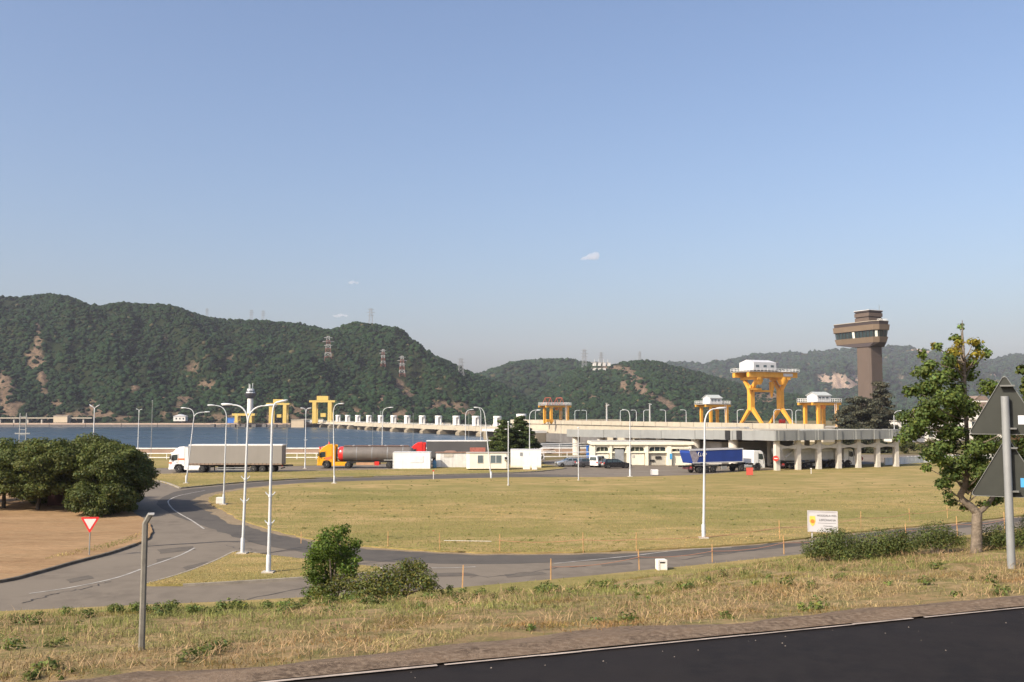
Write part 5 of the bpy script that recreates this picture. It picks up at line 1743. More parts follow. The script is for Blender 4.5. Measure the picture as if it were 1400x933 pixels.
for s in (-1, 1):
    MB().box((-5.9, s * 1.1, 0.6), (0.12, 0.12, 0.9)).build('landing_leg', CHASSIS, wt)
    MB().box((-9.0, s * 1.2, 0.72), (4.0, 0.04, 0.10)).build('side_guard', STEEL, wt); MB().box((-9.0, s * 1.2, 0.45), (4.0, 0.04, 0.10)).build('side_guard', STEEL, wt)
    MB().box((-1.75, s * 1.262, 1.95), (0.95, 0.012, 0.24)).build('orange_mark', LOGOO, wt)
    MB().box((-0.22, s * 1.262, 1.42), (0.4, 0.012, 0.2)).build('orange_mark', LOGOO, wt)
MB().box((-8.0, 0, 0.62), (2.0, 1.7, 0.5)).build('pallet_box', CHASSIS, wt)
for s in (-.95, .95):
    MB().box((-16.32, s, 0.95), (0.04, 0.4, 0.14)).build('tail_light', REDL, wt)
MB().box((-16.2, 0, 0.62), (0.12, 2.3, 0.14)).build('underrun_bar', CHASSIS, wt)

# --- yellow truck with tank trailer, heading left
yt = thing('tanker_truck', 'yellow lorry with grey metal tank trailer and red tank front', 'truck', (XD(435.5, 149.2), 150.0, 0.004), PI + 0.02)
truck_cab(yt, 0.0, TRUCKY, True)
tractor_chassis(yt, 0.0, TRUCKY, 4.7)
MB().lathe([(0.5, -3.05), (0.95, -3.12), (1.16, -3.4), (1.18, -3.9)], 24, (0, 0, 2.2), axis='x').build('tank_front', TRUCKR, yt)
MB().lathe([(1.185, -3.9), (1.19, -14.2), (0.9, -14.7), (0.4, -14.85)], 24, (0, 0, 2.2), axis='x').build('tank', TANKM, yt)
for xx in (-6.0, -8.4, -10.8, -13.2):
    MB().lathe([(1.205, xx - .05), (1.205, xx + .05)], 24, (0, 0, 2.2), axis='x').build('tank_hoop', STEEL, yt)
MB().box((-9, 0, 3.42), (10.4, 0.7, 0.06)).build('walkway', mat('walkway_brown', (0.16, 0.10, 0.08), 0.8), yt)
mb = MB()
for s in (-0.55, 0.55):
    mb.bar((-4, s, 3.52), (-14, s, 3.52), 0.06)
mb.build('walkway_rail', mat('walkway_brown', (0.16, 0.10, 0.08)), yt)
for xx in (-5.5, -8, -10.5, -13):
    MB().lathe([(0.3, 3.38), (0.3, 3.55), (0.2, 3.6)], 12, (xx, 0, 0)).build('hatch', STEEL, yt)
rear_axles(yt, (-11.1, -12.4, -13.7))
for s in (-1, 1):
    MB().box((-7.4, s * 1.1, 0.72), (2.8, 0.16, 0.42)).build('hose_box', mat('hose_box_tan', (0.42, 0.24, 0.13), 0.6), yt)
    MB().box((-9.2, s * 1.12, 0.78), (0.7, 0.14, 0.6)).build('valve_box', TRUCKR, yt)
    MB().box((-12.4, s * 1.2, 1.3), (4.2, 0.1, 0.12)).build('mudguard', ALU, yt)
    MB().box((-13.4, s * 1.22, 1.95), (1.2, 0.05, 0.62)).build('hazard_panel', mat('orange_panel', (0.72, 0.30, 0.05), 0.5), yt)
    MB().prism([(-1.5, 1.25), (-0.9, 1.6), (-2.2, 1.95), (-2.2, 1.6)], 'y', s * 1.256 - .006, s * 1.256 + .006).build('red_flash', LOGOO, yt)
    MB().box((-2.62, s * 0.9, 2.2), (0.16, 0.3, 1.4)).build('air_stack', ALU, yt)
MB().box((-0.7, 0, 3.2), (0.3, 1.8, 0.3)).build('light_bar', LOGOO, yt)
MB().tube([(-1.7, 0.7, 3.75), (-1.7, 0.7, 4.15)], [0.16, 0.05], 8).build('red_pennant', RED, yt)
MB().tube([(-0.1, -0.9, 2.9), (0.1, -0.9, 3.3)], [0.18, 0.08], 8).build('red_pennant', RED, yt)

# --- red truck with dark trailer behind the cabins, heading left
rt = thing('articulated_truck', 'red lorry with dark grey trailer behind the white cabins', 'truck', (XD(560, 161), 161, 0.004), PI + 0.03)
truck_cab(rt, 0.0, TRUCKR, True)
tractor_chassis(rt, 0.0, None, 4.75)
MB().box((-9.7, 0, 2.55), (13.4, 2.5, 2.6)).build('curtain_side', TARPD, rt, 0.03)
MB().box((-9.7, 0, 3.94), (13.6, 2.56, 0.16)).build('roof', WHITE, rt)
MB().box((-9.7, 0, 1.2), (13.4, 2.54, 0.2)).build('side_rave', CHASSIS, rt)
MB().box((-11.5, 1.262, 2.3), (2.6, 0.012, 1.1)).build('rusty_panel', mat('rust_print', (0.33, 0.11, 0.08), 0.7, var=0.3, sc=3), rt)
rear_axles(rt, (-12.2, -13.5, -14.8))
MB().tube([(-0.4, 0.4, 3.0), (-1.0, 0.4, 3.3)], 0.05, 6).build('roof_horn', BLACK, rt)

# --- blue tipper with white cab, heading right along the canopy
TP = (24.5, 137.3)


def tipper(name, label, loc, rz, bodym, cabm, rail_m, tilt_cover=None):
    t = thing(name, label, 'truck', (*loc, 0.004), rz)
    F = 15.0
    truck_cab(t, F, cabm, False)
    tractor_chassis(t, F, None, 4.6)
    x0, x1 = 0.9, 10.6
    prof = [(x0 + 0.0, 1.42), (x1 - .1, 1.42), (x1, 1.6), (x1 + .05, 3.35), (x0 - 0.5, 3.22), (x0 - .55, 2.9)]
    b = MB()
    n = len(prof)
    b.prism(prof, 'y', -1.22, 1.22)
    b.build('tipper_body', bodym, t, 0.05)
    for s in (-1, 1):
        MB().box(((x0 + x1) / 2, s * 1.24, 1.50), (x1 - x0, 0.06, 0.14)).build('lower_rail', rail_m, t)
        MB().add([(x0 - .55, s * 1.27, 3.2), (x1 + .1, s * 1.27, 3.33), (x1 + .1, s * 1.27, 3.47), (x0 - .55, s * 1.27, 3.34), (x0 - .55, s * 1.15, 3.2), (x1 + .1, s * 1.15, 3.33), (x1 + .1, s * 1.15, 3.47), (x0 - .55, s * 1.15, 3.34)],
                 [(0, 1, 2, 3), (4, 7, 6, 5), (3, 2, 6, 7), (0, 4, 5, 1), (0, 3, 7, 4), (1, 5, 6, 2)]).build('top_rail', rail_m, t)
        MB().box((x1, s * 1.25, 2.4), (0.1, 0.05, 1.9)).build('corner_post', rail_m, t)
        MB().box((12.3, s * 0.9, 1.0), (1.1, 0.6, 0.5)).build('tool_box', CHASSIS, t, 0.03)
    MB().add([(x0 - .45, -1.16, 3.30), (x1, -1.16, 3.43), (x1, 1.16, 3.43), (x0 - .45, 1.16, 3.30)], [(0, 1, 2, 3)]).build('load_cover', mat('load_cover', (0.30, 0.27, 0.24), 0.8), t, recalc=False)
    MB().tube([(11.0, 0, 1.1), (11.0, 0, 3.0)], 0.14, 8).build('tipping_ram', STEEL, t)
    rear_axles(t, (2.3, 3.6, 4.9))
    for s in (-1, 1):
        MB().box((3.6, s * 1.1, 1.12), (4.4, 0.35, 0.05)).build('mudguard', ALU, t)
        MB().box((6.9, s * 1.1, 0.7), (1.0, 0.3, 0.45)).build('side_box', ALU, t)
        MB().box((0.82, s * 0.9, 0.85), (0.06, 0.42, 0.16)).build('tail_light', REDL, t)
    MB().box((0.85, 0, 0.7), (0.12, 2.3, 0.3)).build('underrun_bar', mat('maroon_bar', (0.09, 0.03, 0.035), 0.7), t)
    return t


bt = tipper('tipper_truck', 'blue tipper lorry with white cab passing under the canopy', TP, CROT, BLUE, TRUCKW, CRHOUSE)
bt.scale = (0.925, 1, 1)
dust = MB().prism([(0.93, 1.58), (1.7, 1.58), (2.1, 2.3), (1.5, 3.2), (0.42, 3.2), (0.38, 2.9)], 'y', -1.232, -1.224).build('dusty_tail_panel', mat('dusty_blue', (0.30, 0.27, 0.30), 0.85, var=0.35, sc=2.5), bt)
lettering('LGP', 0.66, (2.95, -1.245, 2.62), (PI / 2, 0, 0), WHITE, bt, sx=1.1)
pts = [(2.25 + 0.30 * math.cos(a), -1.24, 2.72 + 0.30 * math.sin(a)) for a in np.linspace(1.9, 5.4, 10)]
MB().tube(pts, 0.05, 5).build('logo_arc', WHITE, bt)
st = tipper('tipper_truck', 'grey tipper lorry with white cab behind the arched columns', (CN[0] + 2.0 * .902 - 2.7 * .431, CN[1] + 2.0 * .431 + 2.7 * .902), CROT, mat('tipper_grey', (0.46, 0.46, 0.45), 0.5, 0.1, var=0.1), TRUCKW, ALU)
MB().tube([(1.0, -1.3, 1.9), (2.4, -1.3, 2.9), (3.2, -1.3, 3.0)], 0.13, 8).build('loose_cover', CRHOUSE, st)
for a, b in ((3.4, 6.0), (7.4, 10.2)):
    MB().box(((a + b) / 2, -1.26, 2.85), (b - a, 0.05, 0.32)).build('reflective_panel', CRHOUSE, st)

# --- cars
def car(name, label, loc, rz, m, L=4.3, W=1.75, H=1.45, kind='hatch', z=0.004):
    t = thing(name, label, 'car', (*loc, z), rz, 'cars parked by the cream building')
    h1 = 0.62 * H
    if kind == 'van':
        low = [(0, 0.32), (0.02, 1.0), (L - 0.95, 1.08), (L - 0.1, 0.88), (L, 0.55), (L - .05, 0.28), (L - 0.45, 0.25), (0.3, 0.25)]
        gh = [(0.02, 0.98), (0.10, H - .05), (0.4, H), (L - 2.0, H), (L - 1.05, 1.06)]
    elif kind == 'estate':
        low = [(0, 0.40), (0.0, 0.78), (0.12, 0.95), (L - 1.25, 0.98), (L - 0.2, 0.78), (L, 0.55), (L - .04, 0.26), (L - 0.5, 0.22), (0.3, 0.24)]
        gh = [(0.08, 0.93), (0.42, H - .06), (0.9, H), (L - 2.2, H - .03), (L - 1.25, 0.96)]
    else:
        low = [(0, 0.42), (0.02, 0.75), (0.18, 0.92), (L - 1.15, 0.95), (L - 0.2, 0.76), (L, 0.55), (L - .04, 0.26), (L - 0.5, 0.22), (0.3, 0.24)]
        gh = [(0.15, 0.90), (0.55, H - .05), (1.1, H), (L - 2.1, H - .04), (L - 1.1, 0.93)]
    # wheel cut-outs in the lower body
    wx = (0.78, L - 0.85)
    out = low[:-2]
    base = low[-2:]
    bot = [base[0]]
    for c in (wx[1], wx[0]):
        bot += [(c + 0.36 * math.cos(a), 0.28 + 0.36 * math.sin(a)) for a in np.linspace(0.05, PI - .05, 7)]
    bot += [base[1]]
    MB().prism(out + bot, 'y', -W / 2, W / 2).build('body', m, t, 0.05)
    # tapered glasshouse
    ins = 0.16
    n = len(gh)
    vs = []
    zr = [min(1, max(0, (z - 0.93) / (H - 0.93))) for _, z in gh]
    for s in (-1, 1):
        vs += [(x, s * (W / 2 - 0.03 - ins * q), z) for (x, z), q in zip(gh, zr)]
    MB().add(vs, [tuple(range(n - 1, -1, -1)), tuple(range(n, 2 * n))] + [(i, (i + 1) % n, (i + 1) % n + n, i + n) for i in range(n)]).build('roof', m, t, 0.03)
    yy = lambda z: (W / 2 - 0.03 - ins * (z - 0.93) / (H - 0.93)) + 0.012
    zt = H - 0.12
    zb = 0.99
    if kind == 'van':
        segs = [(0.45, 1.35), (1.45, 2.25)]
        segs = segs[1:] if False else segs
    else:
        segs = [(0.55, 1.30), (1.40, 2.15), (2.22, L - 1.45)]
    for s in (-1, 1):
        for (a, b) in segs:
            a2 = max(a, gh[1][0] + .1); b2 = min(b, gh[-2][0] + .1) if b > gh[-2][0] else b
            o = MB().add([(a, s * yy(zb), zb), (b, s * yy(zb), zb), (b2, s * yy(zt), zt), (a2, s * yy(zt), zt)], [(0, 1, 2, 3)])
            o.build('side_window', GLASS, t, recalc=False)
        MB().box((0.03, s * (W / 2 - .16), 0.82), (0.1, 0.26, 0.26)).build('tail_light', REDL, t, 0.02)
        MB().box((L - 0.09, s * (W / 2 - .22), 0.68), (0.14, 0.34, 0.16)).build('headlight', LENS, t, 0.02)
        MB().box((L - 1.5, s * (W / 2 + .08), 1.0), (0.12, 0.18, 0.13)).build('mirror', m, t, 0.03)
        for c in wx:
            wheel(t, c, s * (W / 2 - .1), 0.31, 0.2)
    # rear and front glass
    def glass(p, q, k0=.14, k1=.86, off=0.015):
        (xa, za), (xb, zb_) = p, q
        P = lambda f: (xa + (xb - xa) * f, za + (zb_ - za) * f)
        nx, nz = -(zb_ - za), (xb - xa)
        l = math.hypot(nx, nz); nx, nz = nx / l * off, nz / l * off
        (x0, z0), (x1, z1) = P(k0), P(k1)
        w0, w1 = W / 2 - .17 - ins * .3, W / 2 - .17 - ins * .9
        MB().add([(x0 + nx, -w0, z0 + nz), (x0 + nx, w0, z0 + nz), (x1 + nx, w1, z1 + nz), (x1 + nx, -w1, z1 + nz)], [(0, 1, 2, 3)]).build('windscreen' if xa > 2 else 'rear_window', GLASS, t, recalc=False)
    glass(gh[0], gh[1]); glass(gh[-1], gh[-2], off=-0.015)
    MB().box((L - 0.02, 0, 0.62), (0.06, 0.8, 0.14)).build('grille', BLACK, t)
    MB().box((0.0, 0, 0.70), (0.04, 0.5, 0.12)).build('number_plate', WHITE, t)
    MB().box((L / 2, 0, 0.24), (L - .5, W - .1, 0.1)).build('underbody', BLACK, t)
    return t


c1 = G(776, 634.2); c2 = G(789, 635.2); c3 = G(810.5, 636.4); c4 = G(825, 637.2)
car('parked_car', 'silver hatchback, leftmost of the parked cars', (XD(792, 153.5), 154.5), PI + 0.25, SILVER, 3.9, 1.7, 1.45)
car('parked_car', 'dark grey car between the silver hatchback and the white van', (XD(788.5, 151.8), 152.0), 0.35, GREYC, 4.0, 1.72, 1.45)
car('parked_van', 'small white van with dark rear windows beside the black estate', (XD(811, 150.5), 151.5), 0.95, TRUCKW, 4.1, 1.75, 1.82, 'van')
car('parked_car', 'black estate car, rightmost of the parked cars', (XD(823.5, 149.0), 149.3), 0.22, BLACKC, 4.5, 1.78, 1.48, 'estate')

# ================================================================== SIGNS, STAKES, POSTS
# warning signs seen from behind
gx, gy, gz_ = on_verge(1383, 778)
sg = thing('traffic_sign', 'grey steel post with two dark triangular sign backs at right edge', 'traffic sign', (gx, gy, gz_), -0.52)
SG = 1300.0 / gy
hs = lambda v: ZD(v, gy) - gz_
MB().tube([(0, 0, -0.1), (0, 0, hs(542))], 0.085, 14).build('post', STEEL, sg)
for vt, vb, lab in ((511, 594.5, None), (596, 680.5, None)):
    zt, zb = hs(vt), hs(vb)
    hh = zt - zb
    half = hh / math.sqrt(3)
    tri = []
    rr_ = 0.055
    for cx_, cz_, a0 in ((0, zt - 2 * rr_, 0.52), (-half + rr_ * 1.73, zb + rr_, 2.62), (half - rr_ * 1.73, zb + rr_, 4.71)):
        for q in np.linspace(0, 2.09, 5):
            a = a0 + q
            tri.append((cx_ + rr_ * math.cos(a), cz_ + rr_ * math.sin(a)))
    o = MB().prism(tri, 'y', 0.14, 0.155).build('sign_plate', SIGNB, sg)
    n = len(tri)
    rim = MB()
    cz0 = (zt + 2 * zb) / 3
    inn = [(x * 0.975, cz0 + (z - cz0) * 0.975) for x, z in tri]
    vs = [(x, 0.115, z) for x, z in tri] + [(x, 0.115, z) for x, z in inn] + [(x, 0.17, z) for x, z in tri]
    rim.add(vs, [(i, (i + 1) % n, (i + 1) % n + n, i + n) for i in range(n)] + [(i, (i + 1) % n, (i + 1) % n + 2 * n, i + 2 * n) for i in range(n)])
    rim.build('sign_rim', mat('sign_rim_metal', (0.20, 0.20, 0.19), 0.5, 0.4), o)
    MB().prism(tri, 'y', 0.171, 0.176).build('sign_face', WHITE, o)
    for f in (0.10, 0.80):
        z = zb + hh * f
        MB().box((0.06, 0.06, z), (0.30, 0.17, 0.035)).build('clamp', mat('clamp_steel', (0.15, 0.15, 0.14), 0.5, 0.3), o)
    MB().box((half * 0.52, 0.135, zb + hh * 0.24), (0.34, 0.008, 0.20)).build('sticker', mat('sticker_white', (0.62, 0.62, 0.66), 0.5) if vt < 550 else mat('sticker_blue', (0.06, 0.30, 0.60), 0.5), o)

# yellowish advertising board
bx0, by0 = G(1104, 760)
by0 = 51.0
ab = thing('notice_board', 'white notice board with orange emblem and dark lettering behind the hedge', 'notice board', (XD(1121, by0), by0, -0.1), -0.30)
BZ = lambda v: ZD(v, by0) + 0.1
bw = 36.0 / FPX * by0 / math.cos(0.30)
zt, zb = BZ(699.5), BZ(727.0)
MB().box((0, 0, (zt + zb) / 2), (bw, 0.05, zt - zb)).build('board', BOARDW, ab)
mb = MB()
for a, b in (((-bw / 2, zt), (bw / 2, zt)), ((-bw / 2, zb), (bw / 2, zb))):
    mb.box(((a[0] + b[0]) / 2, 0, a[1]), (bw + .06, 0.09, 0.06))
for s in (-1, 1):
    mb.box((s * bw / 2, 0, (zt + zb) / 2), (0.06, 0.088, zt - zb - .06))
mb.build('board_frame', mat('frame_grey', (0.40, 0.38, 0.38), 0.5), ab)
for s in (-0.55, 0.55):
    MB().box((s, 0.06, zb / 2 + .2), (0.07, 0.07, zb + .4)).build('leg', mat('frame_grey', (0.40, 0.38, 0.38)), ab)
hB = zt - zb
MB().prism([(-0.65, zb + hB * .76), (-0.37, zb + hB * .76), (-0.35, zb + hB * .5), (-0.41, zb + hB * .34), (-0.51, zb + hB * .24), (-0.61, zb + hB * .34), (-0.67, zb + hB * .5)], 'y', -0.034, -0.027).build('emblem', mat('emblem_orange', (0.78, 0.42, 0.08), 0.5), ab)
MB().lathe([(0.11, -0.042), (0.11, -0.036)], 14, (-0.51, 0, zb + hB * .5), axis='y').build('emblem_centre', mat('emblem_red', (0.72, 0.16, 0.03), 0.5), ab)
lettering('HODDALA KIDA', 0.142, (0.25, -0.032, zb + hB * .79), (PI / 2, 0, 0), PRINTK, ab, extrude=0.003)
lettering('LERDHANA', 0.165, (0.25, -0.032, zb + hB * .57), (PI / 2, 0, 0), PRINTK, ab, extrude=0.003)
MB().box((0.22, -0.03, zb + hB * .42), (0.9, 0.006, 0.012)).build('rule', PRINTK, ab)
lettering('17 kilometara', 0.085, (0.26, -0.032, zb + hB * .28), (PI / 2, 0, 0), PRINTK, ab, extrude=0.003)
lettering('do prelaza', 0.085, (0.26, -0.032, zb + hB * .15), (PI / 2, 0, 0), PRINTK, ab, extrude=0.003)

# give way sign
x, y = G(122, 759, 0.13)
gw = thing('give_way_sign', 'give way sign with red border on a grey post at the soil lot', 'traffic sign', (x, y, 0.13), 0.12)
MB().tube([(0, 0, -0.05), (0, 0, 2.1)], 0.035, 10).build('post', STEEL, gw)


def gwtri(r, zc, k):
    out = []
    for a0 in (PI / 6, PI * 5 / 6, PI * 1.5):
        cx_, cz_ = (r - k * 2) * math.cos(a0), zc + (r - k * 2) * math.sin(a0)
        for q in (-0.9, -.3, .3, .9):
            out.append((cx_ + k * math.cos(a0 + q), cz_ + k * math.sin(a0 + q)))
    return out


zc = 1.93
MB().prism(gwtri(0.64, zc, 0.045), 'y', -0.06, -0.045).build('red_border', mat('sign_red', (0.62, 0.03, 0.03), 0.4), gw)
MB().prism(gwtri(0.42, zc, 0.02), 'y', -0.068, -0.0605).build('white_centre', mat('sign_white', (0.62, 0.60, 0.56), 0.5), gw)
MB().prism(gwtri(0.62, zc, 0.045), 'y', -0.044, -0.035).build('sign_back', SIGNB, gw)

# old fence post with bent top
px_, py_, pz_ = on_verge(193.5, 889)
hp_ = ZD(716, py_) - pz_
fp = thing('fence_post', 'old grey fence post with bent top in the dry grass', 'post', (px_, py_, pz_ - 0.1), 0.3)
hb_ = ZD(703, py_) - pz_ + 0.1
MB().tube([(0, 0, 0), (0, 0, hp_ * .5), (0, 0, hp_ + .1), (0.05, -0.01, hp_ + 0.2), (0.075, -0.015, hb_)], [0.044, 0.042, 0.04, 0.038, 0.036], 6, False).build('shaft', POSTG, fp)
MB().box((0.075, -0.015, hb_), (0.085, 0.08, 0.025)).build('cap', mat('post_cap', (0.5, 0.49, 0.46), 0.7), fp)

# orange stakes and tape
far_st = [(411.5, 742, 727), (530.5, 748, 727), (601.5, 752.5, 728), (683, 754.5, 730), (797.5, 754.5, 728), (870, 752.5, 728), (1066, 738, 711), (1177, 722, 699), (1244, 713, 695), (1295.5, 709, 690), (1340, 706, 688)]
near_st = [(632, 806, 773), (753, 794, 764), (874, 779.5, 751), (974, 769.5, 744), (1072, 758.5, 732.5), (1239, 742, 716), (1309.5, 735.5, 706), (1374, 729, 700)]


def stakes(lst, which, z):
    first = None
    tops = []
    for i, (u, vb, vt) in enumerate(lst):
        x, y = G(u, vb, z)
        h = ZD(vt, y) - z
        lab = ('leftmost' if i == 0 else 'rightmost' if i == len(lst) - 1 else ORD[i] + ' from the left') + ' of the orange stakes on the ' + which
        t = thing('orange_stake', lab, 'stake', (x, y, z), random.uniform(0, 1), 'orange stakes along the loop road')
        wd = 0.045 if which.startswith('far') else 0.055
        MB().box((0, 0, h / 2 - .03), (wd, wd * .7, h + .06), 0, (0.85, 0.85)).build('shaft', ORANGE, t)
        MB().box((0, 0, h * .62), (wd * 1.25, wd * .95, 0.06)).build('tape_knot', TAPE, t)
        t.rotation_euler.x = random.uniform(-.03, .03); t.rotation_euler.y = random.uniform(-.04, .04)
        tops.append((x, y, z + h * 0.62))
    return tops


ft = stakes(far_st, 'far side of the loop road', 0.08)
ntp = stakes(near_st, 'near side of the loop road', -0.02)


def tape(name, label, tops):
    t = thing(name, label, 'tape', tops[0])
    o = Vector(tops[0])
    for a, b in zip(tops[:-1], tops[1:]):
        a, b = Vector(a) - o, Vector(b) - o
        pts = []
        for i in range(9):
            f = i / 8
            p = a.lerp(b, f); p.z -= 0.9 * f * (1 - f) * min(1.0, (b - a).length / 9)
            pts.append(p)
        MB().tube(pts, 0.014, 4).build('tape_span', TAPE, t)
    return t


tape('barrier_tape', 'faded orange tape strung along the far row of stakes', ft[3:])
tape('barrier_tape', 'faded orange tape strung along the near row of stakes', ntp[1:])
# thin white rail lying on the lawn edge
a = G(607, 740.5, 0.1); b_ = G(672, 741.5, 0.1)
t = thing('white_pipe', 'thin white pipe lying on the lawn edge near the loop road', 'pipe', (a[0], a[1], 0.16))
MB().tube([(0, 0, 0), (b_[0] - a[0], b_[1] - a[1], 0)], 0.013, 6).build('pipe', WHITE, t)
# small marker post near the columns and one by the far road
for u, vb, h, lab, m in ((1109, 648, 0.75, 'short white marker post on the lawn before the arched columns', WHITE), (592.5, 655.5, 1.1, 'short red topped marker post beside the far road', WHITE)):
    x, y = G(u, vb, 0.1)
    t = thing('marker_post', lab, 'post', (x, y, 0.08))
    MB().box((0, 0, h / 2), (0.07, 0.07, h)).build('shaft', m, t)
    MB().box((0, 0, h), (0.22, 0.1, 0.14)).build('head', RED if u < 700 else WHITE, t)
# ================================================================== TREES, SHRUBS, GRASS
def crown(t, lobes, per_m2, size, base, var=0.3, hue=0.10, fill=0.35, name='crown', upbias=0.35, stuff=True, aspect=0.6):
    C, N, I = lobe_points(lobes, per_m2, fill)
    N = N + np.array([0, 0, upbias])
    o = leaves(name, LEAF, t, C, size, tints(base, len(C), var, hue, I), N, aspect, 0.55)
    if stuff:
        o['kind'] = 'stuff'
    return o


def rand_lobes(c, r, n, lr, seed, flat=0.8, low=-0.6):
    rg = np.random.default_rng(seed)
    out = []
    for i in range(n):
        while True:
            d = rg.normal(size=3); d /= np.linalg.norm(d)
            if d[2] > low:
                break
        k = rg.uniform(0.55, 0.92)
        p = np.array(c) + d * np.array(r) * k
        s = lr * rg.uniform(0.7, 1.3)
        out.append((p, (s * 1.15, s * 1.15, s * flat)))
    return out


def limb(t, pts, r, m=BARK, name='branch'):
    return MB().tube(pts, r, 8).build(name, m, t)


def broad_tree(label, u, d, cu, cv, ru, rv, seed, base, n=26, lr=1.25, per=44, leaf=0.22, z0=0.13, trunk_r=0.16, lean=0.0, cat='tree', group='trees of the left clump', low=-0.6, dd=0.0):
    x, y = XD(u, d), d
    t = thing('broadleaf_tree', label, cat, (x, y, z0), 0, group)
    k = d / FPX
    cx, cz = XD(cu, d) - x, ZD(cv, d) - z0
    r = (ru * k, min(ru * k, 4.2), rv * k)
    MB().tube([(0, 0, -0.2), (lean * .3, 0, cz * .35), (lean, dd * .4, cz * .8), (cx, dd, cz * 1.05)], [trunk_r * 1.25, trunk_r, trunk_r * .75, trunk_r * .4], 8).build('trunk', BARKD, t)
    rg = random.Random(seed)
    for i in range(6):
        a = i * 1.05 + rg.random(); f = rg.uniform(.35, .8)
        limb(t, [(lean * f, dd * .3 * f, cz * f), (cx * .5 + r[0] * .35 * math.cos(a), dd + r[1] * .35 * math.sin(a), cz * f + r[2] * .25), (cx + r[0] * .75 * math.cos(a), dd + r[1] * .75 * math.sin(a), cz + r[2] * rg.uniform(-.2, .5))],
             [trunk_r * .55, trunk_r * .35, .03], BARKD)
    lob = rand_lobes((cx, dd, cz), r, n, lr, seed, 0.62, low)
    crown(t, lob, per, leaf, base, 0.28, 0.10)
    return t


GDARK = (0.090, 0.109, 0.027)
broad_tree('leftmost low spreading tree of the clump beside the soil lot', 10, 86, 14, 645, 70, 42, 1, GDARK, 105, .82, low=-.95)
broad_tree('spreading tree with thin bare trunk in the left clump', 56, 84.5, 72, 642, 66, 44, 2, (0.092, 0.108, 0.027), 105, .82, low=-.9, lean=.5)
broad_tree('tree with small raised tuft on its crown in the left clump', 118, 88, 124, 634, 66, 36, 3, (0.086, 0.102, 0.025), 90, .8)
broad_tree('rightmost bushy tree of the clump, reaching the ground by the road', 160, 83, 158, 650, 50, 46, 4, GDARK, 110, .82, low=-1)
broad_tree('low bushy tree in front of the clump with foliage to the ground', 142, 80.5, 144, 680, 50, 25, 5, (0.08, 0.096, 0.024), 70, .75, low=-1)
broad_tree('back tree at the left edge of the clump', -30, 90, -25, 640, 60, 40, 6, GDARK, 50, 1.0)
broad_tree('shaded tree filling the middle back of the clump', 90, 92, 84, 650, 66, 44, 7, GDARK, 90, 1.0, low=-1)
broad_tree('tree with drooping right side overhanging the road bend', 186, 86, 182, 645, 30, 28, 8, (0.09, 0.10, 0.025), 40, .7, low=-.8)
# dark red shed under the trees
t = thing('red_shed', 'dark red shed hidden in the shade under the tree clump', 'shed', (XD(80, 87), 88.5, 0.13))
box_part('wall', mat('shed_dark_red', (0.045, 0.012, 0.011), 0.8), t, (0, 0.5, 0.9), (2.6, 1.6, 1.8)); box_part('roof', ROOFR, t, (0, 0.5, 1.86), (2.9, 1.9, 0.12)); box_part('door', BROWND, t, (0.5, -0.33, 0.8), (0.8, 0.05, 1.6))

# dark pines before the dam
def pine(label, u, d, vt, w, seed, base, tiers=9, per=22, leaf=0.34, cat='tree', group=None, z0=0.0, spread=0.55, lowz=0.5, taper=1.0):
    x, y = XD(u, d), d
    H = ZD(vt, d) - z0
    t = thing('pine_tree', label, cat, (x, y, z0), 0, group)
    MB().tube([(0, 0, -.2), (0.05, 0, H * .5), (0, 0, H * .97)], [0.24, 0.15, 0.03], 8).build('trunk', BARKD, t)
    rg = random.Random(seed)
    lob = []
    W = w * d / FPX / 2
    for i in range(tiers):
        f = i / (tiers - 1)
        z = lowz + (H - lowz) * (0.06 + 0.92 * f)
        R_ = W * (1 - f ** 1.6 * 0.88) * rg.uniform(.75, 1.08) * taper
        nb = 5 if f < .75 else 3
        for j in range(nb):
            a = j * 6.283 / nb + rg.uniform(-.5, .5) + i
            rr = R_ * rg.uniform(.75, 1.1)
            tip = (rr * math.cos(a), rr * math.sin(a), z + rg.uniform(-.2, .25))
            limb(t, [(0, 0, z - .1), (tip[0] * .5, tip[1] * .5, z + .12), tip], [0.06, 0.04, .015], BARKD)
            for q in (0.45, 0.85):
                s = spread * (H / 8) * rg.uniform(.8, 1.25) * (1 - .35 * f)
                lob.append(((tip[0] * q, tip[1] * q, z + rg.uniform(-.1, .2)), (s * 1.5, s * 1.5, s * .55)))
    lob.append(((0, 0, H - .4), (.5, .5, .6)))
    crown(t, lob, per, leaf, base, 0.3, 0.08, 0.4)
    return t


pine('left half of the dark spreading pine pair behind the kiosk', 688, 160, 577, 50, 11, (0.07, 0.095, 0.024), 10, per=30, spread=.72)
pine('right taller pine of the dark pair behind the white cabin', 712, 163, 570.5, 62, 12, (0.052, 0.075, 0.021), 12, per=30, spread=.72)
CON = (0.085, 0.086, 0.056)


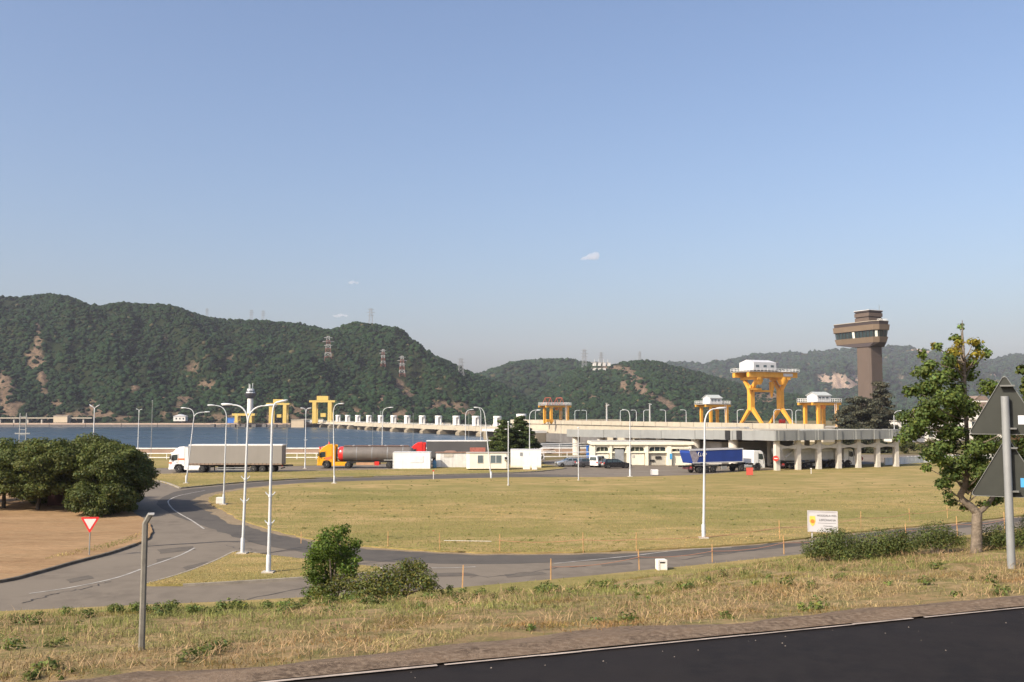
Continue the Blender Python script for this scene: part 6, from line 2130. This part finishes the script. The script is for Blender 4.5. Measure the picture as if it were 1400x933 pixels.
def conifer(label, u, d, base, lst, seed, per=9, leaf=0.55):
    x = XD(u, d)
    H = ZD(min(v - rv for _, v, _, rv in lst), d)
    t = thing('conifer', label, 'tree', (x, d, 0), 0, 'dark conifers in front of the brown tower')
    MB().tube([(0, 0, -.2), (0, 0, H * .5), (0, 0, H * .96)], [0.35, 0.22, 0.04], 8).build('trunk', BARKD, t)
    k = d / FPX
    rg = random.Random(seed)
    lob = []
    for cu, cv, ru, rv in lst:
        for j in range(max(4, int(ru * rv / 9))):
            a, q = rg.uniform(0, 6.28), math.sqrt(rg.random())
            du, dv, dy = ru * q * math.cos(a), rv * q * math.sin(a), rg.uniform(-1, 1) * ru * k * .7
            r = rg.uniform(1.0, 1.7)
            p = (XD(cu + du, d) - x, dy, ZD(cv + dv, d))
            lob.append((p, (r, r, r * .42)))
            if j % 4 == 0:
                limb(t, [(0, 0, p[2] - .4), (p[0] * .5, p[1] * .5, p[2]), p], [0.07, .05, .02], BARKD)
    crown(t, lob, per, leaf, base, 0.32, 0.07, 0.45)
    return t


conifer('broad grey green conifer in front of the brown tower', 1178, 232, CON, [(1178, 558, 26, 14), (1168, 574, 30, 13), (1190, 574, 22, 14), (1180, 592, 30, 12)], 21)
conifer('conifer with tall spire at right of the brown tower', 1204, 240, (0.086, 0.083, 0.054), [(1206, 528, 5, 6), (1205, 540, 10, 8), (1203, 553, 15, 10), (1204, 570, 18, 12), (1206, 588, 20, 12)], 22)
conifer('low dark conifer at left of the tower conifers, beside the crane', 1158, 224, (0.07, 0.072, 0.045), [(1160, 578, 11, 10), (1158, 592, 14, 12)], 23)
conifer('dark conifer beyond the lane exit at the canopy end', 1168, 208, (0.040, 0.044, 0.022), [(1166, 596, 18, 10), (1166, 612, 24, 10), (1196, 612, 16, 9)], 24)
def shrub(name, label, x, y, z, lobes, per, leaf, base, cat='shrub', group=None, var=.3, stems=5, upb=.35, hue=0.1):
    t = thing(name, label, cat, (x, y, z), 0, group)
    for i in range(stems):
        c, r = lobes[i % len(lobes)]
        limb(t, [(random.uniform(-.1, .1), random.uniform(-.1, .1), -0.1), (c[0] * .5, c[1] * .5, c[2] * .5), tuple(c)], [0.035, 0.025, 0.01], BARK, 'stem')
    crown(t, lobes, per, leaf, base, var, hue, 0.4, 'foliage', upb)
    return t


def px_lobes(x, y, z, lst, dyv=0.35, grow=1.0):
    """lobes given as (u, v, ru, rv) seen at distance y, relative to (x, y, z)"""
    out = []
    k = y / FPX
    rg = random.Random(len(lst))
    for u, v, ru, rv in lst:
        out.append(((XD(u, y) - x, rg.uniform(-dyv, dyv), ZD(v, y) - z), (ru * k * grow, (ru + rv) * .5 * k * grow, rv * k * grow)))
    return out


# round green bush on the crest and the olive one beside it
x, y, z = on_verge(458, 806); y = min(y, 23.2); x = XD(458, y); z = verge_at(x, y)
shrub('round_bush', 'round bright green bush on the verge before the loop road', x, y, z,
      px_lobes(x, y, z, [(457, 745, 22, 18), (440, 752, 18, 18), (476, 752, 18, 18), (458, 770, 34, 20), (435, 778, 16, 20), (480, 775, 16, 16), (445, 795, 24, 14), (462, 732, 14, 14), (448, 730, 10, 10), (488, 745, 9, 8), (430, 760, 10, 12), (472, 726, 8, 8), (494, 762, 8, 5), (440, 808, 22, 10)], .45), 620, 0.062, (0.10, 0.15, 0.022), 'bush', None, .3, 8)
x, y, z = on_verge(540, 812); y = min(y, 22.8); x = XD(540, y); z = verge_at(x, y)
shrub('olive_bush', 'low olive brown bush right of the round green bush', x, y, z,
      px_lobes(x, y, z, [(500, 796, 30, 14), (530, 788, 30, 16), (560, 786, 28, 18), (582, 792, 20, 16), (545, 800, 40, 14), (470, 800, 24, 14), (515, 805, 36, 12), (590, 802, 14, 12), (556, 774, 12, 8), (572, 776, 12, 8), (445, 804, 14, 10)], .5), 520, 0.058, (0.135, 0.145, 0.036), 'bush', None, .35, 8, hue=.16)
# hedge bushes along the crest at right
HG = (0.108, 0.130, 0.038)
for i, (u0, v0, lst, lab) in enumerate((
        (1130, 764, [(1112, 752, 20, 12), (1130, 742, 24, 16), (1152, 748, 20, 14), (1122, 745, 18, 12), (1140, 735, 10, 10), (1104, 757, 12, 8), (1143, 757, 24, 10)], 'leftmost hedge bush, partly covering the notice board'),
        (1188, 760, [(1172, 745, 18, 13), (1192, 740, 18, 15), (1186, 752, 26, 11), (1205, 748, 14, 12)], 'second hedge bush from the left'),
        (1226, 756, [(1216, 740, 15, 14), (1232, 742, 13, 13), (1224, 750, 22, 9), (1222, 732, 8, 7)], 'third hedge bush from the left, at the hedge gap'),
        (1275, 752, [(1262, 738, 15, 13), (1280, 732, 18, 14), (1275, 745, 28, 9), (1297, 738, 14, 11), (1308, 742, 12, 9)], 'hedge bush just left of the young tree trunk'),
        (1360, 750, [(1345, 734, 14, 12), (1362, 730, 16, 13), (1355, 743, 26, 9), (1378, 736, 14, 12)], 'hedge bush just right of the young tree trunk'),
        (1402, 748, [(1395, 726, 14, 16), (1412, 722, 16, 18), (1404, 740, 20, 10)], 'hedge bush at right edge behind the sign post'))):
    x, y, z = on_verge(u0, v0)
    y = min(y, 25.5); x = XD(u0, y); z = verge_at(x, y)
    shrub('hedge_bush', lab, x, y, z, px_lobes(x, y, z, [(u, v - 3, a * 1.05, b) for u, v, a, b in lst], .4, 1.2), 640, 0.046, HG, 'hedge bush', 'hedge bushes along the verge', .32, 5)

# the young tree at right
TY = 25.0
TX = XD(1328, TY); TZ = verge_at(TX, TY)
tt_ = thing('young_tree', 'young leafy tree with forked pale trunk and sparse top at right', 'tree', (TX, TY, TZ))
kk = TY / FPX
tp = lambda u, v, dy=0.0: (XD(u, TY) - TX, dy, ZD(v, TY) - TZ)
MB().tube([tp(1327, 762), tp(1329, 740), tp(1330, 715), tp(1331, 700)], [0.16, 0.135, 0.13, 0.12], 12).build('trunk', BARK, tt_)
limb(tt_, [tp(1331, 702), tp(1322, 692), tp(1312, 684), tp(1309, 677), tp(1316, 664), tp(1320, 640), tp(1321, 600), tp(1320, 550), tp(1321, 500), tp(1320, 460), tp(1320, 438)],
     [0.115, 0.10, 0.09, 0.085, 0.08, 0.07, 0.06, 0.05, 0.04, 0.02, 0.008])
limb(tt_, [tp(1331, 702), tp(1340, 696), tp(1352, 682), tp(1362, 664), tp(1366, 650)], [0.085, 0.07, 0.055, 0.035, 0.02])
rg = random.Random(5)
tree_l = [(1320, 447, 4, 5, .45), (1313, 461, 7, 5, .6), (1324, 462, 6, 6, .7), (1334, 468, 10, 5, .6), (1302, 470, 6, 4, .5), (1320, 474, 8, 6, .5), (1344, 472, 5, 9, .6), (1330, 486, 10, 7, .5), (1346, 484, 6, 8, .5),
          (1278, 476, 5, 6, .7), (1291, 472, 6, 5, .7), (1297, 484, 10, 8, .9), (1285, 492, 9, 7, .8), (1310, 497, 12, 8, .9), (1325, 500, 10, 10, .9), (1340, 496, 7, 8, .6), (1260, 486, 5, 8, .8), (1264, 500, 9, 7, 1),
          (1280, 507, 16, 9, 1), (1300, 512, 15, 10, .9), (1335, 512, 14, 9, .8), (1268, 520, 14, 9, 1), (1290, 528, 18, 10, 1), (1312, 532, 12, 12, .7), (1338, 530, 14, 11, .8), (1255, 534, 12, 8, 1), (1276, 544, 20, 11, 1),
          (1302, 550, 18, 12, .9), (1334, 550, 14, 10, .8), (1250, 552, 14, 8, 1), (1266, 564, 20, 10, 1), (1292, 570, 22, 12, 1), (1322, 568, 16, 12, .9), (1346, 566, 10, 8, .6), (1254, 578, 14, 7, .9), (1278, 588, 22, 11, 1),
          (1308, 592, 20, 12, 1), (1336, 592, 16, 11, .8), (1262, 600, 16, 8, .9), (1290, 610, 20, 10, 1), (1320, 612, 18, 12, 1), (1346, 610, 12, 9, .8), (1280, 624, 16, 8, 1), (1304, 632, 18, 10, 1), (1332, 630, 18, 11, 1), (1354, 628, 10, 10, .8),
          (1268, 640, 7, 6, .9), (1289, 648, 14, 7, .9), (1312, 652, 14, 9, .8), (1338, 650, 18, 10, 1), (1358, 648, 12, 10, .9), (1300, 664, 12, 7, .8), (1342, 668, 16, 9, .9), (1328, 662, 10, 8, .8), (1292, 676, 7, 5, .7), (1302, 688, 9, 6, .6),
          (1360, 684, 9, 7, .8), (1344, 690, 8, 6, .6), (1318, 696, 7, 5, .5), (1280, 662, 6, 7, .8), (1246, 570, 12, 9, .9), (1242, 592, 10, 7, .8), (1256, 616, 12, 8, .9), (1270, 628, 14, 8, .9), (1296, 590, 18, 12, .9), (1312, 560, 14, 12, .9), (1296, 640, 16, 9, .9), (1322, 642, 16, 10, .9), (1348, 588, 10, 10, .8), (1350, 650, 10, 10, .9), (1286, 534, 14, 10, .9)]
Cs, Ns, Ts = [], [], []
for i, (u, v, ru, rv, dn) in enumerate(tree_l):
    wv = math.exp(-((v - 585) / 90) ** 2)
    dy = rg.uniform(-1, 1) * (0.35 + 0.85 * wv)
    c = tp(u, v, dy)
    pts, nn, _ = lobe_points([(c, (ru * kk * 1.12, (ru + rv) * .55 * kk + .08, rv * kk * 1.12))], 620 * dn, .72)
    Cs.append(pts); Ns.append(nn)
    base = (0.100, 0.136, 0.033)
    if v < 515 and rg.random() < .45:
        base = (0.20, 0.165, 0.022)
    if rg.random() < .15:
        base = (0.105, 0.14, 0.026)
    Ts.append(tints(base, len(pts), .35, .10) * rg.uniform(.85, 1.2))
    # twig that carries the clump
    s0 = tp(1320, min(690, v + 24), 0) if u < 1352 or v < 640 else tp(1358, min(690, v + 18), 0)
    mid = [(a + b) / 2 for a, b in zip(s0, c)]
    limb(tt_, [s0, (mid[0], mid[1], mid[2] - .05), c], [0.022, 0.015, 0.006], BARK, 'twig')
C = np.vstack(Cs); N = np.vstack(Ns) + np.array([0, 0, .5])
o = leaves('crown', LEAF, tt_, C, 0.078, np.vstack(Ts), N, 0.85, 0.55)
o['kind'] = 'stuff'
# sprig hanging in from a tree beyond the right edge
t = thing('roadside_tree', 'leaf tips of another tree entering at the right edge behind the signs', 'tree', (XD(1450, 26), 26, verge_at(XD(1450, 26), 26)))
MB().tube([(0, 0, -.1), (0.1, 0, 2.0), (0, 0, 4.6)], [0.13, 0.1, .03], 8).build('trunk', BARK, t)
q = (t.location.x, t.location.y, t.location.z)
crown(t, px_lobes(*q, [(1402, 505, 7, 8), (1404, 522, 8, 8), (1410, 535, 12, 14), (1430, 520, 20, 24), (1440, 560, 30, 26), (1425, 610, 22, 24), (1402, 640, 10, 24), (1400, 665, 8, 12), (1450, 640, 36, 40), (1440, 690, 30, 16)], .8), 150, 0.13, (0.072, 0.092, 0.018), .35, .12, .45, aspect=.85)

# shrubs and houses beyond the white fence
for i, (u, d, vt, vb, w, lab) in enumerate(((1240, 205, 604, 622, 26, 'low green shrub behind the left end of the white fence'), (1352, 175, 590, 620, 46, 'green roadside shrub seen under the triangular signs'), (1385, 185, 594, 620, 34, 'shrub with reddish leaves between the two triangular signs'),
                                            (1275, 200, 600, 622, 40, 'shrub seen through the crown of the young tree'), (1218, 215, 606, 626, 34, 'dark shrub at the right end of the canopy'))):
    x = XD(u, d); H = ZD(vt, d); W = w * d / FPX / 2
    shrub('roadside_shrub', lab, x, d, 0, rand_lobes((0, 0, H * .45), (W, W * .7, H * .5), 12, H * .26, 60 + i, .8, -1), 16, 0.4, (0.075, 0.085, 0.022) if i != 2 else (0.12, 0.075, 0.03), 'shrub', None, .3, 3)


def house(label, u0, u1, vt, vb, d, base, floors=2, wallm=HOUSEW, roofm=TILE, flat=False):
    x0, x1 = XD(u0, d), XD(u1, d)
    h = ZD(vt, d) - base
    t = thing('house', label, 'house', (x0, d, base), 0.05)
    w = x1 - x0
    box_part('wall', wallm, t, (w / 2, 4, h / 2), (w, 8, h))
    if flat:
        box_part('roof', CONC, t, (w / 2, 4, h + .15), (w + .5, 8.6, .3))
    else:
        MB().prism([(-.4, h), (w + .4, h), (w * .8, h + 2.2), (w * .2, h + 2.2)], 'y', -.4, 8.4).build('roof', roofm, t)
    fh = h / floors
    for f in range(floors):
        n = max(2, int(w / 3.2))
        for i in range(n):
            fr = box_part('window', FR, t, (w * (i + .5) / n, -0.03, fh * f + fh * .55), (1.5, .1, fh * .48))
            box_part('pane', GLASS, fr, (w * (i + .5) / n, -0.07, fh * f + fh * .55), (1.3, .06, fh * .42))
        box_part('balcony', wallm, t, (w * .5, -.5, fh * f + .35), (w * .9, 1.0, .7)) if f else None
    return t


house('white house with dark windows between the canopy and the tree', 1226, 1264, 576, 610, 250, 1.0, 2, flat=True)
house('white house behind the crown of the young tree', 1262, 1300, 570, 610, 275, 0.6, 2)
house('pale house glimpsed right of the young tree, under the upper sign', 1322, 1358, 560, 606, 290, 0.5, 3)
house('white house at right edge behind the signs', 1372, 1420, 584, 612, 262, 0.3, 2)
house('small white house on the low rise near the far hill', 1334, 1352, 547, 570, 520, 3.0, 2)

# ------------------------------------------------------------------ grass of the verge
def verge_pts(n, n0, n1, s0=-14, s1=34, clump=None, thr=0.0):
    s = rng.uniform(s0, s1, n); q = rng.uniform(n0, n1, n)
    x = s * VC - q * VS; y = s * VS + q * VC
    u, v = project(x, y, verge_z(s, q))
    k = (u > -60) & (u < 1460)
    s, q, x, y = s[k], q[k], x[k], y[k]
    return s, q, np.stack([x, y, verge_z(s, q) - 0.015], 1)


STRAW = np.array([0.50, 0.36, 0.175]); STRAW2 = np.array([0.50, 0.34, 0.18]); GRN = np.array([0.23, 0.24, 0.072]); GRN2 = np.array([0.075, 0.115, 0.022])


def green_share(s, q):
    """how green the verge is: a green band towards the crest, straw near the road"""
    band = np.exp(-((q - 20.0) / 3.3) ** 2) * (1.1 + 0.9 * fbm(s * 0.16, q * 0.35, 61, 3)) + 0.45 * (fbm(s * .5, q * .5, 62, 3) > .55)
    return np.clip(band * (1 - 0.55 * np.exp(-((q - 21.3) / 0.7) ** 2) * (s > 6)), 0, 1)


def mixcol(a, b, f):
    return a[None] * (1 - f[:, None]) + b[None] * f[:, None]


# low mat of dry and green blades
s_, q_, P = verge_pts(230000, 11.2, 24.0)
dn = fbm(s_ * 0.9, q_ * 0.9, 71, 4)
edge = np.clip((q_ - 11.6 - 0.8 * (fbm(s_ * .6, q_ * .2, 72, 3) - .3)) * 1.4, 0, 1)
k = rng.uniform(size=len(s_)) < (np.clip((dn - 0.38) * 4, 0.06, 1) * edge)
s_, q_, P = s_[k], q_[k], P[k]
g = np.clip(green_share(s_, q_) * 1.0 + rng.normal(size=len(s_)) * .18, 0, 1)
col = mixcol(STRAW * .72, GRN, g) * rng.uniform(.6, 1.3, (len(s_), 1))
br = fbm(s_ * .5, q_ * .8, 73, 3) > .56
col[br] *= np.array([.88, .72, .62])
o = blades('low_grass', BLADE, P, rng.uniform(.04, .12, len(P)), rng.uniform(.009, .016, len(P)), col, 1.6); o['kind'] = 'stuff'
# taller grass in clumps
s_, q_, P = verge_pts(150000, 12.2, 24.0)
cl = fbm(s_ * 1.5, q_ * 1.5, 81, 3); zone = np.clip((q_ - 14.0) / 4.5, 0.10, 1)
k = rng.uniform(size=len(s_)) < np.clip((cl - 0.47) * 4, 0, 1) * zone * np.where((q_ > 20.9) & (s_ > 8), .35, 1)
s_, q_, P = s_[k], q_[k], P[k]
g = np.clip(green_share(s_, q_) * 1.15 - .05 + rng.normal(size=len(s_)) * .2, 0, 1)
col = mixcol(STRAW, GRN * 1.05, g) * rng.uniform(.55, 1.2, (len(s_), 1))
o = blades('tall_grass', BLADE, P, rng.uniform(.08, .20, len(P)) * (0.5 + .6 * zone[k]), rng.uniform(.007, .013, len(P)), col, .6); o['kind'] = 'stuff'
# dead stalks lying in tangles near the road
s_, q_, P = verge_pts(42000, 11.9, 21)
cl = fbm(s_ * .7, q_ * 1.1, 91, 3)
k = rng.uniform(size=len(s_)) < np.clip((cl - .45) * 6, 0, 1)
P = P[k]; P[:, 2] += rng.uniform(.02, .1, len(P))
o = blades('fallen_stalks', BLADE, P, rng.uniform(.07, .2, len(P)), rng.uniform(.007, .012, len(P)), STRAW2[None] * rng.uniform(.45, 1.1, (len(P), 1)), 2.4); o['kind'] = 'stuff'

# leafy weeds: along the crest at left and in spots of the verge
wl = []
rg = random.Random(9)
spots = [(8, 820, 16, 8), (20, 838, 12, 7), (30, 850, 10, 6), (48, 827, 14, 8), (60, 832, 14, 8), (75, 826, 16, 9), (88, 832, 14, 8), (100, 828, 8, 8), (134, 826, 8, 9), (152, 822, 10, 8), (160, 832, 14, 8), (185, 832, 14, 9), (212, 832, 10, 7), (240, 832, 16, 8), (265, 832, 14, 7),
         (300, 830, 14, 7), (315, 822, 5, 12), (330, 828, 16, 7), (365, 822, 16, 7), (385, 818, 14, 6), (420, 818, 18, 8), (445, 822, 18, 8), (412, 828, 14, 7), (480, 818, 16, 7), (505, 822, 14, 6), (530, 820, 12, 6), (590, 815, 14, 7), (612, 806, 10, 10), (625, 812, 12, 6), (660, 808, 12, 6), (755, 802, 18, 8), (740, 808, 12, 6),
         (820, 792, 16, 6), (860, 795, 10, 6), (935, 802, 14, 7), (970, 795, 9, 6), (58, 915, 20, 9), (50, 925, 16, 8), (92, 920, 8, 7), (275, 890, 26, 10), (255, 896, 16, 8), (300, 885, 14, 7), (80, 880, 16, 6), (460, 860, 8, 4), (1100, 832, 10, 5), (1355, 810, 16, 5), (1300, 812, 16, 6), (1000, 842, 16, 5), (1370, 806, 10, 5), (1105, 800, 14, 5), (1150, 790, 14, 4), (720, 857, 12, 5), (955, 838, 10, 4)]
for i, (u, v, ru, rv) in enumerate(spots):
    x, y, z = on_verge(u, v + rv * .6)
    if y > 24: y = 23.0; x = XD(u, y); z = verge_at(x, y)
    k = y / FPX
    for j in range(3):
        wl.append(((x + rg.uniform(-.6, .6) * ru * k, y + rg.uniform(-.25, .25), z + rv * k * rg.uniform(.4, 1.0)), (ru * k * .6, ru * k * .6, rv * k * .8)))
for i in range(200):
    q = rg.gauss(21.2, 1.0); s1 = rg.uniform(-13, 12) if i < 150 else rg.uniform(-12, 30)
    q = min(q, 23.5) if i < 150 else rg.uniform(13, 21)
    x, y = sn(s1, q); r = rg.uniform(.05, .15)
    wl.append(((x, y, verge_at(x, y) + r * .5), (r * 1.3, r * 1.3, r)))
C, N, I = lobe_points(wl, 420, .5)
k = np.array([verge_at(a, b) for a, b in C[:, :2]]) < C[:, 2]
C, N, I = C[k], N[k], I[k]
o = leaves('leafy_weeds', LEAF, None, C, 0.055, tints((0.125, 0.155, 0.038), len(C), .35, .12, I, .25), N + np.array([0, 0, .6]), .6, .5); o['kind'] = 'stuff'

# short tufts over the mown field, so that its surface and edges are not flat
def in_poly(px, py, poly):
    inside = np.zeros(len(px), bool)
    n = len(poly)
    j = n - 1
    for i in range(n):
        xi, yi = poly[i]; xj, yj = poly[j]
        c = ((yi > py) != (yj > py)) & (px < (xj - xi) * (py - yi) / (yj - yi + 1e-12) + xi)
        inside ^= c
        j = i
    return inside


def field_tufts(name, poly, n, ymax, z, zlo=.03, zhi=.10, wid=(.02, .05)):
    xs = np.array([p[0] for p in poly]); ys = np.array([p[1] for p in poly])
    x = rng.uniform(max(xs.min(), -75), min(xs.max(), 85), n); y = ys.min() + (min(ymax, ys.max()) - ys.min()) * rng.uniform(0, 1, n) ** 1.5
    k = in_poly(x, y, poly) & (np.abs(x) < y * .60)
    x, y = x[k], y[k]
    g = np.clip((fbm(x * .06, y * .16, 101, 4) - .40) * 6 + rng.normal(size=len(x)) * .25, 0, 1)
    col = mixcol(np.array([.43, .315, .13]), np.array([.21, .215, .06]), g) * rng.uniform(.7, 1.3, (len(x), 1))
    o = blades(name, BLADE, np.stack([x, y, np.full(len(x), z)], 1), rng.uniform(zlo, zhi, len(x)), rng.uniform(*wid, len(x)), col, .7)
    o['kind'] = 'stuff'


wf = []
for i in range(700):
    x = random.uniform(-40, 70); y = random.uniform(56, 125)
    if not in_poly(np.array([x]), np.array([y]), field)[0] or float(fbm(x * .09, y * .2, 131, 3)) < .50:
        continue
    r = random.uniform(.04, .13)
    wf.append(((x, y, .10 + r * .3), (r * 1.5, r * 1.3, r * .6)))
C, N, I = lobe_points(wf, 90, .5)
C[:, 2] = np.maximum(C[:, 2], .11)
o = leaves('field_weeds', LEAF, None, C, 0.10, tints((0.16, 0.175, 0.05), len(C), .35, .12, I, .25), N + np.array([0, 0, .6]), .6, .5); o['kind'] = 'stuff'
field_tufts('mown_grass', field, 150000, 105, .095)
field_tufts('lot_weeds', GL([(60, 768), (100, 762), (150, 752), (190, 740), (196, 728), (160, 742), (120, 752), (80, 760)]), 1500, 75, .125, .05, .16, (.02, .04))
field_tufts('island_grass', GL(isl), 16000, 200, .105, .02, .08, (.015, .035))
field_tufts('strip_grass', GL(gs), 26000, 160, .105, .03, .10, (.03, .06))
field_tufts('foot_grass', foot, 60000, 62, -.01, .06, .20, (.014, .03))
# ================================================================== CLOUDS AND AIR
mc = bpy.data.materials.new('cloud_vapour'); mc.use_nodes = True
nt = mc.node_tree; nt.nodes.clear()
out = nt.nodes.new('ShaderNodeOutputMaterial')
pv = nt.nodes.new('ShaderNodeVolumePrincipled')
pv.inputs['Color'].default_value = (1.0, 0.985, 0.98, 1)
pv.inputs['Anisotropy'].default_value = 0.2
pv.inputs['Density'].default_value = 0.011
nt.links.new(pv.outputs[0], out.inputs['Volume'])


def cloud(label, u, v, d, lobes):
    t = thing('cloud', label, 'cloud', (XD(u, d, v), d, ZD(v, d)))
    k = d / FPX
    bm = bmesh.new()
    for du, dv, ru, rv in lobes:
        bmesh.ops.create_icosphere(bm, subdivisions=3, radius=1.0, matrix=Matrix.Translation((du * k, 0, -dv * k)) @ Matrix.Diagonal((ru * k, ru * k * .8, rv * k, 1)))
    V = np.array([w.co[:] for w in bm.verts])
    me = bpy.data.meshes.new('vapour')
    n1 = fbm(V[:, 0] / 40 + 9, V[:, 2] / 40 + V[:, 1] / 55, 5, 4) - .5
    for w, q in zip(bm.verts, n1):
        w.co += w.normal * 0
    bm.to_mesh(me); bm.free()
    me.materials.append(mc)
    o = bpy.data.objects.new('vapour', me); COL.objects.link(o); o.parent = t
    rm_ = o.modifiers.new('join', 'REMESH'); rm_.mode = 'VOXEL'; rm_.voxel_size = 2.2 * k * .6
    tx = bpy.data.textures.new('cloud_lumps', 'CLOUDS'); tx.noise_scale = 5 * k
    dp = o.modifiers.new('lumps', 'DISPLACE'); dp.texture = tx; dp.strength = 5.0 * k; dp.mid_level = .55
    return t


cloud('small pale cloud alone in the sky right of centre', 808, 350.5, 9000, [(0, 0, 7, 4.5), (6, -1, 7, 5), (-7, 3, 6, 2.6), (-12, 4, 4, 1.6), (3, 3, 9, 2.6)])
cloud('tiny pale cloud above the left hill', 482, 386, 9000, [(0, 0, 5, 2.6), (5, 1, 4, 2), (-4, 0, 3, 1.6)])
cloud('faint thin cloud just above the ridge of the left hill', 466, 431, 9500, [(0, 0, 6, 2.2), (-7, 1, 5, 1.5), (7, 1, 5, 1.4)])

hz_ = MB().box2((-4200, -700, -7.5), (4200, 6300, 470)).build('haze', bpy.data.materials.new('haze_air'))
hm = hz_.data.materials[0]; hm.use_nodes = True
nt = hm.node_tree; nt.nodes.clear()
out = nt.nodes.new('ShaderNodeOutputMaterial')
pv = nt.nodes.new('ShaderNodeVolumePrincipled')
pv.inputs['Color'].default_value = (0.84, 0.85, 1.0, 1)
pv.inputs['Density'].default_value = 0.00006
pv.inputs['Anisotropy'].default_value = 0.0
nt.links.new(pv.outputs[0], out.inputs['Volume'])
hz_['kind'] = 'stuff'
